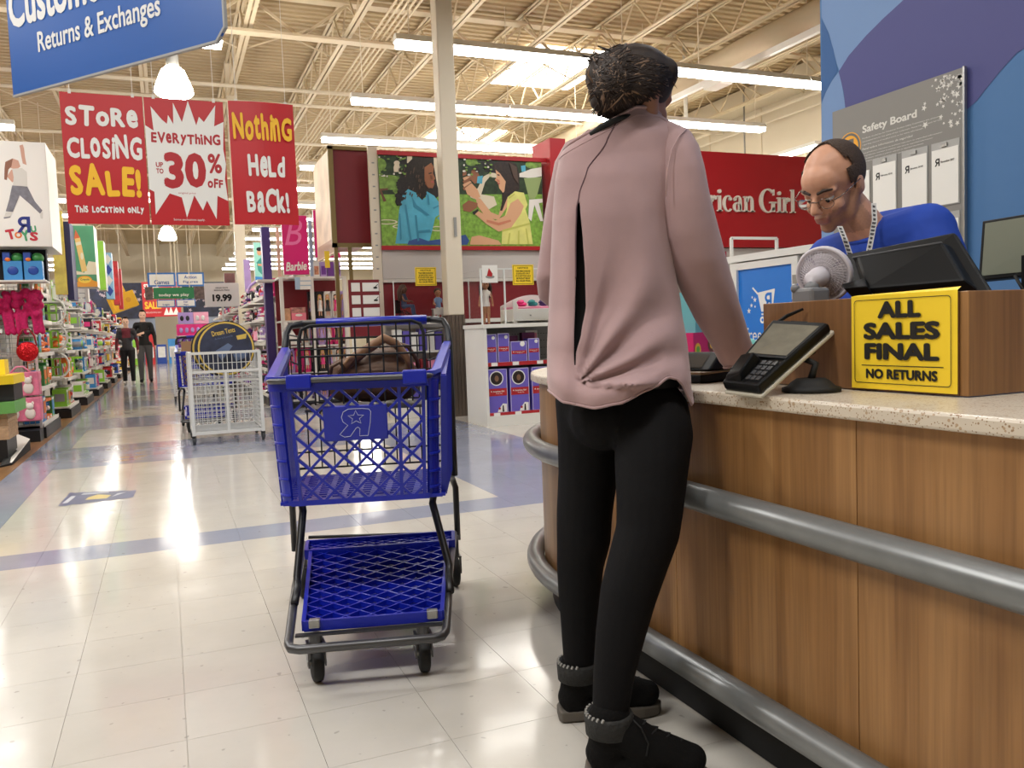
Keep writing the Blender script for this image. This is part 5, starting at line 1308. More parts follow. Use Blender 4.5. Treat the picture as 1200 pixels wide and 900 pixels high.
def pell(mi, cx, cy, rx, ry, n=16): pp(mi, [(cx + rx * math.cos(2 * PI * k / n), cy + ry * math.sin(2 * PI * k / n)) for k in range(n)])
pp(0, [(35, 55), (500, 70), (820, 90), (1195, 110), (1195, 330), (650, 330), (400, 330), (120, 330), (45, 330)])
for cx, cy, rx, ry in ((80, 130, 50, 45), (60, 200, 35, 60), (150, 250, 90, 50), (250, 290, 80, 60), (700, 110, 40, 30), (1120, 130, 60, 30)): pell(1, cx, cy, rx, ry)
pp(2, [(190, 62), (280, 66), (285, 130), (235, 130), (200, 110)]); pp(2, [(360, 70), (450, 75), (455, 180), (400, 180)]); pp(2, [(760, 110), (850, 100), (860, 190), (790, 180)])
pp(3, [(268, 68), (302, 68), (302, 120), (268, 120)]); pp(3, [(446, 80), (492, 84), (500, 330), (456, 330)])
pell(3, 200, 120, 20, 16); pp(3, [(190, 110), (208, 110), (222, 150), (215, 180), (180, 180), (178, 150)]); pp(1, [(60, 250), (130, 215), (200, 240), (190, 300), (80, 300)])
pp(13, [(52, 292), (140, 288), (140, 302), (98, 305), (130, 375), (110, 380), (80, 305), (52, 305)])
for cx, cy, rx in ((130, 515, 75), (260, 545, 90), (470, 560, 50)):
    pell(3, cx, cy, rx, 17, 20); pell(1, cx, cy, rx - 12, 11, 20)
# left girl: hair, top, face, arm
pp(6, [(300, 95), (350, 80), (410, 88), (440, 115), (450, 150), (470, 270), (490, 330), (460, 360), (400, 350), (330, 340), (200, 410), (188, 380), (215, 270), (225, 200), (255, 140)])
pp(5, [(385, 150), (430, 118), (448, 150), (442, 190), (458, 225), (448, 236), (452, 262), (440, 290), (410, 285), (385, 240)])
pp(4, [(240, 330), (275, 295), (330, 320), (390, 360), (400, 310), (450, 340), (480, 380), (440, 560), (420, 640), (300, 660), (190, 660), (205, 560), (215, 440)])
pp(6, [(330, 240), (385, 230), (400, 330), (370, 370), (330, 330)])
pp(4, [(250, 320), (310, 330), (420, 410), (500, 370), (522, 385), (520, 440), (450, 490), (380, 470), (270, 430)])
pp(5, [(498, 368), (545, 340), (560, 400), (520, 400)]); pp(4, [(470, 490), (540, 430), (548, 500), (500, 520)])
pp(7, [(420, 640), (560, 620), (660, 600), (685, 640), (670, 668), (400, 668)]); pp(7, [(280, 640), (350, 622), (430, 650), (430, 668), (270, 668)])
b.mi = 2; pp(2, [(412, 188), (432, 183), (434, 190), (414, 195)]); pp(14, [(428, 240), (450, 243), (446, 254), (430, 252)])
# right: chair, far people, table
pp(3, [(740, 290), (780, 210), (830, 185), (870, 190), (868, 220), (820, 215), (790, 250), (765, 330), (850, 345), (870, 400), (800, 440), (770, 380), (690, 350), (690, 320)])
pp(5, [(700, 170), (730, 150), (750, 200), (770, 240), (720, 260), (690, 230)]); pp(4, [(740, 210), (775, 205), (770, 260), (735, 255)]); pp(6, [(705, 150), (740, 140), (760, 180), (735, 185)]); pp(5, [(640, 170), (668, 160), (665, 200), (640, 210)])
pp(12, [(1020, 190), (1100, 160), (1195, 150), (1195, 210), (1100, 222), (1020, 215)]); pp(11, [(1050, 222), (1170, 215), (1140, 330), (1120, 360), (1085, 360), (1070, 300)]); pp(12, [(1085, 365), (1195, 360), (1195, 385), (1150, 390), (1185, 510), (1160, 510), (1120, 400), (1100, 510), (1080, 490)])
pp(4, [(1030, 140), (1060, 135), (1062, 175), (1035, 180)])
# right girl
pp(10, [(845, 130), (880, 104), (950, 100), (1000, 130), (1020, 200), (1020, 300), (960, 330), (920, 440), (890, 460), (905, 370), (900, 240), (860, 190)])
pp(8, [(860, 165), (890, 190), (925, 240), (950, 280), (910, 320), (885, 290), (880, 255), (855, 235), (868, 215)])
pp(8, [(725, 350), (760, 360), (830, 450), (880, 470), (905, 380), (930, 350), (960, 380), (880, 500), (800, 490), (740, 410)])
pp(9, [(940, 350), (990, 310), (1050, 320), (1075, 400), (1060, 430), (1090, 520), (1110, 665), (900, 665), (905, 560), (920, 480), (935, 430)])
pp(8, [(960, 390), (1010, 360), (1050, 410), (1030, 460), (960, 560), (880, 580), (800, 530), (720, 460), (740, 440), (860, 505), (930, 470)])
pp(10, [(930, 230), (1000, 290), (940, 350), (905, 440), (890, 440), (915, 340)])
pp(8, [(690, 655), (700, 615), (750, 605), (880, 640), (900, 668), (690, 668)])
for k in range(4): pp(5 if k % 2 else 8, [(640, 220 + 22 * k), (690, 200 + 20 * k), (700, 210 + 20 * k), (650, 240 + 22 * k)])
pp(8, [(655, 290), (700, 255), (740, 300), (760, 350), (720, 360), (670, 330)]); pp(5, [(640, 400), (680, 370), (740, 390), (735, 420), (690, 450), (645, 440)])
pp(2, [(872, 195), (888, 200), (886, 207), (872, 203)]); pp(14, [(872, 252), (890, 256), (886, 264), (874, 262)]); pp(2, [(705, 450), (740, 428), (748, 440), (715, 470)])
DA, DY = len(PM), len(PM) + 1
PM += [mat('p_aqua_dark', (60, 140, 172), 0.45), mat('p_yellow_dark', (200, 200, 98), 0.45), mat('p_blush', (206, 130, 100), 0.45), mat('p_brown_shade', (122, 74, 50), 0.45), mat('p_hair_sheen', (86, 66, 56), 0.45)]
for q in ([(250, 400), (262, 398), (300, 640), (285, 640)], [(320, 470), (332, 470), (350, 640), (338, 645)], [(300, 345), (330, 400), (420, 470), (400, 475), (310, 415)], [(335, 575), (420, 565), (430, 585), (335, 590)], [(400, 330), (412, 330), (420, 400), (408, 400)], [(215, 460), (222, 460), (232, 630), (222, 640)], [(440, 420), (505, 390), (508, 396), (445, 430)]): pp(DA, q)
for q in ([(905, 568), (1090, 520), (1092, 532), (905, 582)], [(950, 590), (960, 588), (950, 665), (938, 665)], [(1010, 575), (1020, 572), (1020, 665), (1008, 665)], [(1060, 560), (1068, 558), (1085, 665), (1074, 665)], [(945, 350), (985, 325), (990, 330), (950, 362)]): pp(DY, q)
pp(DA + 2, [(862, 225), (885, 235), (890, 250), (872, 248)]); pp(DA + 2, [(800, 500), (880, 520), (960, 500), (965, 512), (880, 540), (800, 516)]); pp(DA + 3, [(420, 200), (436, 205), (440, 232), (425, 228)]); pp(DA + 3, [(390, 240), (405, 280), (430, 288), (412, 292), (388, 262)])
r9 = random.Random(4)
for k in range(26):
    t_ = k / 25; hx_, hy_ = (225 + 150 * t_ + r9.uniform(-20, 20), 130 + 230 * r9.random()); pp(DA + 4, [(hx_, hy_), (hx_ + 7, hy_ + 2), (hx_ + 2, hy_ + 22), (hx_ - 5, hy_ + 20)])
for k in range(22): pell(6, 195 + 60 * r9.random() - 0.12 * k, 230 + 8 * k, 13, 10, 10)
for k in range(10): pp(DA + 4, [(950 + 5 * k, 120 + 3 * k), (954 + 5 * k, 120 + 3 * k), (985 + 3 * k, 220 + 4 * k), (980 + 3 * k, 220 + 4 * k)])
for k in range(60): pell(1 if k % 3 else 12, r9.uniform(45, 260) if k % 2 else r9.uniform(640, 830), r9.uniform(75, 220), r9.uniform(4, 12), r9.uniform(3, 8), 7) if not (k % 2 and False) else None
b.build('picture', PM, gp, world=True)

# ---- tall maroon box sign on gold posts
ms_ = thing('box_sign', 'tall maroon box sign with gold trim standing left of the garden poster', 'sign', (2.2, 10.7, 0))
b = MB(); b.box(1.99, 2.42, 10.21, 11.3, 2.12, 3.25); b.build('box', MAROON, ms_, world=True)
b = MB()
for q in ((1.93, 1.99, 2.07, 3.28), (2.42, 2.46, 2.07, 3.28), (1.93, 2.46, 3.24, 3.28), (1.93, 2.46, 2.07, 2.12)): b.box(q[0], q[1], 10.17, 10.21, q[2], q[3])
b.build('trim', OLIVE, ms_, world=True)
b = MB(); b.box(1.95, 1.985, 10.22, 11.35, 2.0, 3.25); b.build('side_picture', mat('faded_portrait', (214, 190, 164), 0.45, var=0.22, scale=3), ms_, world=True, label='faded portrait print')
b = MB(); b.T = frame((1.9495, 11.3, 2.02), (0, -1, 0)); b.text('AMERICAN GIRL', 0.15, 0.05, 0.7, 0.07, 0.001, 0.02); b.face([(0.0, 0.0), (1.08, 0.0), (1.08, 0.16), (0, 0.16)], 0.0003); b.build('caption', [mat('caption_brown', (176, 140, 116), 0.5)], ms_, world=True)
for x in (1.95, 2.12):
    b = MB(); b.box(x, x + 0.045, 10.18, 10.225, 0, 2.07); b.build('post', OLIVE, ms_, world=True)
b = MB(); b.box(1.80, 2.45, 10.2, 11.3, 0, 0.05); b.build('foot', OLIVE, ms_, world=True)
b = MB(); p = aty(383, 302, 10.16); b.box(p.x - 0.025, p.x + 0.035, 10.168, 10.17, p.z - 0.12, p.z + 0.08); b.build('sticker', SIGNYEL, ms_, world=True, label='narrow yellow sticker')
# maroon price panel
pp_ = thing('price_rack', 'maroon panel with rows of white price cards left of the dolls', 'panel', (2.25, 9.6, 0))
q0, q1 = aty(408, 328, 9.6), aty(446, 374, 9.6)
b = MB(); b.box(q0.x, q1.x, 9.6, 9.63, q1.z - 0.2, q0.z); b.build('board', MAROON, pp_, world=True)
for r in range(3):
    zc = q0.z - 0.085 - 0.145 * r
    for a, c_ in ((0.03, 0.13), (0.16, 0.35)):
        b = MB(); b.box(q0.x + a, q0.x + c_, 9.59, 9.6, zc - 0.05, zc + 0.05); b.build('card', PURE, pp_, world=True)
b = MB()
for r in range(2): zc = q0.z - 0.085 - 0.145 * r; b.ball((q0.x + 0.31, 9.588, zc - 0.01), 0.025, 0.002, 0.012); b.tube([(q0.x + 0.29, 9.587, zc - 0.02), (q0.x + 0.34, 9.587, zc + 0.03)], 0.004, 5)
b.build('drawings', BLK, pp_, world=True)
b = MB(); b.box(q0.x + 0.02, q0.x + 0.06, 9.61, 9.65, 0, q1.z); b.box(q1.x - 0.06, q1.x - 0.02, 9.61, 9.65, 0, q1.z); b.box(q0.x, q1.x, 9.60, 9.85, 0, 0.04); b.build('stand', WHITE, pp_, world=True)

# ---- red brand wall with raised white serif letters
rw = thing('brand_panel', 'tall red wall with raised white American Girl lettering', 'panel', (7.0, 10.0, 0))
b = MB(); b.box(4.9, 10.2, 9.9, 10.15, 2.06, 3.4); b.build('red_panel', CRIMSON, rw, world=True)
b = MB(); b.box(4.68, 4.9, 9.75, 10.3, 0.0, 3.42); b.build('end_pylon', CRIMSON, rw, world=True)
b = MB(); b.box(4.9, 10.2, 9.95, 10.15, 0.1, 2.05); b.build('lower_wall', PANELGREY, rw, world=True)
b = MB(); b.box(4.9, 10.2, 9.6, 9.95, 0, 0.1); b.build('base', WHITE, rw, world=True)
for z in (0.7, 1.2, 1.6):
    b = MB(); b.box(4.95, 10.2, 9.62, 9.95, z, z + 0.03); b.build('shelf', WHITE, rw, world=True)
b = MB(); b.box(6.9, 7.5, 9.9, 9.948, 1.2, 2.0); b.build('patterned_card', mat('red_patterned', (170, 60, 80), 0.5, var=0.6, scale=40), rw, world=True)
lt = MB(); lx = [0.0]
SER = 0.34
def R_(x0, x1, z0, z1): lt.add([(x0, z0, 0), (x1, z0, 0), (x1, z1, 0), (x0, z1, 0), (x0, z0, 0.03), (x1, z0, 0.03), (x1, z1, 0.03), (x0, z1, 0.03)], [(0, 3, 2, 1), (4, 5, 6, 7), (0, 1, 5, 4), (1, 2, 6, 5), (2, 3, 7, 6), (3, 0, 4, 7)])
def A_(cx, cy, rx, ry, a0, a1, tv, th, n=14):        # arc stroke, thick at the sides (tv), thin at top (th)
    for k in range(n):
        p = []
        for a in (a0 + (a1 - a0) * k / n, a0 + (a1 - a0) * (k + 1) / n):
            p.append(((cx + rx * math.cos(a), cy + ry * math.sin(a)), (cx + (rx - tv) * math.cos(a), cy + (ry - th) * math.sin(a))))
        q = fit([p[0][0], p[1][0], p[1][1], p[0][1]]); lt.prism(q, 0, 0.03)
def letter(c, x):
    if c == 'i': R_(x + .07, x + .20, 0, .66); R_(x, x + .27, 0, .05); R_(x + .01, x + .1, .6, .66); A_(x + .135, .84, .085, .085, 0, 2 * PI, .084, .084); return .29
    if c == 'l': R_(x + .07, x + .20, 0, 1.02); R_(x, x + .27, 0, .05); R_(x + .01, x + .1, .96, 1.02); return .29
    if c == 'r': R_(x + .07, x + .20, 0, .66); R_(x, x + .27, 0, .05); R_(x + .01, x + .1, .6, .66); A_(x + .33, .40, .17, .27, PI / 2, PI, .10, .08); A_(x + .37, .56, .075, .085, 0, 2 * PI, .074, .084); return .46
    if c == 'c': A_(x + .28, .33, .27, .35, PI / 3, 2 * PI - PI / 4, .13, .05, 18); A_(x + .40, .53, .075, .075, 0, 2 * PI, .074, .074); return .53
    if c == 'a': R_(x + .33, x + .46, 0, .48); R_(x + .42, x + .54, 0, .06); A_(x + .26, .46, .20, .22, 0, PI * 0.85, .12, .06); A_(x + .12, .52, .07, .07, 0, 2 * PI, .069, .069); A_(x + .22, .19, .20, .21, 0, 2 * PI, .12, .05, 18); return .56
    if c == 'n': R_(x + .07, x + .20, 0, .66); R_(x, x + .27, 0, .05); R_(x + .01, x + .1, .6, .66); A_(x + .33, .42, .20, .26, 0, PI, .12, .09); R_(x + .41, x + .53, 0, .43); R_(x + .36, x + .6, 0, .05); return .63
    if c == 'e': A_(x + .28, .33, .27, .35, 0, 2 * PI - PI / 5, .13, .05, 18); R_(x + .12, x + .54, .32, .37); return .58
    if c == 'm': letter('n', x); A_(x + .66, .42, .20, .26, 0, PI, .12, .09); R_(x + .74, x + .86, 0, .43); R_(x + .69, x + .93, 0, .05); return .96
    if c == 'G': A_(x + .46, .5, .46, .53, PI / 4, 2 * PI - PI / 5, .17, .06, 22); R_(x + .66, x + .82, .02, .42); R_(x + .55, x + .92, .40, .46); R_(x + .74, x + .80, .74, 1.0); return .95
    if c == 'A':
        for q in ([(.42, 1.02), (.56, 1.02), (.92, 0), (.74, 0)], [(.42, 1.02), (.47, .95), (.16, 0), (.09, 0)], [(.22, .3), (.65, .3), (.65, .36), (.22, .36)]): lt.prism(fit([(x + a, b_) for a, b_ in q]), 0, 0.03)
        R_(x, x + .25, 0, .05); R_(x + .66, x + 1.0, 0, .05); return 1.02
    return .24
F_ = frame((0, 0, 0), (1, 0, 0)); x = 0.0; marks = {}
for i, ch in enumerate('American Girl'):
    marks[i] = x; x += letter(ch, x)
p0 = aty(829, 245, 9.9); p1 = aty(931, 250, 9.9)
sc = (p1.x - p0.x) / (x - marks[3] - 0.02)
SM = frame((p0.x - marks[3] * sc, 9.899, aty(880, 248.5, 9.9).z), (1, 0, 0)) @ Matrix.Diagonal((sc, sc, 1, 1))
lt.v = [SM @ p for p in lt.v]
lt.build('lettering', mat('raised_white', (238, 232, 220), 0.4), rw, world=True)

# ---- blue pick-up lockers
lk = thing('pickup_lockers', 'white framed lockers with blue free store pickup doors behind the counter', 'lockers', (4.3, 4.4, 0))
b = MB(); b.box(4.06, 4.6, 3.52, 5.3, 0.0, 1.47); b.build('carcass', WHITE, lk, world=True)
LB = mat('locker_blue', (14, 118, 214), 0.4)
b = MB(); b.box(4.0, 4.06, 3.5, 5.32, 1.44, 1.49); b.build('top_rail', WHITE, lk, world=True)
for k, (ya, yb) in enumerate(((4.52, 5.24), (3.77, 4.47))):
    d_ = MB(); 
    for q in ((ya, ya + 0.06, 0.08, 1.43), (yb - 0.06, yb, 0.08, 1.43), (ya + .06, yb - .06, 1.38, 1.43), (ya + .06, yb - .06, 0.08, 0.14)): d_.box(4.01, 4.055, q[0], q[1], q[2], q[3])
    dr = d_.build('door', WHITE, lk, world=True)
    b = MB(); b.box(4.03, 4.05, ya + 0.06, yb - 0.06, 0.14, 1.38); b.build('blue_panel', LB, dr, world=True)
    b = MB(); b.box(3.99, 4.01, ya - 0.03, ya + 0.03, 1.24, 1.30); b.build('latch', STEEL, dr, world=True)
    b = MB(); b.T = frame((4.029, yb - 0.06, 0.14), (0, -1, 0)); w = yb - ya - 0.12
    b.mi = 0; cx, cz_ = w * 0.48, 0.93
    b.face([(cx - 0.07, cz_ + 0.13), (cx + 0.12, cz_ + 0.15), (cx + 0.09, cz_ - 0.01), (cx - 0.03, cz_ - 0.01)], 0.001); b.face([(cx - 0.03, cz_ - 0.035), (cx + 0.09, cz_ - 0.035), (cx + 0.09, cz_ - 0.022), (cx - 0.03, cz_ - 0.022)], 0.001)
    b.face([(cx - 0.13, cz_ + 0.165), (cx - 0.12, cz_ + 0.175), (cx - 0.065, cz_ + 0.13), (cx - 0.07, cz_ + 0.115)], 0.001)
    for a in (-0.02, 0.075): b.disc((cx + a, cz_ - 0.07), 0.026, 16, 0.001); b.mi = 1; b.disc((cx + a, cz_ - 0.07), 0.011, 12, 0.0014); b.mi = 0
    for a, c_, r in ((-0.10, 0.08, 0.022), (-0.14, 0.04, 0.018), (-0.17, 0.0, 0.024), (-0.10, 0.03, 0.012), (-0.13, 0.10, 0.012)): star(b, cx + a, cz_ + c_, r, 0.001)
    b.mi = 1; emblem(b, cx + 0.0, cz_ + 0.015, 0.11, 0.0014, 1); b.mi = 0
    b.text('free store', w * 0.13, 0.70, w * 0.76, 0.105, 0.001, 0.0); b.text('pickup', w * 0.28, 0.545, w * 0.46, 0.135, 0.001, 0.0)
    b.build('print', [PURE, LB], dr, world=True)
fr = thing('sign_holder', 'thin white metal sign frame standing behind the pickup lockers', 'frame', (4.6, 5.75, 0))
qa, qb = aty(857, 279, 5.75), aty(910, 281, 5.75)
b = MB(); b.bar((qa.x, 5.75, 0), (qa.x, 5.75, qa.z), 0.022); b.bar((qb.x, 5.75, 0), (qb.x, 5.75, qa.z), 0.022); b.bar((qa.x, 5.75, qa.z), (qb.x, 5.75, qa.z), 0.022); b.build('tube_frame', WHITE, fr, world=True)
b = MB(); b.box(qa.x - 0.05, qb.x + 0.05, 5.6, 5.9, 0, 0.02); b.build('foot', WHITE, fr, world=True)
b = MB(); b.box(qa.x + 0.02, qb.x - 0.02, 5.745, 5.755, 0.4, qa.z - 0.17); b.build('insert', mat('pale_insert', (206, 214, 214), 0.4), fr, world=True)
# ================================================================ TOY SHELVES
CLR = {'sky blue': (60, 140, 205), 'deep blue': (30, 70, 160), 'orange': (232, 120, 40), 'lime green': (140, 200, 60), 'white': (228, 226, 222), 'teal': (50, 160, 165), 'red': (200, 40, 44), 'yellow': (240, 200, 60), 'hot pink': (226, 50, 130),
       'pale pink': (240, 170, 195), 'purple': (110, 60, 150), 'black': (30, 30, 34), 'grey': (140, 140, 144), 'leaf green': (60, 140, 70), 'lilac': (176, 150, 210)}
def cm(n): return mat('toy_' + n.replace(' ', '_'), CLR[n], 0.4, var=0.10, scale=6)
_PV = {}
def product(kind, c1, c2):
    """mesh of one packaged toy, about 0.2 wide, standing on z=0, facing -y"""
    k = (kind, c1, c2)
    if k in _PV: return _PV[k]
    b = MB(); w, d, h = 0.2, 0.16, 0.26
    if kind == 'boxed toy':
        b.box(-w / 2, w / 2, -d / 2, d / 2, 0, h); b.mi = 1
        b.box(-w * 0.40, w * 0.40, -d / 2 - 0.004, -d / 2, h * 0.32, h * 0.80); b.mi = 2
        b.box(-w * 0.42, w * 0.42, -d / 2 - 0.003, -d / 2, h * 0.84, h * 0.95); b.mi = 1; b.ball((0, -d / 2, h * 0.17), w * 0.2, 0.006, h * 0.1, 10, 6)
        b.box(w / 2, w / 2 + 0.003, -d * 0.35, d * 0.35, h * 0.3, h * 0.75); b.box(-w / 2 - 0.003, -w / 2, -d * 0.35, d * 0.35, h * 0.3, h * 0.75)
    elif kind == 'window box toy':
        b.box(-w / 2, w / 2, 0.02, d / 2, 0, h); b.box(-w / 2, w / 2, -d / 2, 0.02, 0, h * 0.16); b.box(-w / 2, w / 2, -d / 2, 0.02, h * 0.86, h); b.mi = 1
        b.ball((0, -0.01, h * 0.5), w * 0.30, 0.045, h * 0.2, 12, 8); b.ball((0, -0.02, h * 0.7), w * 0.16, 0.04, h * 0.1, 10, 6); b.mi = 2; b.ball((-0.03, -0.06, h * 0.5), 0.025, 0.02, 0.03, 8, 6); b.box(-w * .3, w * .3, -d / 2 - 0.002, -d / 2, h * 0.03, h * 0.12)
    elif kind == 'carded toy':
        b.box(-w / 2, w / 2, 0.0, 0.004, 0, h * 1.1); b.mi = 1
        b.add([(x * w * 0.36, -0.055 * t, 0.03 + z * h * 0.6 + (0.01 if t else 0)) for t in (0, 1) for x, z in ((-1, 0), (1, 0), (1, 1), (-1, 1))], [(0, 1, 5, 4), (1, 2, 6, 5), (2, 3, 7, 6), (3, 0, 4, 7), (4, 5, 6, 7)]); b.mi = 2
        b.box(-w * 0.42, w * 0.42, -0.003, 0, h * 0.80, h * 1.02); b.ball((0, -0.05, h * 0.42), 0.04, 0.02, 0.05, 8, 6)
    elif kind == 'tub toy':
        b.lathe([(0, 0), (0.075, 0), (0.088, 0.20), (0.0, 0.20)], 14); b.mi = 2; b.lathe([(0, 0.2), (0.093, 0.2), (0.093, 0.222), (0.06, 0.23), (0, 0.23)], 14); b.mi = 1; b.lathe([(0.078, 0.05), (0.084, 0.05), (0.091, 0.15), (0.084, 0.15)], 14)
    else:  # soft toy
        b.ball((0, 0, 0.085), 0.08, 0.07, 0.085, 12, 8); b.ball((0, -0.02, 0.2), 0.065, 0.06, 0.062, 12, 8); b.mi = 1
        for s in (-1, 1): b.ball((s * 0.05, -0.01, 0.255), 0.026, 0.014, 0.028, 8, 6); b.ball((s * 0.075, -0.05, 0.1), 0.025, 0.04, 0.025, 8, 6); b.ball((s * 0.05, -0.07, 0.027), 0.03, 0.045, 0.026, 8, 6)
        b.mi = 2; b.ball((0, -0.075, 0.19), 0.028, 0.02, 0.022, 8, 6)
    c3 = 'white' if c1 != 'white' else 'red'
    o = b.build('toy', [cm(c1), cm(c2), cm(c3)], smooth=(kind in ('soft toy', 'tub toy')))
    _PV[k] = [o, False, Matrix.Translation(o.location)]
    return _PV[k]
KNAME = {'boxed toy': 'boxed_toy', 'window box toy': 'window_box_toy', 'carded toy': 'carded_toy', 'tub toy': 'tub_toy', 'soft toy': 'soft_toy'}
def put(kind, c1, c2, x, y, z, rz, sx, sz, label, group):
    r = product(kind, c1, c2)
    if not r[1]: o = r[0]; r[1] = True
    else: o = r[0].copy(); COL.objects.link(o)
    o.name = KNAME[kind]
    o.location = (x, y, z); o.rotation_euler = (0, 0, rz); o.scale = (sx, min(sx, 1.3), sz)
    # origin sits at the middle of the base
    off = r[2].to_translation(); off = Matrix.Rotation(rz, 3, 'Z') @ V((off.x * sx, off.y * min(sx, 1.3), off.z * sz)); o.location += off
    return tag(o, label, 'toy', group)
SHELF = mat('shelf_white', (222, 220, 214), 0.45); PLINTH = mat('black_plinth', (22, 22, 24), 0.4); MESHW = mat('wire_grey', (176, 176, 176), 0.4, 0.3)
def stand(x_face, sgn, y0, y1, depth, zs, label, top=1.95, shelfmat=SHELF):
    """shelving bay whose open side faces the aisle; sgn=+1 faces +x"""
    t = thing('toy_stand', label, 'shelf', (x_face - sgn * depth / 2, (y0 + y1) / 2, 0))
    xb = x_face - sgn * depth
    lo, hi = min(xb, x_face), max(xb, x_face)
    b = MB(); b.box(lo, hi + (0.02 if sgn > 0 else 0), y0, y1, 0, 0.12); b.build('plinth', PLINTH, t, world=True)
    b = MB(); b.box(min(xb, xb + sgn * 0.03), max(xb, xb + sgn * 0.03), y0, y1, 0.12, top); b.build('back_panel', shelfmat, t, world=True)
    for z in zs:
        b = MB(); b.box(min(xb, x_face), max(xb, x_face), y0 + 0.01, y1 - 0.01, z - 0.02, z); b.build('shelf', shelfmat, t, world=True)
        b = MB(); xe = x_face + sgn * 0.004; b.box(min(x_face, xe), max(x_face, xe), y0 + 0.01, y1 - 0.01, z - 0.035, z + 0.008); b.build('price_strip', WHITE, t, world=True)
    for y in (y0 + 0.012, y1 - 0.012):
        b = MB(); b.box(min(xb, xb + sgn * 0.05), max(xb, xb + sgn * 0.05), y - 0.012, y + 0.012, 0.0, top + 0.02); b.build('upright', shelfmat, t, world=True)
    return t
rs = random.Random(21)
KINDS = ['boxed toy', 'window box toy', 'carded toy', 'boxed toy', 'tub toy', 'soft toy']
def fill(x_face, sgn, y0, y1, depth, zs, theme, where, kinds=KINDS, hmax=0.31, n=None):
    L = y1 - y0 - 0.1; n = n or max(2, int(L / 0.24)); step = L / n
    for zi, z in enumerate(zs):
        for k in range(n):
            kind = kinds[(k // 2 + zi * 2) % len(kinds)] if rs.random() < .8 else rs.choice(kinds)
            c1 = theme[(k // 2 + zi) % len(theme)]; c2 = rs.choice([c for c in theme if c != c1])
            s = step / 0.23; h = min(hmax, (zs[zi + 1] - z - 0.06) if zi + 1 < len(zs) else hmax)
            sz = h / 0.29 * rs.uniform(0.82, 1.0)
            y = y0 + 0.05 + step * (k + 0.5)
            lbl = '%s %s, %s from near end, %s shelf, %s' % (c1, kind, ORD[k], ['lowest', 'second', 'third', 'fourth', 'fifth', 'sixth'][zi], where)
            put(kind, c1, c2, x_face - sgn * 0.11 * max(1, s), y, z + 0.001, PI / 2 * sgn, s, sz, lbl, 'toys on the ' + where)
XL = -1.28; ZS = [0.16, 0.55, 0.93, 1.30, 1.62]
LYS = [10.32, 12.95, 15.5, 18.1, 20.8, 23.6, 26.6, 30.0, 33.5]
LN = ['nearest left stand', 'second left stand', 'third left stand', 'fourth left stand', 'fifth left stand', 'sixth left stand', 'seventh left stand', 'eighth left stand', 'ninth left stand']
LT = [['sky blue', 'orange', 'leaf green', 'white'], ['lime green', 'white', 'orange', 'grey'], ['white', 'lime green', 'sky blue', 'grey'], ['sky blue', 'hot pink', 'white', 'black'], ['lime green', 'deep blue', 'white', 'red'], ['red', 'black', 'white', 'yellow'], ['deep blue', 'red', 'white', 'black'], ['yellow', 'red', 'grey', 'black'], ['white', 'red', 'sky blue', 'black']]
for k, y in enumerate(LYS):
    stand(XL, 1, y, y + 1.35, 0.5, ZS, 'white shelving of the %s beside the aisle' % LN[k], 1.95)
    fill(XL, 1, y, y + 1.35, 0.5, ZS, LT[k], LN[k], n=(5 if k < 4 else 4))
# fronts of the stands, facing the camera
def front_grid(y, label, x0=-2.5, x1=-1.30):
    t = thing('wire_grid', label, 'rack', ((x0 + x1) / 2, y, 0))
    b = MB(); n = 22
    for i in range(n + 1): x = x0 + (x1 - x0) * i / n; b.box(x - 0.003, x + 0.003, y - 0.003, y + 0.003, 0.16, 1.66)
    z = 0.2
    while z < 1.66: b.box(x0, x1, y - 0.003, y + 0.003, z - 0.003, z + 0.003); z += 0.05
    b.build('wires', MESHW, t, world=True)
    for x in (x0, x1): b = MB(); b.box(x - 0.012, x + 0.012, y - 0.012, y + 0.012, 0.12, 1.68); b.build('upright', SHELF, t, world=True)
    b = MB(); b.box(x0, x1 + 0.02, y - 0.3, y - 0.02, 0, 0.12); b.build('plinth', PLINTH, t, world=True)
    return t
front_grid(10.29, 'grey wire grid on the camera side of the nearest left stand')
b = MB(); b.box(-2.5, -1.8, 10.33, 11.65, 0.0, 2.0); 
o = thing('stand_core', 'plain white back of the nearest left stand', 'shelf', (-2.15, 11, 0)); b.build('panel', SHELF, o, world=True)
for k, y in enumerate(LYS[1:5]):
    b = MB(); b.box(-3.2, -1.80, y, y + 1.3, 0.0, 1.9); t = thing('shelf_block', 'white end block behind the %s' % LN[k + 1], 'shelf', (-2.5, y + 0.6, 0)); b.build('panel', SHELF, t, world=True)
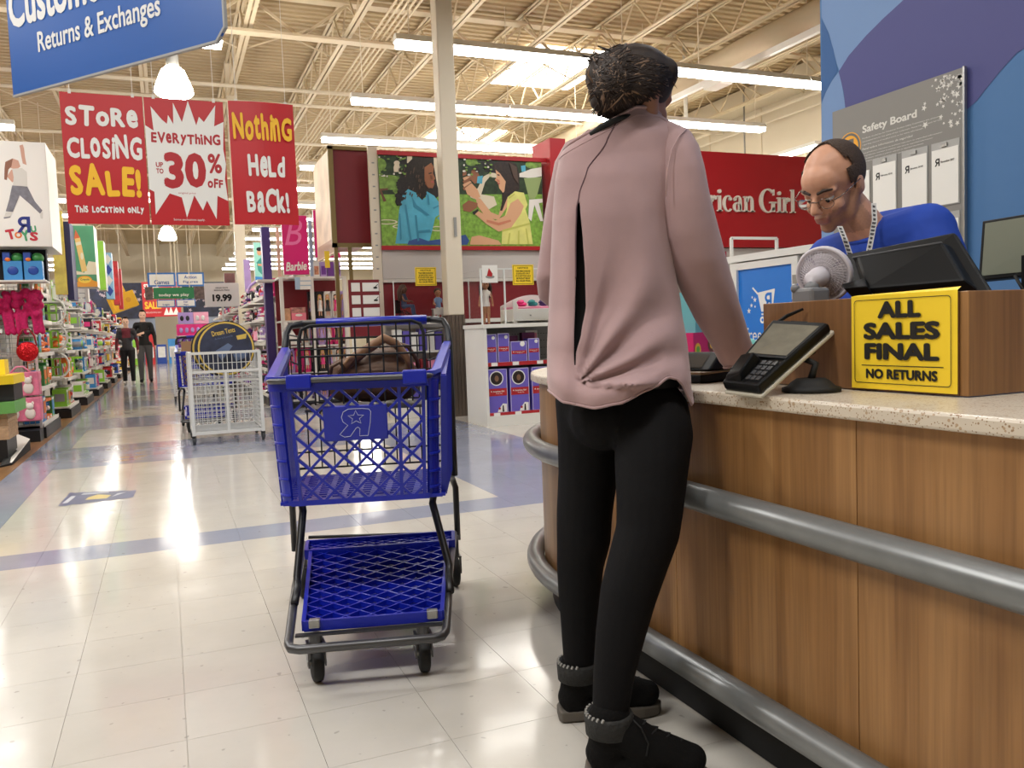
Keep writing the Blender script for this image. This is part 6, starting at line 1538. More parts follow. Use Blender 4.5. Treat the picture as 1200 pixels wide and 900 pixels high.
# tracks: white looped toys on the second stand, facing the camera
for k, z in enumerate((0.57, 0.95, 1.31)):
    b = MB(); y = 12.85; q = [(-1.36 + 0.12 * math.sin(a), y, z + 0.17 + 0.16 * math.cos(a)) for a in [PI * 1.0 * i / 12 for i in range(13)]]
    b.tube(q, 0.014, 7); b.box(-1.6, -1.36, y - 0.03, y + 0.03, z + 0.001, z + 0.02)
    tr = thing('loop_track', 'white looped track toy on the %s shelf at the front of the second left stand' % ['second', 'third', 'fourth'][k], 'toy', (-1.4, y, z)); b.build('track', WHITE, tr, world=True, smooth=True)
    b = MB()
    for i in range(3):
        for j in range(2): 
            xx = -1.62 + 0.095 * i; zz_ = z + 0.03 + 0.12 * j; b.bar((xx, y + 0.04, zz_), (xx, y + 0.04, zz_ + 0.11), 0.016); b.bar((xx, y + 0.04, zz_), (xx + 0.08, y + 0.04, zz_), 0.016); b.bar((xx + 0.08, y + 0.04, zz_), (xx + 0.08, y + 0.04, zz_ + 0.11), 0.016); b.bar((xx, y + 0.04, zz_ + .11), (xx + 0.08, y + 0.04, zz_ + .11), 0.016)
    b.build('lime_frames', cm('lime green'), tr, world=True, label='lime green frame pieces')
    b = MB(); b.box(-1.66, -1.30, y - 0.05, y + 0.09, z - 0.02, z); b.build('shelf', SHELF, tr, world=True)
# top shelf with two blue bubble packs under the white box sign
t = thing('top_shelf', 'white open shelf under the white box sign on the nearest left stand', 'shelf', (-1.5, 10.1, 1.682))
b = MB(); b.box(-2.3, -1.12, 9.95, 10.31, 1.682, 1.70); b.build('board', SHELF, t, world=True)
b = MB(); b.box(-2.3, -1.12, 10.285, 10.305, 1.70, 2.045); b.build('back', SOFTBLACK, t, world=True)
b = MB(); b.box(-1.135, -1.12, 10.25, 10.285, 1.70, 2.045); b.build('bracket', GREY, t, world=True)
for k, px in enumerate((16, 40)):
    p = aty(px, 322, 10.05); pk = thing('blister_pack', 'blue and green bubble toy pack on the top shelf, %s one' % ('left', 'right')[k], 'toy', (p.x, 10.08, 1.701), 0, 'bubble toy packs under the white box sign')
    b = MB(); b.prism([(-0.085, -0.06), (0.085, -0.06), (0.085, 0.06), (-0.085, 0.06)], 0, 0.20); b.build('card', cm('sky blue'), pk)
    b = MB(); b.box(-0.085, -0.02, -0.06, 0.06, 0.20, 0.29); b.build('card_flap', cm('deep blue'), pk)
    b = MB(); b.ball((0.04, 0, 0.235), 0.06, 0.05, 0.055); b.build('bubble_toy', cm('leaf green'), pk, smooth=True)
    b = MB(); b.ball((0.0, -0.062, 0.10), 0.05, 0.006, 0.045); b.mi = 1; b.ball((-0.04, -0.062, 0.215), 0.026, 0.006, 0.02); b.build('print', [cm('deep blue'), cm('orange')], pk, smooth=True)
# magenta dress-up costumes hanging from the grid
MAG = mat('magenta_plush', (190, 16, 92), 0.8, bump=0.6, scale=50, var=0.2)
for k, (px, lab) in enumerate(((32, 'magenta ruffled costume bundle hanging on the wire grid, right one'), (-2, 'magenta ruffled costume bundle hanging at the left picture edge'))):
    p = aty(px, 352, 10.18); t = thing('costume', lab, 'costume', (p.x, 10.2, 1.1), 0, 'magenta costumes on the wire grid')
    b = MB(); r2 = random.Random(k)
    for i in range(34): b.ball((r2.uniform(-0.13, 0.13), r2.uniform(-0.05, 0.03), 0.34 + r2.uniform(-0.13, 0.15)), r2.uniform(0.025, 0.05), n=8, m=6)
    for s in (-0.09, -0.03, 0.05, 0.10): b.limb([(s, -0.02, 0.28), (s * 1.12, -0.03, 0.16), (s * 1.15 + 0.01, -0.03, 0.06)], [0.035, 0.026, 0.03], 8)
    organic('fabric', b, MAG, t, 0.012, 2, world=False)
    b = MB(); b.box(-0.02, 0.02, -0.06, -0.055, 0.06, 0.10); b.build('price_tag', PURE, t)
    b = MB(); b.tube([(0, 0.09, 0.44), (0, -0.03, 0.44)], 0.004, 5); b.build('hook', STEEL, t)
p = aty(34, 413, 10.2); t = thing('sequin_purse', 'round red sequin purse hanging on the wire grid', 'purse', (p.x, 10.1, p.z - 0.1))
b = MB(); b.ball((0, 0, 0.11), 0.105, 0.04, 0.105, 20, 12); b.build('body', mat('red_sequins', (206, 24, 34), 0.2, 0.6, bump=1.0, scale=70), t, smooth=True)
b = MB(); b.tube([(-0.09, 0, 0.17), (-0.075, 0, 0.27), (-0.03, 0, 0.345), (0.03, 0, 0.345), (0.075, 0, 0.27), (0.09, 0, 0.17)], 0.009, 7); b.tube([(0, 0.18, 0.345), (0, -0.02, 0.345)], 0.004, 5); b.build('handle', mat('red_trim', (150, 12, 26), 0.4), t, smooth=True)
for k in range(2):
    z = 0.22 + 0.27 * k; p = aty(27, 465, 10.15); t = thing('pet_carrier_pack', 'pink plastic pack with white toy puppy, %s on the wire grid' % ('lower', 'upper')[k], 'toy', (p.x, 10.12, z), 0, 'pink puppy packs on the wire grid')
    b = MB(); b.box(-0.17, 0.17, -0.07, 0.12, 0, 0.25); b.build('pack', mat('pink_pack', (222, 120, 150), 0.4, var=0.25, scale=12), t, bevel=0.01)
    b = MB()
    for x in (-0.08, 0.07): b.ball((x, -0.075, 0.08), 0.05, 0.02, 0.06); b.ball((x, -0.085, 0.16), 0.038, 0.02, 0.036); b.ball((x - 0.03, -0.085, 0.19), 0.013, 0.01, 0.02); b.ball((x + 0.03, -0.085, 0.19), 0.013, 0.01, 0.02)
    b.build('puppy', mat('puppy_white', (234, 224, 216), 0.7), t, smooth=True)
    b = MB(); b.tube([(-0.09, -0.03, 0.25), (-0.03, -0.04, 0.31), (0.03, -0.04, 0.31), (0.09, -0.03, 0.25)] if k else [(-0.05, -0.08, 0.2), (0.05, -0.08, 0.2)], 0.01, 6); b.build('handle', LPINK, t, smooth=True)
# cardboard display at the left edge of the picture
cd = thing('floor_display', 'stacked cardboard display with paper edges at the left picture edge', 'display', (-1.75, 8.6, 0))
p0 = aty(10, 500, 8.4)
b = MB()
for k in range(18): b.box(-2.3, p0.x - 0.002 * (k % 3), 8.4, 8.9, 0.20 + 0.0185 * k, 0.20 + 0.0185 * k + 0.017)
b.build('paper_layers', mat('kraft_layers', (196, 160, 124), 0.7, var=0.15, scale=30), cd, world=True)
b = MB(); b.box(-2.3, p0.x - 0.02, 8.4, 8.9, 0, 0.2); b.build('base', PLINTH, cd, world=True)
b = MB(); q = aty(18, 480, 8.3); b.hexa([(-2.3, 8.3, q.z - 0.05), (q.x, 8.3, q.z - 0.03), (q.x, 8.9, q.z - 0.03), (-2.3, 8.9, q.z - 0.05)], [(-2.3, 8.28, q.z + 0.05), (q.x, 8.28, q.z + 0.07), (q.x, 8.9, q.z + 0.07), (-2.3, 8.9, q.z + 0.05)]); b.build('green_tray', mat('tray_green', (112, 176, 92), 0.5), cd, world=True)
b = MB(); q = aty(16, 446, 8.3); b.hexa([(-2.3, 8.3, q.z - 0.05), (q.x, 8.3, q.z - 0.03), (q.x, 8.9, q.z - 0.03), (-2.3, 8.9, q.z - 0.05)], [(-2.3, 8.28, q.z + 0.02), (q.x, 8.28, q.z + 0.05), (q.x, 8.9, q.z + 0.05), (-2.3, 8.9, q.z + 0.02)]); b.prism([(-2.3, 8.5), (q.x - 0.09, 8.5), (q.x - 0.12, 8.9), (-2.3, 8.9)], q.z + 0.05, q.z + 0.18); b.build('yellow_tray', mat('tray_yellow', (246, 214, 40), 0.5), cd, world=True)
b = MB(); b.box(-2.25, q.x - 0.02, 8.4, 8.88, 0.54, q.z - 0.04); b.build('stock', cm('black'), cd, world=True)
wd = thing('floor_wedge', 'grey and black slanted sign foot lying on the wood strip', 'sign', (-1.45, 8.0, 0))
a0, a1, a2, a3 = atz(0, 548, 0.002), atz(14, 545, 0.002), atz(36, 527, 0.002), atz(20, 520, 0.002)
b = MB(); h_ = V((0, 0, 0.05)); b.hexa([a0, a1, a2, a3], [a0 + h_ * 0.3, a1 + h_ * 0.3, a2 + h_ * 2, a3 + h_ * 2]); b.build('foot', SOFTBLACK, wd, world=True)
b = MB(); b.slab([a1.lerp(a0, 0.15) + h_ * 0.45, a1 + h_ * 0.36, a2 + h_ * 2.06, a3 + h_ * 2.06], (0, 0, 0.004)); b.build('face', WHITE, wd, world=True)

# ---- header signs over the left stands
def header(label, px0, px1, py0, py1, y, depth, m, edge=WHITE, name='header_sign', post=None, drop=0.1, po=0.0):
    a, c = aty(px0, py0, y), aty(px1, py1, y); c2 = aty(px0, py1, y)
    x0 = (a.x + c2.x) / 2; x1 = x0 + (aty(px1, py0, y).x - a.x)
    t = thing(name, label, 'sign', ((x0 + x1) / 2, y, c.z))
    b = MB(); b.box(x0, x1, y, y + depth, c.z, a.z); b.build('box', edge, t, world=True)
    b = MB(); b.box(x0 + 0.004, x1 - 0.004, y - 0.004, y, c.z + 0.004, a.z - 0.004); b.build('face_panel', m, t, world=True)
    if post:
        yp = LYS[post] + 0.012; b = MB(); b.box(-1.765 + po, -1.745 + po, yp - 0.01, yp + 0.01, 1.9702, a.z - drop + 0.02); b.build('post', SHELF, t, world=True)
        b = MB(); b.bar((-1.755 + po, yp, a.z - drop), (x0 + 0.03, y + depth / 2, a.z - drop), 0.022); b.build('arm', SHELF, t, world=True)
    return t, frame((x0, y - 0.0045, c.z), (1, 0, 0)), x1 - x0, a.z - c.z
tb, F, W, H = header('big white box sign with a jumping girl on the nearest left stand', -40, 57, 163, 289, 9.97, 0.9, PURE)
b = MB(); b.T = F
PSK = mat('print_skin', (206, 160, 140), 0.5); PHR = mat('print_hair', (140, 92, 70), 0.5); PGR = mat('print_grey', (120, 120, 130), 0.5, var=0.2, scale=20); 
def wpx(pts, mi, z=0.001):
    b.mi = mi; q = [F.inverted() @ aty(x * 0.1778, 140 + y * 0.1778, 9.965) for x, y in pts]; b.face(fit([(p.x, p.y) for p in q]), z)
wpx([(128, 172), (150, 165), (158, 190), (165, 250), (175, 300), (150, 290), (140, 240), (132, 190)], 0); wpx([(55, 275), (85, 258), (120, 270), (135, 310), (110, 330), (70, 320)], 0, 0.0012)
wpx([(35, 280), (85, 256), (75, 310), (55, 330), (45, 400), (28, 395), (30, 320)], 1, 0.0014); wpx([(75, 330), (100, 330), (110, 395), (80, 415), (45, 375)], 0, 0.0011)
wpx([(80, 325), (145, 320), (175, 345), (180, 440), (85, 440), (90, 380)], 3, 0.0016)
wpx([(80, 435), (180, 442), (230, 540), (280, 600), (265, 622), (200, 560), (130, 500), (85, 610), (38, 605), (60, 530)], 2, 0.0018)
wpx([(38, 612), (80, 612), (70, 640), (25, 650)], 3, 0.002); wpx([(262, 620), (282, 610), (282, 655), (268, 652)], 3, 0.002); wpx([(25, 645), (70, 638), (68, 646), (26, 654)], 2, 0.0022)
b.build('picture', [PSK, PHR, PGR, mat('print_paper_white', (214, 212, 206), 0.5)], tb, world=True)
b = MB(); b.T = F
def lp_(px, py): p = F.inverted() @ aty(px * 0.1778, 140 + py * 0.1778, 9.96); return p.x, p.y
lcol = [mat('logo_red', (196, 40, 60), 0.5), mat('logo_orange', (226, 120, 50), 0.5), mat('logo_green', (70, 160, 110), 0.5), mat('logo_navy', (30, 44, 130), 0.5), PURE]
for ch, x, y, w_, h_, mi, r in (('T', 50, 795, 44, 55, 0, 0.2), ('O', 100, 785, 36, 36, 1, 0.1), ('Y', 148, 805, 40, 60, 2, 0.15), ('S', 195, 798, 40, 50, 0, -0.1), ('U', 205, 745, 28, 36, 2, 0.1)):
    b.mi = mi; X_, Y_ = lp_(x, y); b.text(ch, X_, Y_, w_ * 0.00188, h_ * 0.0019, 0.001, 0.05, rot=r)
X_, Y_ = lp_(110, 745); emblem(b, X_, Y_, 0.165, 0.002, 3, 4)
b.build('logo', lcol, tb, world=True)
yt, F, W, H = header('tall yellow poster panel with navy edge behind the white box sign', 62, 76, 247, 345, 11.95, 0.04, mat('yellow_poster', (240, 214, 110), 0.5, var=0.35, scale=5), mat('yellow_edge', (236, 210, 90), 0.5), post=1, po=-0.013)
b = MB(); a = aty(75, 262, 12.2); c = aty(83, 352, 12.2); b.box(a.x, a.x + aty(83, 262, 12.2).x - a.x, 11.99, 12.5, c.z, a.z); b.build('navy_edge', mat('navy_panel', (40, 44, 92), 0.5), yt, world=True, label='thick navy panel edge')
t, F, W, H = header('green box sign with a big crayon over the second left stand', 83, 112, 264, 336, 13.0, 0.5, mat('crayon_green', (88, 164, 122), 0.5, var=0.2, scale=2), post=1, po=0.013, drop=0.3)
b = MB(); b.T = F
def L_(pts, mi, z): b.mi = mi; b.face(fit([(p[0] * W, p[1] * H) for p in pts]), z)
L_([(0.20, 0.79), (0.42, 0.81), (0.62, 0.26), (0.40, 0.24)], 0, 0.001); L_([(0.18, 0.78), (0.42, 0.80), (0.26, 0.93)], 1, 0.0012); L_([(0.22, 0.72), (0.44, 0.74), (0.46, 0.69), (0.24, 0.67)], 2, 0.0014)
b.mi = 2; b.disc((0.45 * W, 0.5 * H), 0.06 * W, 14, 0.0016, 0.06 * H)
L_([(0.0, 0.22), (0.2, 0.26), (0.5, 0.23), (0.7, 0.42), (1.0, 0.40), (1.0, 0.2), (0, 0.2)], 2, 0.0008); L_([(0, 0), (1, 0), (1, 0.08), (0.6, 0.14), (0.3, 0.1), (0, 0.04)], 3, 0.001)
b.mi = 3; b.disc((0.5 * W, 0.11 * H), 0.3 * W, 24, 0.0018, 0.07 * H); b.mi = 4; b.disc((0.5 * W, 0.11 * H), 0.25 * W, 24, 0.002, 0.05 * H); b.mi = 5; b.text('Crayola', 0.5 * W, 0.095 * H, 0.36 * W, 0.045 * H, 0.0024, 0.02, center=True)
b.build('picture', [mat('crayon_tan', (240, 206, 130), 0.5), mat('crayon_tip', (222, 110, 70), 0.5), mat('crayon_cream', (244, 236, 206), 0.5), mat('crayon_orange', (238, 166, 60), 0.5), mat('crayon_yellow', (250, 216, 90), 0.5), mat('crayon_ink', (50, 100, 90), 0.5)], t, world=True)
pc_ = thing('price_fin', 'white price fin with three rounded cards under the crayon sign', 'sign', aty(90, 350, 12.7))
b = MB()
for k in range(3): p = aty(91, 341 + 5.5 * k, 12.7); b.box(p.x - 0.085, p.x + 0.085, 12.69, 12.7, p.z - 0.028, p.z + 0.028)
b.build('card', PURE, pc_, world=True, bevel=0.004)
b = MB(); p = aty(91, 346, 12.7); b.box(p.x + 0.09, p.x + 0.13, 12.69, 12.9, p.z - 0.09, p.z + 0.09); b.bar((p.x + 0.1, 12.72, p.z), (-1.30, 12.97, p.z), 0.03); b.build('holder', WHITE, pc_, world=True)
header('lime green and white box sign over the third left stand', 114, 123, 282, 340, 15.6, 0.4, cm('lime green'), post=2)
t, F, W, H = header('pale blue diamond patterned sign over the fourth left stand', 123, 132, 296, 350, 18.2, 0.4, mat('pale_blue_print', (140, 190, 222), 0.5), mat('pale_blue_print', (140, 190, 222), 0.5), post=3)
b = MB(); b.T = F
for k in range(4): b.mi = k % 2; b.face([(0.5 * W, (0.05 + .23 * k) * H), (0.98 * W, (0.17 + .23 * k) * H), (0.5 * W, (0.28 + .23 * k) * H), (0.02 * W, (0.17 + .23 * k) * H)], 0.002)
b.build('pattern', [cm('deep blue'), cm('white')], t, world=True)
header('red and white sign over the fifth left stand', 132, 139, 306, 357, 20.9, 0.4, mat('red_white_print', (204, 50, 56), 0.5, var=0.5, scale=6), RED, post=4)
header('plain red sign over the sixth left stand', 138, 143, 315, 362, 23.7, 0.4, RED, RED, post=5)
# yellow brick shaped sign down the aisle
t = thing('brick_sign', 'yellow brick shaped hanging sign over the far left stands', 'sign', aty(143, 352, 25))
Mx = Matrix.Translation(aty(143, 348, 25)) @ Matrix.Rotation(-0.35, 4, 'Y') @ Matrix.Rotation(0.3, 4, 'Z')
b = MB(); b.T = Mx; b.box(-0.32, 0.34, 0, 0.3, -0.35, 0.1); b.box(-0.25, 0.15, 0, 0.25, 0.1, 0.55); b.build('brick', YELLOW, t, world=True, bevel=0.02)
b = MB(); b.T = Mx
for x in (-0.15, 0.1): b.disc((x, 0), 0.07, 14, 0)
b.v = []; b.f = []; b.m = []
for x in (-0.12, 0.12): b.lathe([(0, -0.02), (0.07, -0.02), (0.07, 0.0), (0, 0.0)], 14, (x, -0.001, -0.12), Matrix.Rotation(PI / 2, 3, 'X'))
b.build('stud', mat('stud_orange', (226, 160, 40), 0.4), t, world=True)
b = MB(); p = Mx.to_translation(); b.tube([(p.x, p.y + 0.1, p.z + 0.4), (p.x, p.y + 0.1, 6.4)], 0.01, 4); b.build('hanger', CREAM, t, world=True)
# ================================================================ RIGHT SIDE OF THE AISLE
RT = [['hot pink', 'white', 'black', 'lilac'], ['pale pink', 'black', 'white', 'purple'], ['purple', 'hot pink', 'grey', 'white'], ['black', 'pale pink', 'white', 'red'], ['grey', 'white', 'hot pink', 'deep blue'], ['white', 'red', 'purple', 'black']]
RNM = ['nearest right stand', 'second right stand', 'third right stand', 'fourth right stand', 'fifth right stand', 'sixth right stand']
for k in range(6):
    y = 12.75 + 2.35 * k
    stand(1.36, -1, y, y + 1.9, 0.5, ZS, 'white shelving of the %s beyond the purple end panel' % RNM[k], 1.95)
    fill(1.36, -1, y, y + 1.9, 0.5, ZS, RT[k], RNM[k], kinds=['soft toy', 'carded toy', 'soft toy', 'window box toy', 'carded toy'], n=6 if k < 3 else 4)
DPURP = mat('deep_purple', (58, 38, 104), 0.45)
t = thing('purple_pillar', 'tall deep purple end panel beside the pink doll signs', 'panel', (1.33, 12.6, 0))
b = MB(); a = aty(312, 266, 12.5); c = aty(327, 300, 12.5); b.box(1.365, 1.48, 12.5, 12.7, 0.0, a.z); b.build('panel', DPURP, t, world=True)
b = MB(); b.box(1.24, 1.48, 12.2, 12.5, 1.80, 1.83); b.build('bracket_shelf', SHELF, t, world=True)
b = MB(); b.tube([(1.22, 12.2, 1.8), (1.14, 12.2, 1.74), (1.10, 12.2, 1.64)], 0.02, 8); b.build('lilac_trim', cm('lilac'), t, world=True)
# doll bay with pink signs
HPK = mat('sign_pink', (214, 24, 118), 0.4)
bay = thing('doll_stand', 'white shelving bay under the two pink doll signs', 'shelf', (1.95, 12.3, 0))
for x in (1.535, 1.955, 2.42):
    b = MB(); b.box(x - 0.025, x + 0.025, 11.98, 12.03, 0, 1.85); b.build('upright', SHELF, bay, world=True)
b = MB(); b.box(1.51, 2.45, 12.5, 12.53, 0.0, 1.85); b.build('back_panel', MAROON, bay, world=True)
for z in (0.12, 0.5, 0.88, 1.24, 1.85):
    b = MB(); b.box(1.51, 2.45, 12.0, 12.5, z - 0.025, z); b.build('shelf', SHELF, bay, world=True)
b = MB(); b.box(1.51, 2.45, 12.0, 12.5, 0, 0.09); b.build('plinth', PLINTH, bay, world=True)
b = MB(); p = aty(344, 385, 11.9); b.hexa([(p.x - 0.12, 11.9, 0.90), (p.x + 0.1, 11.9, 0.90), (p.x + 0.1, 12.0, 0.90), (p.x - 0.12, 12.0, 0.90)], [(p.x - 0.12, 11.95, 1.22), (p.x - 0.08, 11.95, 1.22), (p.x - 0.08, 12.0, 1.22), (p.x - 0.12, 12.0, 1.22)]); b.build('slanted_panel', WHITE, bay, world=True)
def pinksign(label, px0, px1, py0, py1, y, draw):
    t, F, W, H = header(label, px0, px1, py0, py1, y, 0.06, HPK, WHITE)
    b = MB(); b.box(F.translation.x + 0.02, F.translation.x + 0.05, y + 0.061, y + 0.09, 1.851, F.translation.z + H * .9); b.box(F.translation.x + W - 0.05, F.translation.x + W - 0.02, y + 0.061, y + 0.09, 1.851, F.translation.z + H * .9); b.build('post', SHELF, t, world=True)
    b = MB(); b.T = F; draw(b, W, H); b.build('lettering', [PURE, mat('sign_light_pink', (236, 120, 178), 0.45)], t, world=True)
def d1(b, W, H):
    b.mi = 1; b.text('B', 0.1 * W, 0.5 * H, 0.7 * W, 0.42 * H, 0.001, 0.0, shear=0.3); b.mi = 0; b.text('Barbie', 0.08 * W, 0.06 * H, 0.84 * W, 0.15 * H, 0.001, 0.03, rot=0.06, shear=0.3)
def d2(b, W, H):
    b.mi = 0; b.text('b', 0.12 * W, 0.2 * H, 0.4 * W, 0.5 * H, 0.001, 0.05, shear=0.3); b.text('arbie', 0.5 * W, 0.1 * H, 0.5 * W, 0.14 * H, 0.001, 0.02, shear=0.3)
pinksign('pink doll sign with pale B and white script, behind the red banner', 331, 361, 252, 322, 12.0, d1)
pinksign('pink doll sign with white script partly hidden by the maroon box sign', 368, 398, 246, 302, 12.0, d2)
b = MB(); a = aty(364, 258, 12.05); b.box(a.x - 0.035, a.x + 0.015, 12.06, 12.1, 1.851, a.z); q = tag(b.build('sign_post', mat('pale_blue_post', (170, 186, 214), 0.4)), 'pale blue sign post between the two pink doll signs', 'post')
b = MB(); a = aty(323, 266, 12.1); c = aty(330, 324, 12.1); b.box(a.x, c.x, 12.1, 12.13, 1.851, a.z); tag(b.build('picture_strip', mat('portrait_strip', (222, 176, 160), 0.5, var=0.3, scale=4)), 'narrow portrait print strip left of the pink doll sign', 'sign')
t = thing('price_fin', 'white price fin with three rounded cards on the doll bay', 'sign', (1.9, 11.95, 1.7))
for k in range(3):
    p = aty(358, 326.5 + 5.3 * k, 11.95); b = MB(); b.box(p.x - 0.075, p.x + 0.075, 11.95, 11.96, p.z - 0.025, p.z + 0.025); b.build('card', PURE, t, world=True, bevel=0.004)
b = MB(); p = aty(356, 332, 11.97); b.box(p.x - 0.12, p.x + 0.1, 11.961, 11.979, p.z - 0.085, p.z + 0.085); b.build('holder', mat('fin_blue', (170, 196, 220), 0.4), t, world=True)
def dollwindow(x, y, z, w, h, card, dress, hair, label, group):
    t = thing('fashion_doll_box', label, 'toy', (x, y, z), 0, group)
    b = MB(); d = 0.08
    b.box(-w / 2, w / 2, 0.02, d, 0, h); b.box(-w / 2, -w / 2 + 0.012, -0.0, 0.02, 0, h); b.box(w / 2 - 0.012, w / 2, 0, 0.02, 0, h); b.box(-w / 2, w / 2, 0, 0.02, h - 0.03, h); b.box(-w / 2, w / 2, 0, 0.02, 0, 0.03); b.build('box', card, t)
    b = MB(); s = h / 0.34
    b.mi = 0; b.ball((0, 0.015, 0.27 * s), 0.022, 0.014, 0.026, 8, 6); b.limb([(-0.016, 0.012, 0.05 * s), (-0.012, 0.012, 0.13 * s)], [0.008, 0.01], 6); b.limb([(0.016, 0.012, 0.05 * s), (0.012, 0.012, 0.13 * s)], [0.008, 0.01], 6); b.limb([(-0.028, 0.012, 0.14 * s), (-0.03, 0.012, 0.22 * s)], [0.006, 0.007], 6); b.limb([(0.028, 0.012, 0.14 * s), (0.03, 0.012, 0.22 * s)], [0.006, 0.007], 6)
    b.mi = 1; b.lathe([(0, 0.1 * s), (0.038, 0.1 * s), (0.02, 0.18 * s), (0.024, 0.23 * s), (0, 0.24 * s)], 8, (0, 0.012, 0)); b.mi = 2; b.ball((0, 0.02, 0.28 * s), 0.028, 0.012, 0.03, 8, 6); b.ball((-0.02, 0.02, 0.24 * s), 0.012, 0.01, 0.04, 6, 5); b.ball((0.02, 0.02, 0.24 * s), 0.012, 0.01, 0.04, 6, 5)
    b.build('doll', [mat('doll_peach', (232, 180, 150), 0.5), dress, hair], t)
BLOND = mat('doll_blond', (222, 180, 96), 0.6)
DC = [('black', cm('black')), ('pink', cm('hot pink')), ('lilac', cm('lilac')), ('white', cm('white'))]
for r, z in enumerate((0.121, 0.501, 0.881, 1.241)):
    for k in range(8):
        x = 1.62 + 0.112 * k
        if r == 3 and x < 1.93: continue
        if r == 2 and x < 1.80: continue
        cn, c_ = DC[(k * 3 + r * 2 + k // 2) % 4]
        dollwindow(x, 12.045 + 0.02 * (k % 2), z, 0.105, (0.33, 0.34, 0.33, 0.40)[r], c_, DC[(k + r) % 4][1], BLOND if k % 3 else HBR, '%s boxed fashion doll, %s slot on the %s shelf of the doll bay' % (cn, ORD[k], ('lowest', 'second', 'third', 'fourth')[r]), 'fashion dolls in the doll bay')
b = MB(); b.box(1.66, 1.86, 12.02, 12.2, 1.241, 1.42); t = thing('gift_box', 'pale pink gift box on the maroon shelf under the pink sign', 'box', (1.76, 12.1, 1.241)); b.build('carton', mat('rose_card', (236, 130, 150), 0.5), t, world=True)
b = MB(); b.T = frame((1.66, 12.0195, 1.241), (1, 0, 0)); b.mi = 0; b.box(0.0, 0.2, 0.1, 0.178, 0, 0.001); b.mi = 1; b.disc((0.1, 0.07), 0.05, 14, 0.001, 0.018); b.build('print', [mat('print_rosebrown', (170, 120, 110), 0.5, var=0.5, scale=30), PURE], t, world=True)
b = MB(); b.box(1.565, 1.65, 12.045, 12.2, 1.241, 1.41); tag(b.build('kraft_box', mat('tan_card', (212, 168, 130), 0.6, var=0.2, scale=20)), 'tan box beside the pale pink gift box', 'box')
for k in range(4):
    b = MB(); x = 2.0 + 0.1 * k; b.box(x, x + 0.085, 12.05, 12.2, 1.851, 2.06); t = thing('boxed_toy', '%s small boxed toy on top of the doll bay, %s from the left' % (('white', 'lilac', 'purple', 'lilac')[k], ORD[k]), 'toy', (x + 0.04, 12.12, 1.851), 0, 'boxes on top of the doll bay'); b.build('carton', cm(('white', 'lilac', 'purple', 'lilac')[k]), t, world=True)
    b = MB(); b.box(x + 0.012, x + 0.073, 12.046, 12.05, 1.88, 2.0); b.build('print', mat('face_print', (190, 130, 100), 0.5, var=0.4, scale=30) if k == 0 else cm('purple'), t, world=True)
# signs above the farther right stands
t, F, W, H = header('mint green sign with a child in cap and scrubs beyond the purple panel', 298, 311, 284, 331, 14.2, 0.1, mat('mint_print', (150, 214, 200), 0.5))
b = MB(); b.box(F.translation.x + W * 0.4, F.translation.x + W * 0.6, 14.31, 14.34, 1.95, F.translation.z + H); b.build('post', SHELF, t, world=True)
b = MB(); b.T = F
def M2(pts, mi, z): b.mi = mi; b.face(fit([(p[0] * W, p[1] * H) for p in pts]), z)
M2([(0.2, 0.5), (0.6, 0.62), (0.9, 0.5), (0.85, 0.3), (0.6, 0.2), (0.3, 0.3)], 0, 0.001); b.mi = 1; b.disc((0.5 * W, 0.76 * H), 0.22 * W, 14, 0.0015, 0.09 * H); b.mi = 2; b.disc((0.5 * W, 0.83 * H), 0.25 * W, 14, 0.002, 0.05 * H); M2([(0, 0), (1, 0), (1, 0.13), (0, 0.15)], 3, 0.001); M2([(0.3, 0.42), (0.8, 0.40), (0.8, 0.46), (0.3, 0.47)], 1, 0.002)
b.build('picture', [mat('scrubs_teal', (60, 150, 140), 0.5), mat('child_skin', (214, 160, 120), 0.5), cm('black'), cm('sky blue')], t, world=True)
lt_, F, W, H = header('lilac and pink sign standing beyond the mint green sign', 286, 294, 304, 342, 16.6, 0.1, cm('lilac'))
b = MB(); b.box(F.translation.x + W * .4, F.translation.x + W * .6, 16.71, 16.74, 1.6205, F.translation.z + H * .8); b.build('post', SHELF, lt_, world=True)
lt_, F, W, H = header('dark portrait sign of a girl above the farther right stands', 263, 276, 320, 345, 19.9, 0.06, mat('dark_portrait', (110, 66, 66), 0.5, var=0.6, scale=5))
b = MB(); b.box(F.translation.x + W - .06, F.translation.x + W - .03, 19.97, 20.0, 1.6205, F.translation.z + H * .8); b.build('post', SHELF, lt_, world=True)
p = aty(282, 300, 17.4); col2 = thing('column', 'plain white steel column farther down the right side of the aisle', 'column', (p.x, 17.4, 0))
b = MB(); b.box(p.x - 0.1, p.x + 0.1, 17.3, 17.5, 0, 6.4); b.build('shaft', CREAM, col2, world=True); b = MB(); b.box(p.x - 0.11, p.x + 0.11, 17.29, 17.51, 0, 1.2); b.build('metal_cladding', GREY, col2, world=True)
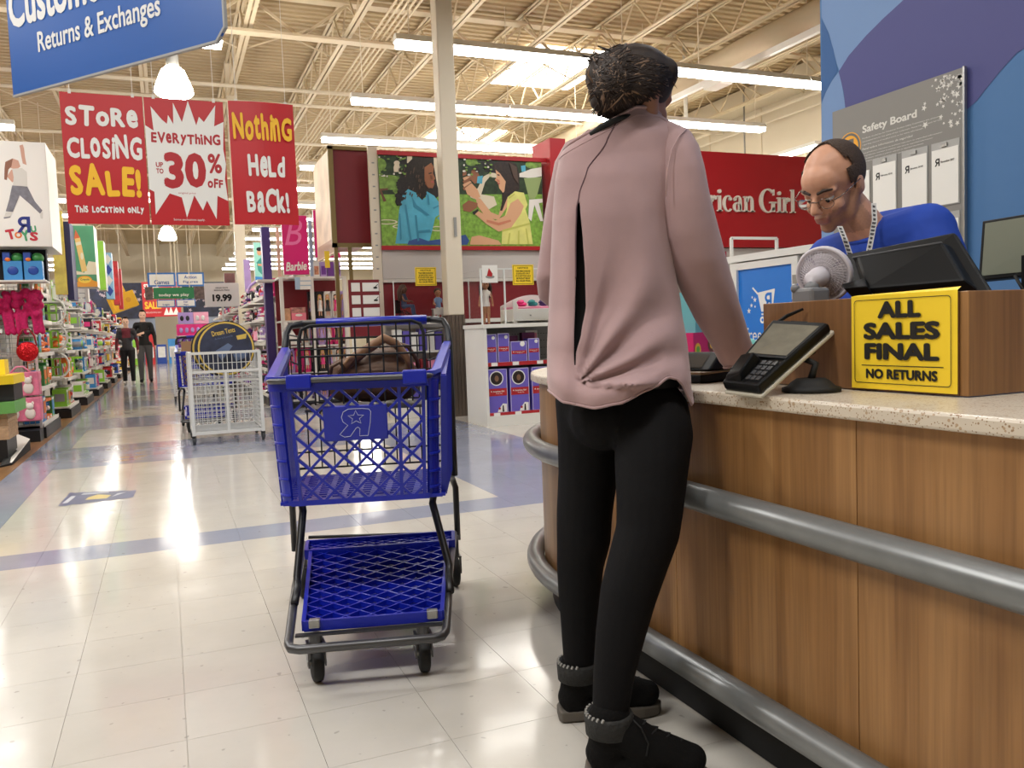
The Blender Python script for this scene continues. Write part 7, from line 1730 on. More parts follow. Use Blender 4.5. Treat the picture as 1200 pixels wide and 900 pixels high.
# pink toy packs on the second wire cart and grey bin
for k, (px, py, c) in enumerate(((226, 392, 'hot pink'), (226, 406, 'purple'), (236, 378, 'pale pink'), (218, 379, 'lilac'))):
    p = aty(px, py, 15.1); t = thing('toy_pack', '%s figure pack stacked on the second wire cart, %s' % (c, ('front', 'lowest', 'upper right', 'upper left')[k]), 'toy', (p.x, 15.2, 0.9 + 0.2 * (1 if k in (0,) else (2 if k > 1 else 0))), 0, 'figure packs on the second wire cart')
    b = MB(); b.box(-0.25 if k < 2 else -0.12, 0.25 if k < 2 else 0.12, -0.08, 0.1, 0, 0.19); b.build('pack', cm(c), t)
    b = MB()
    for i in range(5 if k < 2 else 2): b.ball((-0.18 + 0.09 * i + (0.12 if k > 1 else 0), -0.085, 0.09), 0.03, 0.015, 0.045, 8, 6)
    b.build('figures', cm(('lilac', 'grey', 'white', 'black')[k]), t)
t = thing('grey_bin', 'grey plastic bin standing at the far end of the aisle', 'bin', (0.95, 27.0, 0))
b = MB(); b.prism(rrect(0.6, 1.5, 26.6, 27.4, 0.1), 0.05, 1.15); b.build('body', GREY, t, world=True, bevel=0.02); b = MB(); b.prism(rrect(0.57, 1.53, 26.57, 27.43, 0.1), 1.15, 1.22); b.build('lid', mat('light_grey', (186, 184, 180), 0.5), t, world=True); b = MB(); b.box(0.6, 1.5, 26.6, 27.4, 0, 0.05); b.build('base', PLINTH, t, world=True)
# far end: dark starry panels, shelving blocks
for k, (x0, x1, c, lb) in enumerate(((-3.6, -0.4, 'navy', 'dark navy starry print panel on the far wall left of the aisle signs'), (0.9, 3.4, 'navy', 'dark navy print panel on the far wall right of the aisle signs'))):
    t = thing('wall_print', lb, 'sign', ((x0 + x1) / 2, 44, 0)); b = MB(); b.box(x0, x1, 44, 44.1, 2.2, 3.9); b.build('panel', mat('night_print', (30, 36, 62), 0.5, var=0.6, scale=3), t, world=True)
    b = MB(); r3 = random.Random(k); b.T = frame((x0, 43.995, 2.2), (1, 0, 0))
    for i in range(24): star(b, r3.uniform(0.1, x1 - x0 - 0.1), r3.uniform(0.3, 1.4), r3.uniform(0.03, 0.12), 0.002, r3.random())
    b.build('stars', mat('star_print', (190, 170, 180), 0.5), t, world=True)
    b = MB(); b.box(x0, x1, 44.1, 44.2, 0, 3.9); b.build('support', mat('far_shelf', (150, 160, 180), 0.5), t, world=True)
for k in range(14):
    x = -3.4 + 0.5 * k; c = ['sky blue', 'red', 'yellow', 'white', 'deep blue', 'lime green', 'hot pink'][(k * 3) % 7]
    b = MB(); b.box(x, x + 0.42, 42.0, 42.5, 0.0, 0.9 + 0.5 * ((k * 7) % 3) / 2); t = thing('pallet_stack', '%s stack of toys far down the aisle, %s from the left' % (c, ORD[k]), 'toys', (x + 0.2, 42.2, 0), 0, 'far stacks of toys'); b.build('stack', cm(c), t, world=True); b = MB(); b.box(x + 0.05, x + 0.37, 41.98, 42.0, 0.3, 0.8); b.build('print', cm('white' if c != 'white' else 'red'), t, world=True)
for k, (px, col_, lb) in enumerate(((128, 'white', 'tilted white lamp head on the far left'), (176, 'white', 'white lamp head left of the aisle signs'), (228, 'white', 'tilted white lamp head right of the aisle signs'))):
    p = aty((158, 176, 268)[k] if k != 1 else 176, (322, 330, 322)[k], 30); 
# decal on the floor
t = thing('floor_decal', 'worn blue and yellow advertising decal stuck on the floor tiles', 'decal', (-0.46, 6.05, 0.0011))
P4 = [atz(67, 594, 0.0015), atz(156, 583, 0.0015), atz(160, 574, 0.0015), atz(82, 577, 0.0015)]
b = MB(); ed = []
r4 = random.Random(3); n = 10
def dq(u, v): return P4[0].lerp(P4[1], u).lerp(P4[3].lerp(P4[2], u), v)
top = [dq(i / n, 1 - 0.06 * (i % 2)) for i in range(n + 1)]; bot = [dq(i / n, 0.06 * ((i + 1) % 2)) for i in range(n + 1)]
for i in range(n): b.add([bot[i], bot[i + 1], top[i + 1], top[i]], [(0, 1, 2, 3)])
b.mi = 1; b.add([p + V((0, 0, 0.0003)) for p in (dq(0.32, 0.3), dq(0.62, 0.25), dq(0.66, 0.55), dq(0.45, 0.7), dq(0.34, 0.5))], [(0, 1, 2, 3, 4)])
b.mi = 2; b.add([p + V((0, 0, 0.0003)) for p in (dq(0.2, 0.75), dq(0.6, 0.8), dq(0.6, 0.9), dq(0.22, 0.88))], [(0, 1, 2, 3)]); b.add([p + V((0, 0, 0.0003)) for p in (dq(0.68, 0.35), dq(0.86, 0.75), dq(0.74, 0.7))], [(0, 1, 2)]); b.add([p + V((0, 0, 0.0003)) for p in (dq(0.03, 0.2), dq(0.1, 0.2), dq(0.14, 0.7), dq(0.07, 0.7))], [(0, 1, 2, 3)])
b.build('print', [mat('decal_blue', (78, 84, 118), 0.35, var=0.2, scale=8), mat('decal_yellow', (206, 184, 104), 0.35), mat('decal_pale', (186, 190, 198), 0.35)], t, world=True)
# ================================================================ PEOPLE
def head_prims(b, M_, s=1.0, neck=True):
    """front of the face is +x, z up; origin between the ears"""
    T0 = b.T; b.T = M_ @ Matrix.Scale(s, 4)
    b.ball((-0.012, 0, 0.032), 0.096, 0.076, 0.088, 18, 12)
    b.ball((0.03, 0, -0.02), 0.062, 0.060, 0.085, 16, 11)
    b.ball((0.048, 0, 0.04), 0.05, 0.058, 0.05, 14, 10)
    b.ball((0.040, 0, -0.072), 0.046, 0.046, 0.036, 14, 10)
    b.ball((0.074, 0, -0.093), 0.019, 0.024, 0.018)
    for k in (-1, 1):
        b.ball((0.060, k * 0.034, -0.030), 0.028, 0.024, 0.028)
        b.cap((0.084, k * 0.012, 0.020), (0.072, k * 0.046, 0.020), 0.0125, 0.010)
        b.ball((0.106, k * 0.011, -0.030), 0.009, 0.008, 0.008)
        b.ball((-0.008, k * 0.078, -0.004), 0.019, 0.007, 0.030, 10, 8)
        b.cap((0.0, k * 0.056, -0.02), (0.03, k * 0.046, -0.075), 0.022, 0.02)
    b.cap((0.090, 0, 0.014), (0.114, 0, -0.024), 0.0085, 0.0125)
    b.cap((0.092, -0.017, -0.055), (0.092, 0.017, -0.055), 0.0075, 0.0075); b.cap((0.098, -0.008, -0.054), (0.098, 0.008, -0.054), 0.0065, 0.0065)
    b.cap((0.091, -0.014, -0.066), (0.091, 0.014, -0.066), 0.0085, 0.0085)
    b.T = T0
def hand_prims(b, wrist, d, n, size=1.0, curl=0.5, side=1):
    """wrist point, pointing direction d, back-of-hand normal n; five separate fingers"""
    d = V(d).normalized(); n = V(n); n = (n - d * n.dot(d)).normalized(); a = d.cross(n) * side
    w = V(wrist); s = size
    b.ball(w + d * 0.045 * s, 0.05 * s, 0.04 * s, 0.017 * s, 14, 9, Matrix((d, a, n)).transposed())
    for k, (off, L, r) in enumerate(((-0.030, 0.066, 0.0078), (-0.010, 0.078, 0.0083), (0.011, 0.074, 0.0082), (0.030, 0.060, 0.0075))):
        p = w + d * (0.083 * s) + a * (off * s); dd = d; 
        for j, fr in enumerate((0.45, 0.32, 0.23)):
            ang = curl * (0.35 + 0.45 * j); dj = (d * math.cos(ang) - n * math.sin(ang)).normalized()
            q = p + dj * L * fr * 1.1 * s; b.cap(p, q, r * (1 - 0.08 * j) * s, r * (0.93 - 0.08 * j) * s, 9); p = q
    p = w + d * 0.025 * s - a * 0.032 * s
    for L, dx in ((0.035, 0.62), (0.03, 0.85), (0.022, 1.0)):
        dj = (d * dx - a * (1.05 - dx * 0.7) - n * 0.25 * curl).normalized(); q = p + dj * L * s; b.cap(p, q, 0.0095 * s, 0.0085 * s, 9); p = q

RV = V((CAMR[0][0], CAMR[1][0], 0)).normalized(); FV = V((-CAMR[0][2], -CAMR[1][2], 0)).normalized()
SKIN_W = mat('skin_woman', (150, 104, 82), 0.5); SKIN_M = mat('skin_man', (204, 152, 124), 0.48, var=0.05, scale=30); STUB = mat('skin_stubble', (176, 132, 108), 0.55, var=0.08, scale=200); LIPS = mat('lips', (176, 118, 102), 0.5)
HAIRD = mat('dark_brown_hair', (42, 31, 25), 0.62, var=0.35, scale=60, spec=0.3); HAIRL = mat('hair_highlight', (112, 86, 64), 0.5)
# ---------------------------------------------------------------- the customer
wm = thing('person', 'woman in mauve sweater and black leggings at counter, back to camera', 'person', (0.95, 1.78, 0))
az = 0.45                                             # where her chest faces
hx = at(744, 112, 2.02)
HM = Matrix.Translation(hx) @ Matrix.Rotation(0.30, 4, 'Z') @ Matrix.Rotation(0.42, 4, 'Y')
b = MB(); head_prims(b, HM, 0.98)
neck0 = at(746, 160, 2.045); b.cap(hx + V((-0.02, 0.0, -0.05)), neck0, 0.05, 0.052)
chest = at(734, 235, 2.03); waist = at(735, 340, 2.03); hip = at(730, 450, 2.0)
b.limb([neck0, at(736, 192, 2.05), chest, waist, hip], [0.045, 0.055, 0.085, 0.075, 0.055], 16)
shl, shr = at(680, 194, 2.09), at(794, 192, 2.0)
b.cap(shl, shr, 0.036, 0.036)
elr, wrr = at(826, 325, 2.04), at(861, 412, 2.17)
b.limb([shr, elr, wrr], [0.036, 0.034, 0.026])
ell, wrl = at(658, 325, 2.13), at(735, 370, 2.33)
b.limb([shl, ell, wrl], [0.034, 0.028, 0.024])
hand_prims(b, wrr + V((0, 0, 0.008)), (0.8, 0.1, -0.08), (0.3, 0.1, 1.0), 0.92, 0.7, -1)
hand_prims(b, wrl, (0.85, 0.1, -0.15), (0, 0, 1), 0.92, 0.5, 1)
LR = [at(764, 490, 1.97), at(760, 560, 1.92), at(757, 622, 1.89), at(738, 700, 1.865), at(716, 800, 1.84), at(714, 850, 1.84)]
LL = [at(693, 470, 2.07), at(688, 550, 2.08), at(685, 622, 2.08), at(680, 690, 2.10), at(678, 760, 2.12), at(678, 795, 2.13)]
b.limb(LR, [0.058, 0.056, 0.046, 0.042, 0.027, 0.027], 14); b.limb(LL, [0.062, 0.054, 0.044, 0.038, 0.026, 0.026], 14)
ftr = (V((0.80, -0.50, 0))).normalized(); ftl = V((0.93, -0.30, 0)).normalized()
fr0 = V((LR[-1].x, LR[-1].y, 0.055)); fl0 = V((LL[-1].x, LL[-1].y, 0.055))
b.limb([LR[-1], fr0, fr0 + ftr * 0.14 + V((0, 0, -0.015))], [0.027, 0.026, 0.022]); b.limb([LL[-1], fl0, fl0 + ftl * 0.14 + V((0, 0, -0.015))], [0.026, 0.026, 0.022])
organic('body', b, [SKIN_W, LIPS], wm, 0.0065, 4)
LEG = mat('black_leggings', (11, 10, 12), 0.8, bump=0.15, scale=260, spec=0.2)
b = MB()
def rp(px0, px1, py, D): return at((px0 + px1) / 2, py, D), (px1 - px0) / 2 * D / FPX
pr_ = [(722, 808, 486, 1.965, 1.0), (720, 812, 510, 1.945, 1.0), (720, 807, 545, 1.92, 1.0), (722, 802, 585, 1.90, 1.0), (722, 797, 620, 1.89, 1.0), (713, 784, 655, 1.88, 1.0), (703, 770, 695, 1.87, 1.0), (698, 757, 740, 1.86, 1), (695, 745, 785, 1.85, 1), (694, 738, 825, 1.845, 1)]
pl_ = [(650, 738, 470, 2.07, 1), (653, 730, 510, 2.08, 1), (654, 724, 555, 2.08, 1), (652, 718, 600, 2.08, 1), (652, 716, 630, 2.08, 1), (652, 708, 660, 2.09, 1), (654, 704, 695, 2.10, 1), (657, 700, 730, 2.11, 1), (660, 698, 775, 2.12, 1)]
for lst in (pr_, pl_):
    pts = [rp(*q[:4]) for q in lst]
    b.limb([p for p, r in pts], [r for p, r in pts], 18)
b.cap(at(702, 480, 2.04), at(766, 488, 1.97), 0.090, 0.080, 18); b.ball(at(708, 488, 2.0), 0.088, 0.09, 0.082); b.ball(at(766, 500, 1.95), 0.088, 0.088, 0.075)
organic('leggings', b, LEG, wm, 0.0065, 5)
# sweater: structured loft with an open slit at the back
SWEAT = mat('mauve_knit', (168, 138, 138), 0.85, var=0.06, scale=9, bump=0.12)
nt = SWEAT.node_tree
wv = nt.nodes.new('ShaderNodeTexNoise'); wv.inputs['Scale'].default_value = 420
bp2 = nt.nodes.new('ShaderNodeBump'); bp2.inputs['Strength'].default_value = 0.18; bp2.inputs['Distance'].default_value = 0.002
tc2 = nt.nodes.new('ShaderNodeTexCoord'); nt.links.new(tc2.outputs['Object'], wv.inputs['Vector']); nt.links.new(wv.outputs['Fac'], bp2.inputs['Height'])
pb = nt.nodes['Principled BSDF']; pb.inputs['Sheen Weight'].default_value = 0.25
if pb.inputs['Normal'].links: nt.links.new(pb.inputs['Normal'].links[0].from_socket, bp2.inputs['Normal'])
nt.links.new(bp2.outputs[0], pb.inputs['Normal'])
def interp(tab, v):
    if v <= tab[0][0]: return tab[0][1:]
    for a, c in zip(tab, tab[1:]):
        if v <= c[0]:
            t = (v - a[0]) / (c[0] - a[0]); t = t * t * (3 - 2 * t) * 0.5 + t * 0.5
            return tuple(x + (y - x) * t for x, y in zip(a[1:], c[1:]))
    return tab[-1][1:]
# py : left edge, right edge, half depth, axis depth
SIL = [(136, 706, 772, 0.068, 2.03), (150, 688, 792, 0.080, 2.03), (166, 664, 808, 0.090, 2.03), (185, 655, 806, 0.092, 2.03), (215, 650, 796, 0.105, 2.03), (260, 647, 785, 0.114, 2.03), (310, 645, 790, 0.112, 2.03), (360, 643, 798, 0.112, 2.03), (410, 641, 806, 0.118, 2.01), (445, 641, 809, 0.124, 1.975), (475, 645, 811, 0.128, 1.965)]
SLIT = [(136, 727, 727), (150, 718, 718), (175, 706, 706), (207, 684, 684), (235, 675, 675), (252, 672, 676), (290, 671, 679), (320, 671, 681), (361, 670, 682), (390, 669, 677), (413, 669, 671.5), (440, 671, 671), (480, 672, 672)]
HEM = [(641, 456), (645, 459), (658, 468), (690, 473), (716, 467), (750, 452), (773, 439), (783, 441), (791, 448), (799, 462), (804, 472), (813, 467)]
NL, NS, NR, NB, NV = 14, 3, 44, 26, 96
def sw_point(u_col, v):
    """column index, v 0..1 from collar to hem"""
    top_back = 0.0
    def yy_at(x):
        h = interp(HEM, x)[0]
        c0 = 137 + max(0, (735 - x)) * 0.20 + max(0, x - 760) * 0.28 if True else 137
        return c0 + (h - c0) * v
    return yy_at
rings = []
ncol = NL + NS + NR + NB
for iv in range(NV + 1):
    v = iv / NV; ring = []
    for ic in range(ncol):
        front = ic >= NL + NS + NR
        # first guess of x from mid height
        py = 137 + v * 320
        for it in range(4):
            xl, xr, bd, D = interp(SIL, py); s0, s1 = interp(SLIT, py)
            if ic < NL: x = xl + (s0 - xl) * ic / NL
            elif ic < NL + NS: x = s0 + (s1 - s0) * (ic - NL) / NS
            elif not front: x = s1 + (xr - s1) * (ic - NL - NS) / NR
            else: x = xr + (xl - xr) * (ic - NL - NS - NR) / NB
            if front: h = 458; c0 = 150
            else: h = interp(HEM, x)[0]; c0 = 137 + max(0, 740 - x) * 0.48 + max(0, x - 768) * 0.50 - 3 * math.exp(-((x - 745) / 25) ** 2)
            py = c0 + (h - c0) * v
        cxm = (xl + xr) / 2; hw = (xr - xl) / 2
        q = max(-1, min(1, (x - cxm) / hw)); dep = bd * (1 - abs(q) ** 2.3) ** 0.5
        if front: dep = -dep * 0.9
        else:
            # cloth relief: spine hollow, gathered folds fanning from the twist, rolled hem
            ddx, ddy = x - 672, 448 - py; r = math.hypot(ddx, ddy); al = math.atan2(ddy, ddx)
            fold = 0.0
            if r < 230 and ddx > -6: 
                k = math.exp(-((r - 60) / 75) ** 2) * (1 if ddx > 0 else 0.4)
                fold = k * (0.018 * math.cos((al - 0.50) * 13.0) if 0.0 < al < 1.35 else 0.0)
                fold += 0.009 * math.exp(-((al - 0.18) / 0.06) ** 2) * math.exp(-((r - 90) / 60) ** 2)
            pinch = -0.028 * math.exp(-(ddx / 16) ** 2 - (ddy / 30) ** 2)
            roll = 0.020 * math.exp(-((1 - v) * (h - c0) - 14) ** 2 / 170.0) * (1 if x < 770 else max(0, 1 - (x - 770) / 20))
            drape = 0.006 * math.sin((x - 700) * 0.085 + py * 0.012) * max(0, min(1, (py - 230) / 120.0))
            lf = 0.010 * math.exp(-((x - (s0 - 9)) / 9) ** 2) * max(0, min(1, (py - 235) / 60)) * max(0, min(1, (430 - py) / 35)) if ic <= NL else 0.0
            lip = 0.0 if (ic in (NL, NL + NS)) and s1 - s0 > 1 else 0
            edge = (1 - abs(q) ** 6)
            dep += (fold + pinch + roll + drape + lf + lip) * edge
        ring.append(at(x, py, D) - FV * dep)
    rings.append(ring)
b = MB(); vs = [p for r in rings for p in r]; fs = []; seam = MB()
for iv in range(NV):
    for ic in range(ncol):
        if NL <= ic < NL + NS:
            px_gap = (rings[iv][NL] - rings[iv][NL + NS]).length
            if px_gap > 0.003: continue
        a = iv * ncol + ic; c = iv * ncol + (ic + 1) % ncol
        fs.append((a, a + ncol, c + ncol, c))
b.add(vs, fs)
sw = b.build('sweater', SWEAT, wm, world=True, smooth=True)
bw = bmesh.new(); bw.from_mesh(sw.data); bmesh.ops.remove_doubles(bw, verts=bw.verts, dist=0.0006); bw.to_mesh(sw.data); bw.free()
sw.data.polygons.foreach_set('use_smooth', [True] * len(sw.data.polygons))
md = sw.modifiers.new('thick', 'SOLIDIFY'); md.thickness = 0.003; md.offset = -1
b = MB(); b.tube([rings[i][NL] - FV * 0.0006 for i in range(0, 52)], 0.0016, 5); sm = b.build('seam', mat('mauve_seam', (96, 72, 78), 0.9), sw, world=True, smooth=True)
b = MB(); b.tube([rings[NV][i] for i in range(0, NL + NS + NR + 1)], 0.0032, 6); b.build('hem', SWEAT, sw, world=True, smooth=True)
b = MB(); b.tube([rings[0][i % ncol] for i in range(ncol)], 0.0045, 6, True); b.tube([rings[3][i] for i in range(0, NL + NS + NR)], 0.0012, 5); b.build('collar', SWEAT, sw, world=True, smooth=True)
# black top seen through the slit
b = MB(); rr = []
for py in range(170, 470, 15):
    xl, xr, bd, D = interp(SIL, py); cxm = (xl + xr) / 2; hw = (xr - xl) / 2 * D / FPX - 0.016; c = at(cxm, py, D)
    rr.append([c + RV * (hw - 0.012) * math.cos(2 * PI * k / 40) - FV * (bd - 0.040) * math.sin(2 * PI * k / 40) for k in range(40)])
b.loft(rr); b.build('undershirt', SOFTBLACK, wm, world=True, smooth=True)
# sleeves
def sleeve(name, tab, n=22, flat=1.0):
    b = MB(); rr = []; M_ = 46
    for i in range(M_ + 1):
        t = i / M_ * (len(tab) - 1); k = min(int(t), len(tab) - 2); f = t - k; f = f * f * (3 - 2 * f) * 0.4 + f * 0.6
        q = [x + (y - x) * f for x, y in zip(tab[k], tab[k + 1])]
        (x0, y0, x1, y1, D, dp) = q
        pa, pb_ = at(x0, y0, D), at(x1, y1, D); c = (pa + pb_) / 2; hx_ = (pb_ - pa) / 2
        ring = []
        for k2 in range(n):
            a = 2 * PI * k2 / n; w = 1 + 0.02 * math.sin(3 * a + i * 0.35) * (1 if 8 < i < 44 else 0)
            ring.append(c + hx_ * math.cos(a) * w - FV * dp * math.sin(a) * w)
        rr.append(ring)
    b.loft(rr, cap0=True, cap1=False)
    o = b.build(name, SWEAT, wm, world=True, smooth=True)
    b = MB(); b.tube(rr[-1], 0.0035, 6, True); b.build('cuff', SWEAT, o, world=True, smooth=True)
    return rr, o
# left edge point, right edge point, depth, half thickness
tabR = [(768, 152, 786, 143, 2.0, 0.030), (770, 166, 808, 154, 1.995, 0.050), (772, 182, 819, 173, 1.985, 0.060), (773, 205, 825, 195, 1.98, 0.064), (774, 240, 831, 230, 1.98, 0.061), (779, 280, 840, 265, 1.99, 0.059), (788, 315, 850, 300, 2.01, 0.057), (800, 345, 860, 332, 2.04, 0.053), (815, 375, 867, 358, 2.07, 0.048), (831, 402, 874, 383, 2.11, 0.044), (843, 424, 881, 404, 2.14, 0.041), (849, 431, 879, 417, 2.155, 0.038)]
rr, so = sleeve('sleeve', tabR)
b = MB(); b.tube([p - FV * 0.001 for p in ([rr[2][k] for k in range(9, -1, -1)] if False else [at(x, y, 1.985) - FV * d for x, y, d in ((802, 154, 0.03), (790, 166, 0.055), (781, 182, 0.062), (776, 205, 0.064), (774, 235, 0.066))])], 0.0016, 5); b.build('seam', mat('mauve_seam_light', (186, 156, 154), 0.9), so, world=True, smooth=True)
tabL = [(662, 168, 690, 160, 2.08, 0.03), (650, 190, 690, 185, 2.09, 0.046), (644, 220, 688, 215, 2.10, 0.050), (638, 255, 686, 250, 2.11, 0.050), (632, 295, 684, 290, 2.12, 0.049), (628, 325, 682, 330, 2.13, 0.047), (632, 350, 690, 318, 2.17, 0.045), (660, 372, 706, 325, 2.22, 0.043), (700, 382, 722, 340, 2.28, 0.040), (725, 388, 735, 352, 2.32, 0.037)]
sleeve('sleeve', tabL)
# black strap and hair
b = MB(); b.tube([at(x, y, d_) for x, y, d_ in ((692, 158, 1.965), (704, 149, 1.955), (716, 143, 1.95), (730, 138, 1.955), (744, 135, 1.965))], [0.006, 0.0075, 0.008, 0.007, 0.005], 8); b.build('neck_strap', SOFTBLACK, wm, world=True, smooth=True)
b = MB(); HR = random.Random(9)
c0 = at(744, 94, 2.01)
b.ball(c0, 0.100, 0.092, 0.082, 18, 12, Matrix.Rotation(0.3, 3, 'Z')); b.ball(at(722, 104, 2.0), 0.066, 0.066, 0.068); b.ball(at(712, 90, 1.99), 0.055, 0.055, 0.058); b.ball(at(720, 122, 1.99), 0.045, 0.05, 0.036); b.ball(at(776, 88, 2.0), 0.035, 0.05, 0.042); b.ball(at(706, 118, 1.99), 0.03, 0.035, 0.028)
hair = organic('hair', b, HAIRD, wm, 0.007, 3)
bd_, bl_ = MB(), MB()
def hs(x, y): return 2.005 - 0.104 * math.sqrt(max(0.04, 1 - ((x - 742) / 52.0) ** 2 - ((y - 96) / 46.0) ** 2))
for i in range(950):
    # strands sweep from nape, side and brow into the loose knot
    a = HR.uniform(0, 1)
    if a < 0.45: t_ = a / 0.45; x0 = 702 + 74 * t_ + HR.uniform(-4, 4); y0 = 134 - 26 * t_ + HR.uniform(-8, 5)
    elif a < 0.62: x0 = 776 + HR.uniform(-6, 8); y0 = HR.uniform(84, 104)
    else: t_ = (a - 0.62) / 0.38; x0 = 790 - 62 * t_ + HR.uniform(-3, 3); y0 = 88 - 34 * math.sin(PI * 0.5 * min(1, t_ * 1.4)) + HR.uniform(-3, 5)
    x2 = HR.uniform(694, 734); y2 = HR.uniform(66, 108)
    xm, ym = (x0 + x2) / 2 + HR.uniform(-4, 6), (y0 + y2) / 2 - HR.uniform(0, 12)
    P3 = []
    for f in range(6):
        u = f / 5; x = (1 - u) ** 2 * x0 + 2 * u * (1 - u) * xm + u * u * x2; y = (1 - u) ** 2 * y0 + 2 * u * (1 - u) * ym + u * u * y2
        P3.append(at(x, y, hs(x, y) - 0.003 + HR.uniform(-0.004, 0.004) - 0.05 * (u if x < 735 else 0) * 0.4))
    (bl_ if HR.random() < 0.13 else bd_).tube(P3, [0.0012, 0.0022, 0.0026, 0.0026, 0.0022, 0.0012], 4)
for i in range(46):                                  # loops and flyaways of the knot
    cx_, cy_ = HR.uniform(700, 752), HR.uniform(68, 98); r = HR.uniform(8, 22); a0 = HR.uniform(0, 6.3); D = HR.uniform(1.93, 1.99); e = HR.uniform(0.6, 1.2)
    pts = [at(cx_ + r * math.cos(a0 + k * 0.75), cy_ + e * r * math.sin(a0 + k * 0.75) * 0.75, D + 0.006 * math.sin(k)) for k in range(5)]
    (bl_ if HR.random() < 0.14 else bd_).tube(pts, [0.0016, 0.0026, 0.0028, 0.0024, 0.0008], 4)
for x, y, x2, y2 in ((700, 74, 680, 66), (698, 78, 684, 70), (697, 84, 686, 86), (700, 96, 686, 98), (700, 108, 687, 122), (704, 120, 694, 134), (712, 128, 703, 140), (724, 66, 716, 54), (735, 62, 744, 53), (748, 60, 760, 56), (706, 70, 694, 60), (716, 64, 706, 57), (702, 104, 688, 110), (770, 66, 780, 74), (782, 84, 790, 100), (784, 80, 791, 92)):
    for k in range(5):
        j = lambda s: HR.uniform(-s, s)
        (bl_ if HR.random() < 0.2 else bd_).tube([at(x + 8 + j(4), y + 4 + j(4), 1.97), at(x + j(3), y + j(3), 1.965), at((x + x2) / 2 + j(2), (y + y2) / 2 - 2 + j(2), 1.97), at(x2 + j(4), y2 + j(4), 1.975)], [0.0022, 0.0022, 0.0016, 0.0005], 4)
o = bd_.build('strands', HAIRD, hair, world=True, smooth=True); o['kind'] = 'stuff'
o = bl_.build('light_strands', HAIRL, hair, world=True, smooth=True, label='lighter brown streaks'); o['kind'] = 'stuff'
# boots
SUEDE = mat('black_suede', (12, 11, 11), 0.9, spec=0.2, bump=0.3, scale=120); CUFF = mat('knit_cuff', (38, 38, 37), 0.9, bump=0.6, scale=90); SOLE = mat('grey_sole', (92, 86, 78), 0.7)
def boot(c, d, s=1.0):
    d = V(d).normalized(); n = V((-d.y, d.x, 0)); Mb = Matrix(((d.x, n.x, 0, c.x), (d.y, n.y, 0, c.y), (0, 0, 1, 0), (0, 0, 0, 1)))
    b = MB(); b.T = Mb
    b.limb([(0.0, 0, 0.135), (0.0, 0, 0.10), (-0.012, 0, 0.06)], [0.047, 0.045, 0.040], 16)
    b.limb([(0.02, 0, 0.11), (0.08, 0, 0.075), (0.15, 0, 0.055), (0.178, 0, 0.052)], [0.045, 0.044, 0.038, 0.032], 16)
    b.ball((0.165, 0, 0.05), 0.045, 0.042, 0.03); b.ball((-0.02, 0, 0.055), 0.036, 0.037, 0.035); b.box(-0.04, 0.15, -0.033, 0.033, 0.024, 0.05)
    up = organic('boot', b, SUEDE, wm, 0.006, 4)
    b = MB(); b.T = Mb; q = [(-0.056, -0.02), (-0.05, -0.034), (0.02, -0.034), (0.10, -0.042), (0.16, -0.043), (0.20, -0.030), (0.214, 0.0), (0.20, 0.030), (0.16, 0.043), (0.10, 0.042), (0.02, 0.034), (-0.05, 0.034), (-0.056, 0.02)]
    b.prism(q, 0.003, 0.030); b.build('sole', SOLE, up, world=True, bevel=0.004)
    b = MB(); b.T = Mb; b.lathe([(0.046, 0.100), (0.053, 0.103), (0.055, 0.142), (0.050, 0.150), (0.042, 0.146)], 20); b.build('cuff', CUFF, up, world=True, smooth=True)
    b = MB(); b.T = Mb
    for k in range(5): z = 0.135 - 0.0125 * k; x = 0.050 + 0.026 * k; b.tube([(x - 0.012, -0.022, z), (x + 0.004, 0, z + 0.008), (x - 0.010, 0.022, z - 0.008)], 0.0018, 5); b.tube([(x - 0.012, 0.022, z), (x + 0.004, 0, z + 0.009), (x - 0.010, -0.022, z - 0.008)], 0.0018, 5)
    b.tube([(0.05, -0.01, 0.14), (0.07, -0.03, 0.13), (0.085, -0.040, 0.10), (0.08, -0.045, 0.075)], 0.0018, 5); b.build('laces', SOFTBLACK, up, world=True)
    b = MB(); b.T = Mb
    for i in range(12): a = PI * 0.6 + PI * 0.9 * i / 12; b.tube([(0.052 * math.cos(a), 0.052 * math.sin(a), 0.146), (0.05 * math.cos(a + .05), 0.05 * math.sin(a + .05), 0.153)], 0.003, 4)
    b.build('fleece', mat('pale_fleece', (150, 148, 144), 0.9), up, world=True, label='pale fleece lining edge')
boot(V((LR[-1].x, LR[-1].y, 0)), ftr); boot(V((LL[-1].x, LL[-1].y, 0)), ftl)

# ---------------------------------------------------------------- the cashier
cm_ = thing('person', 'balding man with glasses in a blue t-shirt looking down behind the till', 'person', (2.05, 1.95, 0))
hc = at(977, 217, 2.48)
CHM = Matrix.Translation(hc) @ Matrix.Rotation(3.32, 4, 'Z') @ Matrix.Rotation(0.56, 4, 'Y') @ Matrix.Rotation(-0.10, 4, 'X')
CI = CHM.inverted()
b = MB(); head_prims(b, CHM, 1.04)
nb_ = at(1022, 280, 2.52); b.cap(hc + V((0.03, 0.0, -0.04)), nb_, 0.055, 0.064)
sL, sR = at(1085, 272, 2.40), at(975, 305, 2.66)
ch = at(1035, 350, 2.54); wa = V((2.12, 1.98, 0.98)); hp_ = V((2.2, 2.0, 0.86))
b.limb([nb_, ch, wa, hp_], [0.06, 0.12, 0.125, 0.125], 16); b.cap(sL, sR, 0.06, 0.06)
eL, wL = at(1118, 345, 2.30), V((1.92, 1.62, 1.0)); eR, wR = at(945, 385, 2.62), V((1.78, 1.90, 1.02))
b.limb([sL, eL, wL], [0.055, 0.045, 0.032]); b.limb([sR, eR, wR], [0.055, 0.045, 0.032])
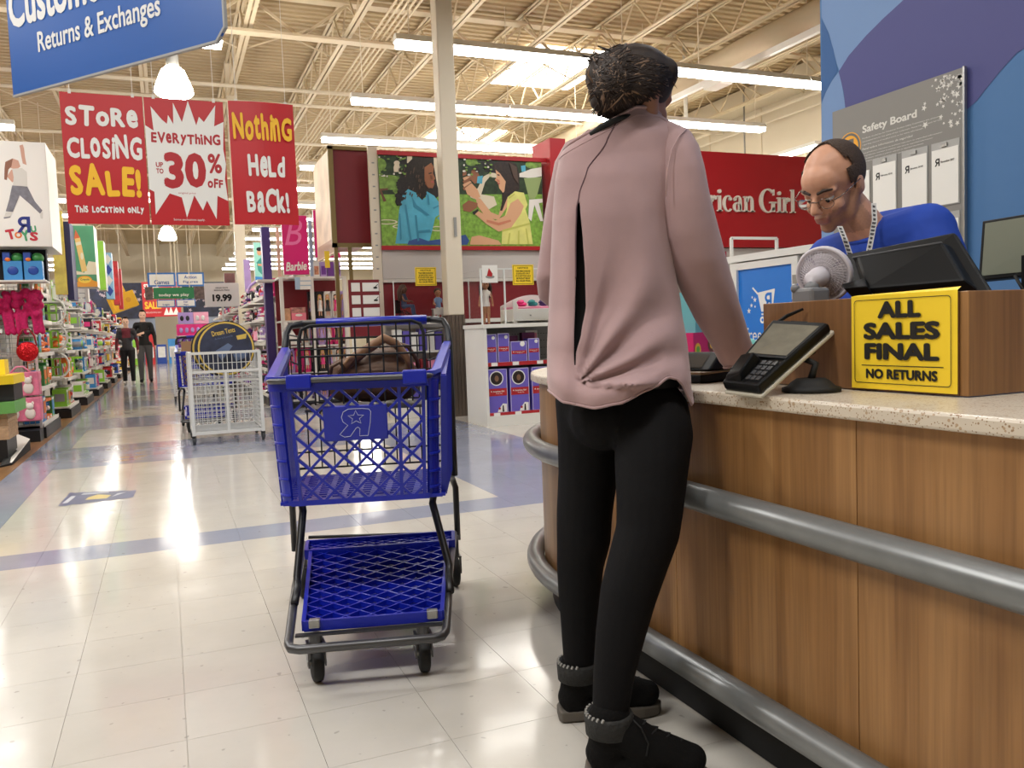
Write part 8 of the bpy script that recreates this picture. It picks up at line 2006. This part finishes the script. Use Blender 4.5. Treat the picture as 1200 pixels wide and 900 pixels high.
hand_prims(b, wL, (-1, 0.1, -0.2), (0, 0, 1), 1.0, 0.5, 1); hand_prims(b, wR, (-1, -0.3, -0.1), (0, 0, 1), 1.0, 0.5, -1)
for s in (-1, 1): b.limb([hp_ + V((0, s * 0.09, -0.02)), V((2.2, 2.0 + s * 0.10, 0.46)), V((2.22, 2.0 + s * 0.10, 0.09))], [0.09, 0.06, 0.04], 14); b.cap((2.22, 2.0 + s * 0.1, 0.05), (2.06, 2.0 + s * 0.11, 0.04), 0.04, 0.035)
def cmf(c):
    p = CI @ c / 1.04
    if abs(p.x) > 0.14 or abs(p.y) > 0.09 or p.z < -0.13 or p.z > 0.15: return 0
    if p.x > 0.086 and abs(p.y) < 0.022 and -0.071 < p.z < -0.051: return 2
    if p.z < -0.034 and p.x > 0.0 and p.x < 0.106 and not (p.z > -0.045 and abs(p.y) < 0.035): return 1
    if p.z < -0.01 and 0.0 < p.x < 0.05 and abs(p.y) > 0.045: return 1
    return 0
organic('body', b, [SKIN_M, STUB, LIPS], cm_, 0.005, 3, matfn=cmf)
b = MB(); b.T = CHM @ Matrix.Scale(1.04, 4)
for s in (-1, 1): b.ball((0.076, s * 0.031, 0.001), 0.012, 0.014, 0.009, 12, 8)
eo = b.build('eyes', mat('eye_white', (222, 214, 206), 0.2), cm_, world=True, smooth=True)
b = MB(); b.T = CHM @ Matrix.Scale(1.04, 4)
for s in (-1, 1): b.ball((0.0845, s * 0.031, -0.004), 0.005, 0.0065, 0.006, 10, 6)
b.build('irises', mat('eye_dark', (40, 28, 22), 0.15), eo, world=True, smooth=True)
b = MB(); b.T = CHM @ Matrix.Scale(1.04, 4)
for s in (-1, 1): b.cap((0.076, s * 0.031, 0.0095), (0.075, s * 0.031, 0.0085), 0.013, 0.0135)
b.build('eyelids', SKIN_M, eo, world=True, smooth=True)
b = MB(); b.T = CHM @ Matrix.Scale(1.04, 4)
for s in (-1, 1): b.limb([(0.0955, s * 0.013, 0.023), (0.092, s * 0.030, 0.029), (0.079, s * 0.048, 0.026)], [0.0042, 0.005, 0.003], 8)
b.build('eyebrows', mat('brown_hair', (58, 42, 32), 0.6, bump=0.5, scale=150), cm_, world=True, smooth=True)
# short hair at sides and back: a shell trimmed along the receding hairline
hb = bmesh.new(); bmesh.ops.create_uvsphere(hb, u_segments=48, v_segments=32, radius=1.0)
dele = []
for v in hb.verts: v.co = V((-0.012 + 0.1005 * v.co.x, 0.0805 * v.co.y, 0.032 + 0.0915 * v.co.z))
for f in hb.faces:
    c = f.calc_center_median(); ay = abs(c.y)
    top = c.z > 0.06
    keep = c.x < (0.004 - 0.5 * max(0, 0.045 - ay) if top else 0.028) and c.z > (-0.055 if c.x < -0.03 else -0.008) and not (c.x > 0.012 and c.z < 0.012)
    if not keep: dele.append(f)
bmesh.ops.delete(hb, geom=dele, context='FACES')
hm = MB(); hm.T = CHM @ Matrix.Scale(1.04, 4); hb.verts.ensure_lookup_table(); hb.verts.index_update(); hm.add([v.co.copy() for v in hb.verts], [tuple(v.index for v in f.verts) for f in hb.faces]); hb.free()
ho = hm.build('hair', mat('short_brown_hair', (72, 54, 42), 0.8, bump=0.8, scale=240, var=0.3), cm_, world=True, smooth=True); md = ho.modifiers.new('t', 'SOLIDIFY'); md.thickness = 0.004; md.offset = 0
# glasses
gm = mat('thin_metal_frame', (120, 116, 112), 0.25, 0.9); gl_ = thing if False else None
b = MB(); b.T = CHM @ Matrix.Scale(1.04, 4)
for s in (-1, 1):
    b.tube([(0.104 - 0.10 * abs(0.022 * math.cos(a)) * 1 - (0.12 * (0.036 + 0.022 * math.cos(a)) - 0.004), s * (0.036 + 0.022 * math.cos(a)), -0.004 + 0.0155 * math.sin(a)) for a in [2 * PI * k / 20 for k in range(20)]], 0.0010, 5, True)
    b.tube([(0.095, s * 0.058, 0.002), (0.086, s * 0.073, 0.006), (0.04, s * 0.081, 0.010), (-0.004, s * 0.083, 0.012), (-0.018, s * 0.081, -0.002)], 0.0013, 5)
b.tube([(0.104, -0.014, 0.0), (0.109, 0, 0.004), (0.104, 0.014, 0.0)], 0.0011, 5)
gf = b.build('glasses', gm, cm_, world=True, smooth=True)
b = MB(); b.T = CHM @ Matrix.Scale(1.04, 4)
for s in (-1, 1):
    n = 20; pts = [(0.104 - 0.10 * abs(0.022 * math.cos(a)) - (0.12 * (0.036 + 0.022 * math.cos(a)) - 0.004), s * (0.036 + 0.0215 * math.cos(a)), -0.004 + 0.015 * math.sin(a)) for a in [2 * PI * k / n for k in range(n)]]
    b.add(pts, [tuple(range(n))])
b.build('lenses', GLASS, gf, world=True)
# t-shirt
TEE = mat('royal_blue_tee', (26, 66, 168), 0.8, var=0.10, scale=7, bump=0.3)
b = MB()
b.limb([nb_ + V((0, 0, -0.045)), ch, wa, hp_], [0.082, 0.145, 0.15, 0.145], 18); b.cap(sL, sR, 0.083, 0.08, 16)
b.limb([sL, sL.lerp(eL, 0.85)], [0.08, 0.072], 16); b.limb([sR, sR.lerp(eR, 0.85)], [0.078, 0.072], 16)
b.ball(at(1050, 290, 2.52), 0.10, 0.12, 0.08); b.ball(at(1052, 268, 2.50), 0.07, 0.07, 0.05); b.ball(at(1000, 290, 2.58), 0.06, 0.06, 0.05); b.cap(at(1036, 270, 2.56), at(1088, 266, 2.43), 0.06, 0.07, 16); b.cap(at(1022, 282, 2.55), at(1040, 268, 2.56), 0.065, 0.055, 16)
for k in range(6): b.cap(sL.lerp(ch, 0.2) + V((-0.02 * k, 0.02 * k, 0.05 - 0.02 * k)), ch + V((-0.10, 0.03 * k - .1, -0.05)), 0.012, 0.02)
organic('t_shirt', b, TEE, cm_, 0.007, 4)
b = MB(); n_ = 24; cc = nb_ + V((-0.005, 0, 0.004)); b.tube([cc + V((0.066 * math.cos(2 * PI * k / n_), 0.066 * math.sin(2 * PI * k / n_), -0.018 * math.cos(2 * PI * k / n_) * -1)) for k in range(n_)], 0.007, 7, True); b.build('collar', TEE, cm_, world=True, smooth=True)
b = MB(); q = [(1024, 238, 2.44), (1025, 258, 2.42), (1022, 275, 2.40), (1018, 295, 2.385), (1015, 320, 2.37)]
q2 = [(984, 265, 2.42), (990, 280, 2.395), (996, 298, 2.385), (1003, 318, 2.37)]
for lst in (q, q2):
    pts = [at(*p) for p in lst]; w = RV * 0.008
    for p0_, p1_ in zip(pts, pts[1:]): b.slab([p0_ - w, p0_ + w, p1_ + w, p1_ - w], (CAMP - p0_).normalized() * 0.003)
ly = b.build('lanyard', mat('white_lanyard', (206, 204, 200), 0.6), cm_, world=True)
b = MB()
for lst in (q, q2):
    pts = [at(*p) for p in lst]
    for i, (p0_, p1_) in enumerate(zip(pts, pts[1:])):
        for f in (0.2, 0.45, 0.7, 0.95):
            c = p0_.lerp(p1_, f) + (CAMP - p0_).normalized() * 0.0045; w = RV * (0.004 + 0.002 * (i % 2)); u = (p1_ - p0_).normalized() * 0.005; b.add([c - w - u, c + w - u * 0.5, c + w * 0.7 + u, c - w + u * 0.6], [(0, 1, 2, 3)])
b.build('print', mat('lanyard_ink', (60, 58, 60), 0.6), ly, world=True)
b = MB()
for s in (-1, 1): b.limb([hp_ + V((0, s * 0.09, 0.0)), V((2.2, 2.0 + s * 0.10, 0.46)), V((2.22, 2.0 + s * 0.10, 0.10))], [0.108, 0.078, 0.062], 14)
organic('trousers', b, mat('dark_trousers', (34, 36, 44), 0.8), cm_, 0.009, 3)
b = MB()
for s in (-1, 1): b.limb([(2.24, 2.0 + s * 0.1, 0.055), (2.12, 2.0 + s * 0.11, 0.05), (2.04, 2.0 + s * 0.11, 0.045)], [0.052, 0.048, 0.043], 12)
organic('shoes', b, SOFTBLACK, cm_, 0.008, 2)

# ---------------------------------------------------------------- two men far down the aisle
def walker(label, x, y, h, top, trous, shoe, hairm, skin, step, sleeves, yoke=None):
    t = thing('person', label, 'person', (x, y, 0), -PI / 2); k = h / 1.75
    b = MB(); P_ = lambda *a: V(a) * k
    head_prims(b, Matrix.Translation(P_(0.0, 0, 1.63)) @ Matrix.Rotation(0.08, 4, 'Y'), k * 0.98)
    b.cap(P_(0, 0, 1.55), P_(-0.01, 0, 1.44), 0.055 * k, 0.065 * k); b.limb([P_(-0.01, 0, 1.36), P_(0, 0, 1.12), P_(0, 0, 0.95)], [0.115 * k, 0.115 * k, 0.12 * k]); b.cap(P_(0, -0.15, 1.40), P_(0, 0.15, 1.40), 0.07 * k, 0.07 * k); b.cap(P_(0, -0.06, 1.22), P_(0, 0.06, 1.22), 0.11 * k, 0.11 * k)
    for s in (-1, 1):
        f = step * s
        b.limb([P_(0, s * 0.09, 0.90), P_(0.04 + 0.06 * f, s * 0.10, 0.48), P_(0.10 * f - 0.03, s * 0.10, 0.08)], [0.098 * k, 0.07 * k, 0.052 * k])
        b.cap(P_(0.10 * f - 0.04, s * 0.10, 0.045), P_(0.10 * f + 0.13, s * 0.115, 0.04), 0.046 * k, 0.04 * k)
        el = P_(-0.03 - 0.05 * f, s * 0.24, 1.12); wr = P_(0.07 - 0.07 * f, s * 0.25, 0.90) if not (sleeves == 'raised' and s < 0) else P_(0.22, s * 0.10, 1.16)
        b.limb([P_(0, s * 0.175, 1.39), el, wr], [0.056 * k, 0.047 * k, 0.034 * k]); hand_prims(b, wr, (0.3, 0, -1) if not (sleeves == 'raised' and s < 0) else (0.6, 0.6, 0.3), (0, s, 0), 1.0 * k, 0.6, s)
    def mf(c):
        z = c.z / k; ya = abs(c.y) / k
        if z < 0.085: return 2
        if z < 0.90 and ya < 0.235: return 1
        if z > 1.475: return 0
        if z < 0.895 or (ya < 0.16 and c.x / k > 0.19 and z > 1.0): return 0
        if yoke and z > 1.22 and ya < 0.26: return 4 if (z > 1.30 or c.x > 0) and ya < 0.1 else 3
        return 3 if not yoke else (4 if ya > 0.2 else 3)
    organic('body', b, [skin, trous, shoe, top, yoke or top], t, 0.013, 3, world=False, matfn=mf)
    b = MB(); b.ball(P_(-0.04, 0, 1.695), 0.092 * k, 0.081 * k, 0.072 * k, 14, 9); b.ball(P_(0.03, 0, 1.745), 0.06 * k, 0.06 * k, 0.03 * k); b.build('hair', hairm, t, smooth=True)
    b = MB()
    for s in (-1, 1): b.ball(P_(0.083, s * 0.031, 1.63), 0.010 * k, 0.013 * k, 0.008 * k, 8, 6)
    b.build('eyes', SOFTBLACK, t)
    return t
SKIN_F = mat('skin_pale', (232, 190, 166), 0.5)
pL = atz(152, 450.5, 0); pR = atz(172, 447.5, 0)
walker('young man in maroon and grey pullover walking up the aisle', pL.x, pL.y, 1.64, mat('charcoal_knit', (58, 56, 60), 0.8), SOFTBLACK, mat('white_trainers', (220, 218, 214), 0.6), HAIRD, SKIN_F, 0.8, 'down', mat('maroon_knit', (108, 36, 48), 0.8))
walker('taller man in black sweater and grey trousers walking up the aisle', pR.x, pR.y, 1.83, SOFTBLACK, mat('grey_trousers', (84, 84, 86), 0.8), SOFTBLACK, HAIRD, SKIN_F, -0.8, 'raised')
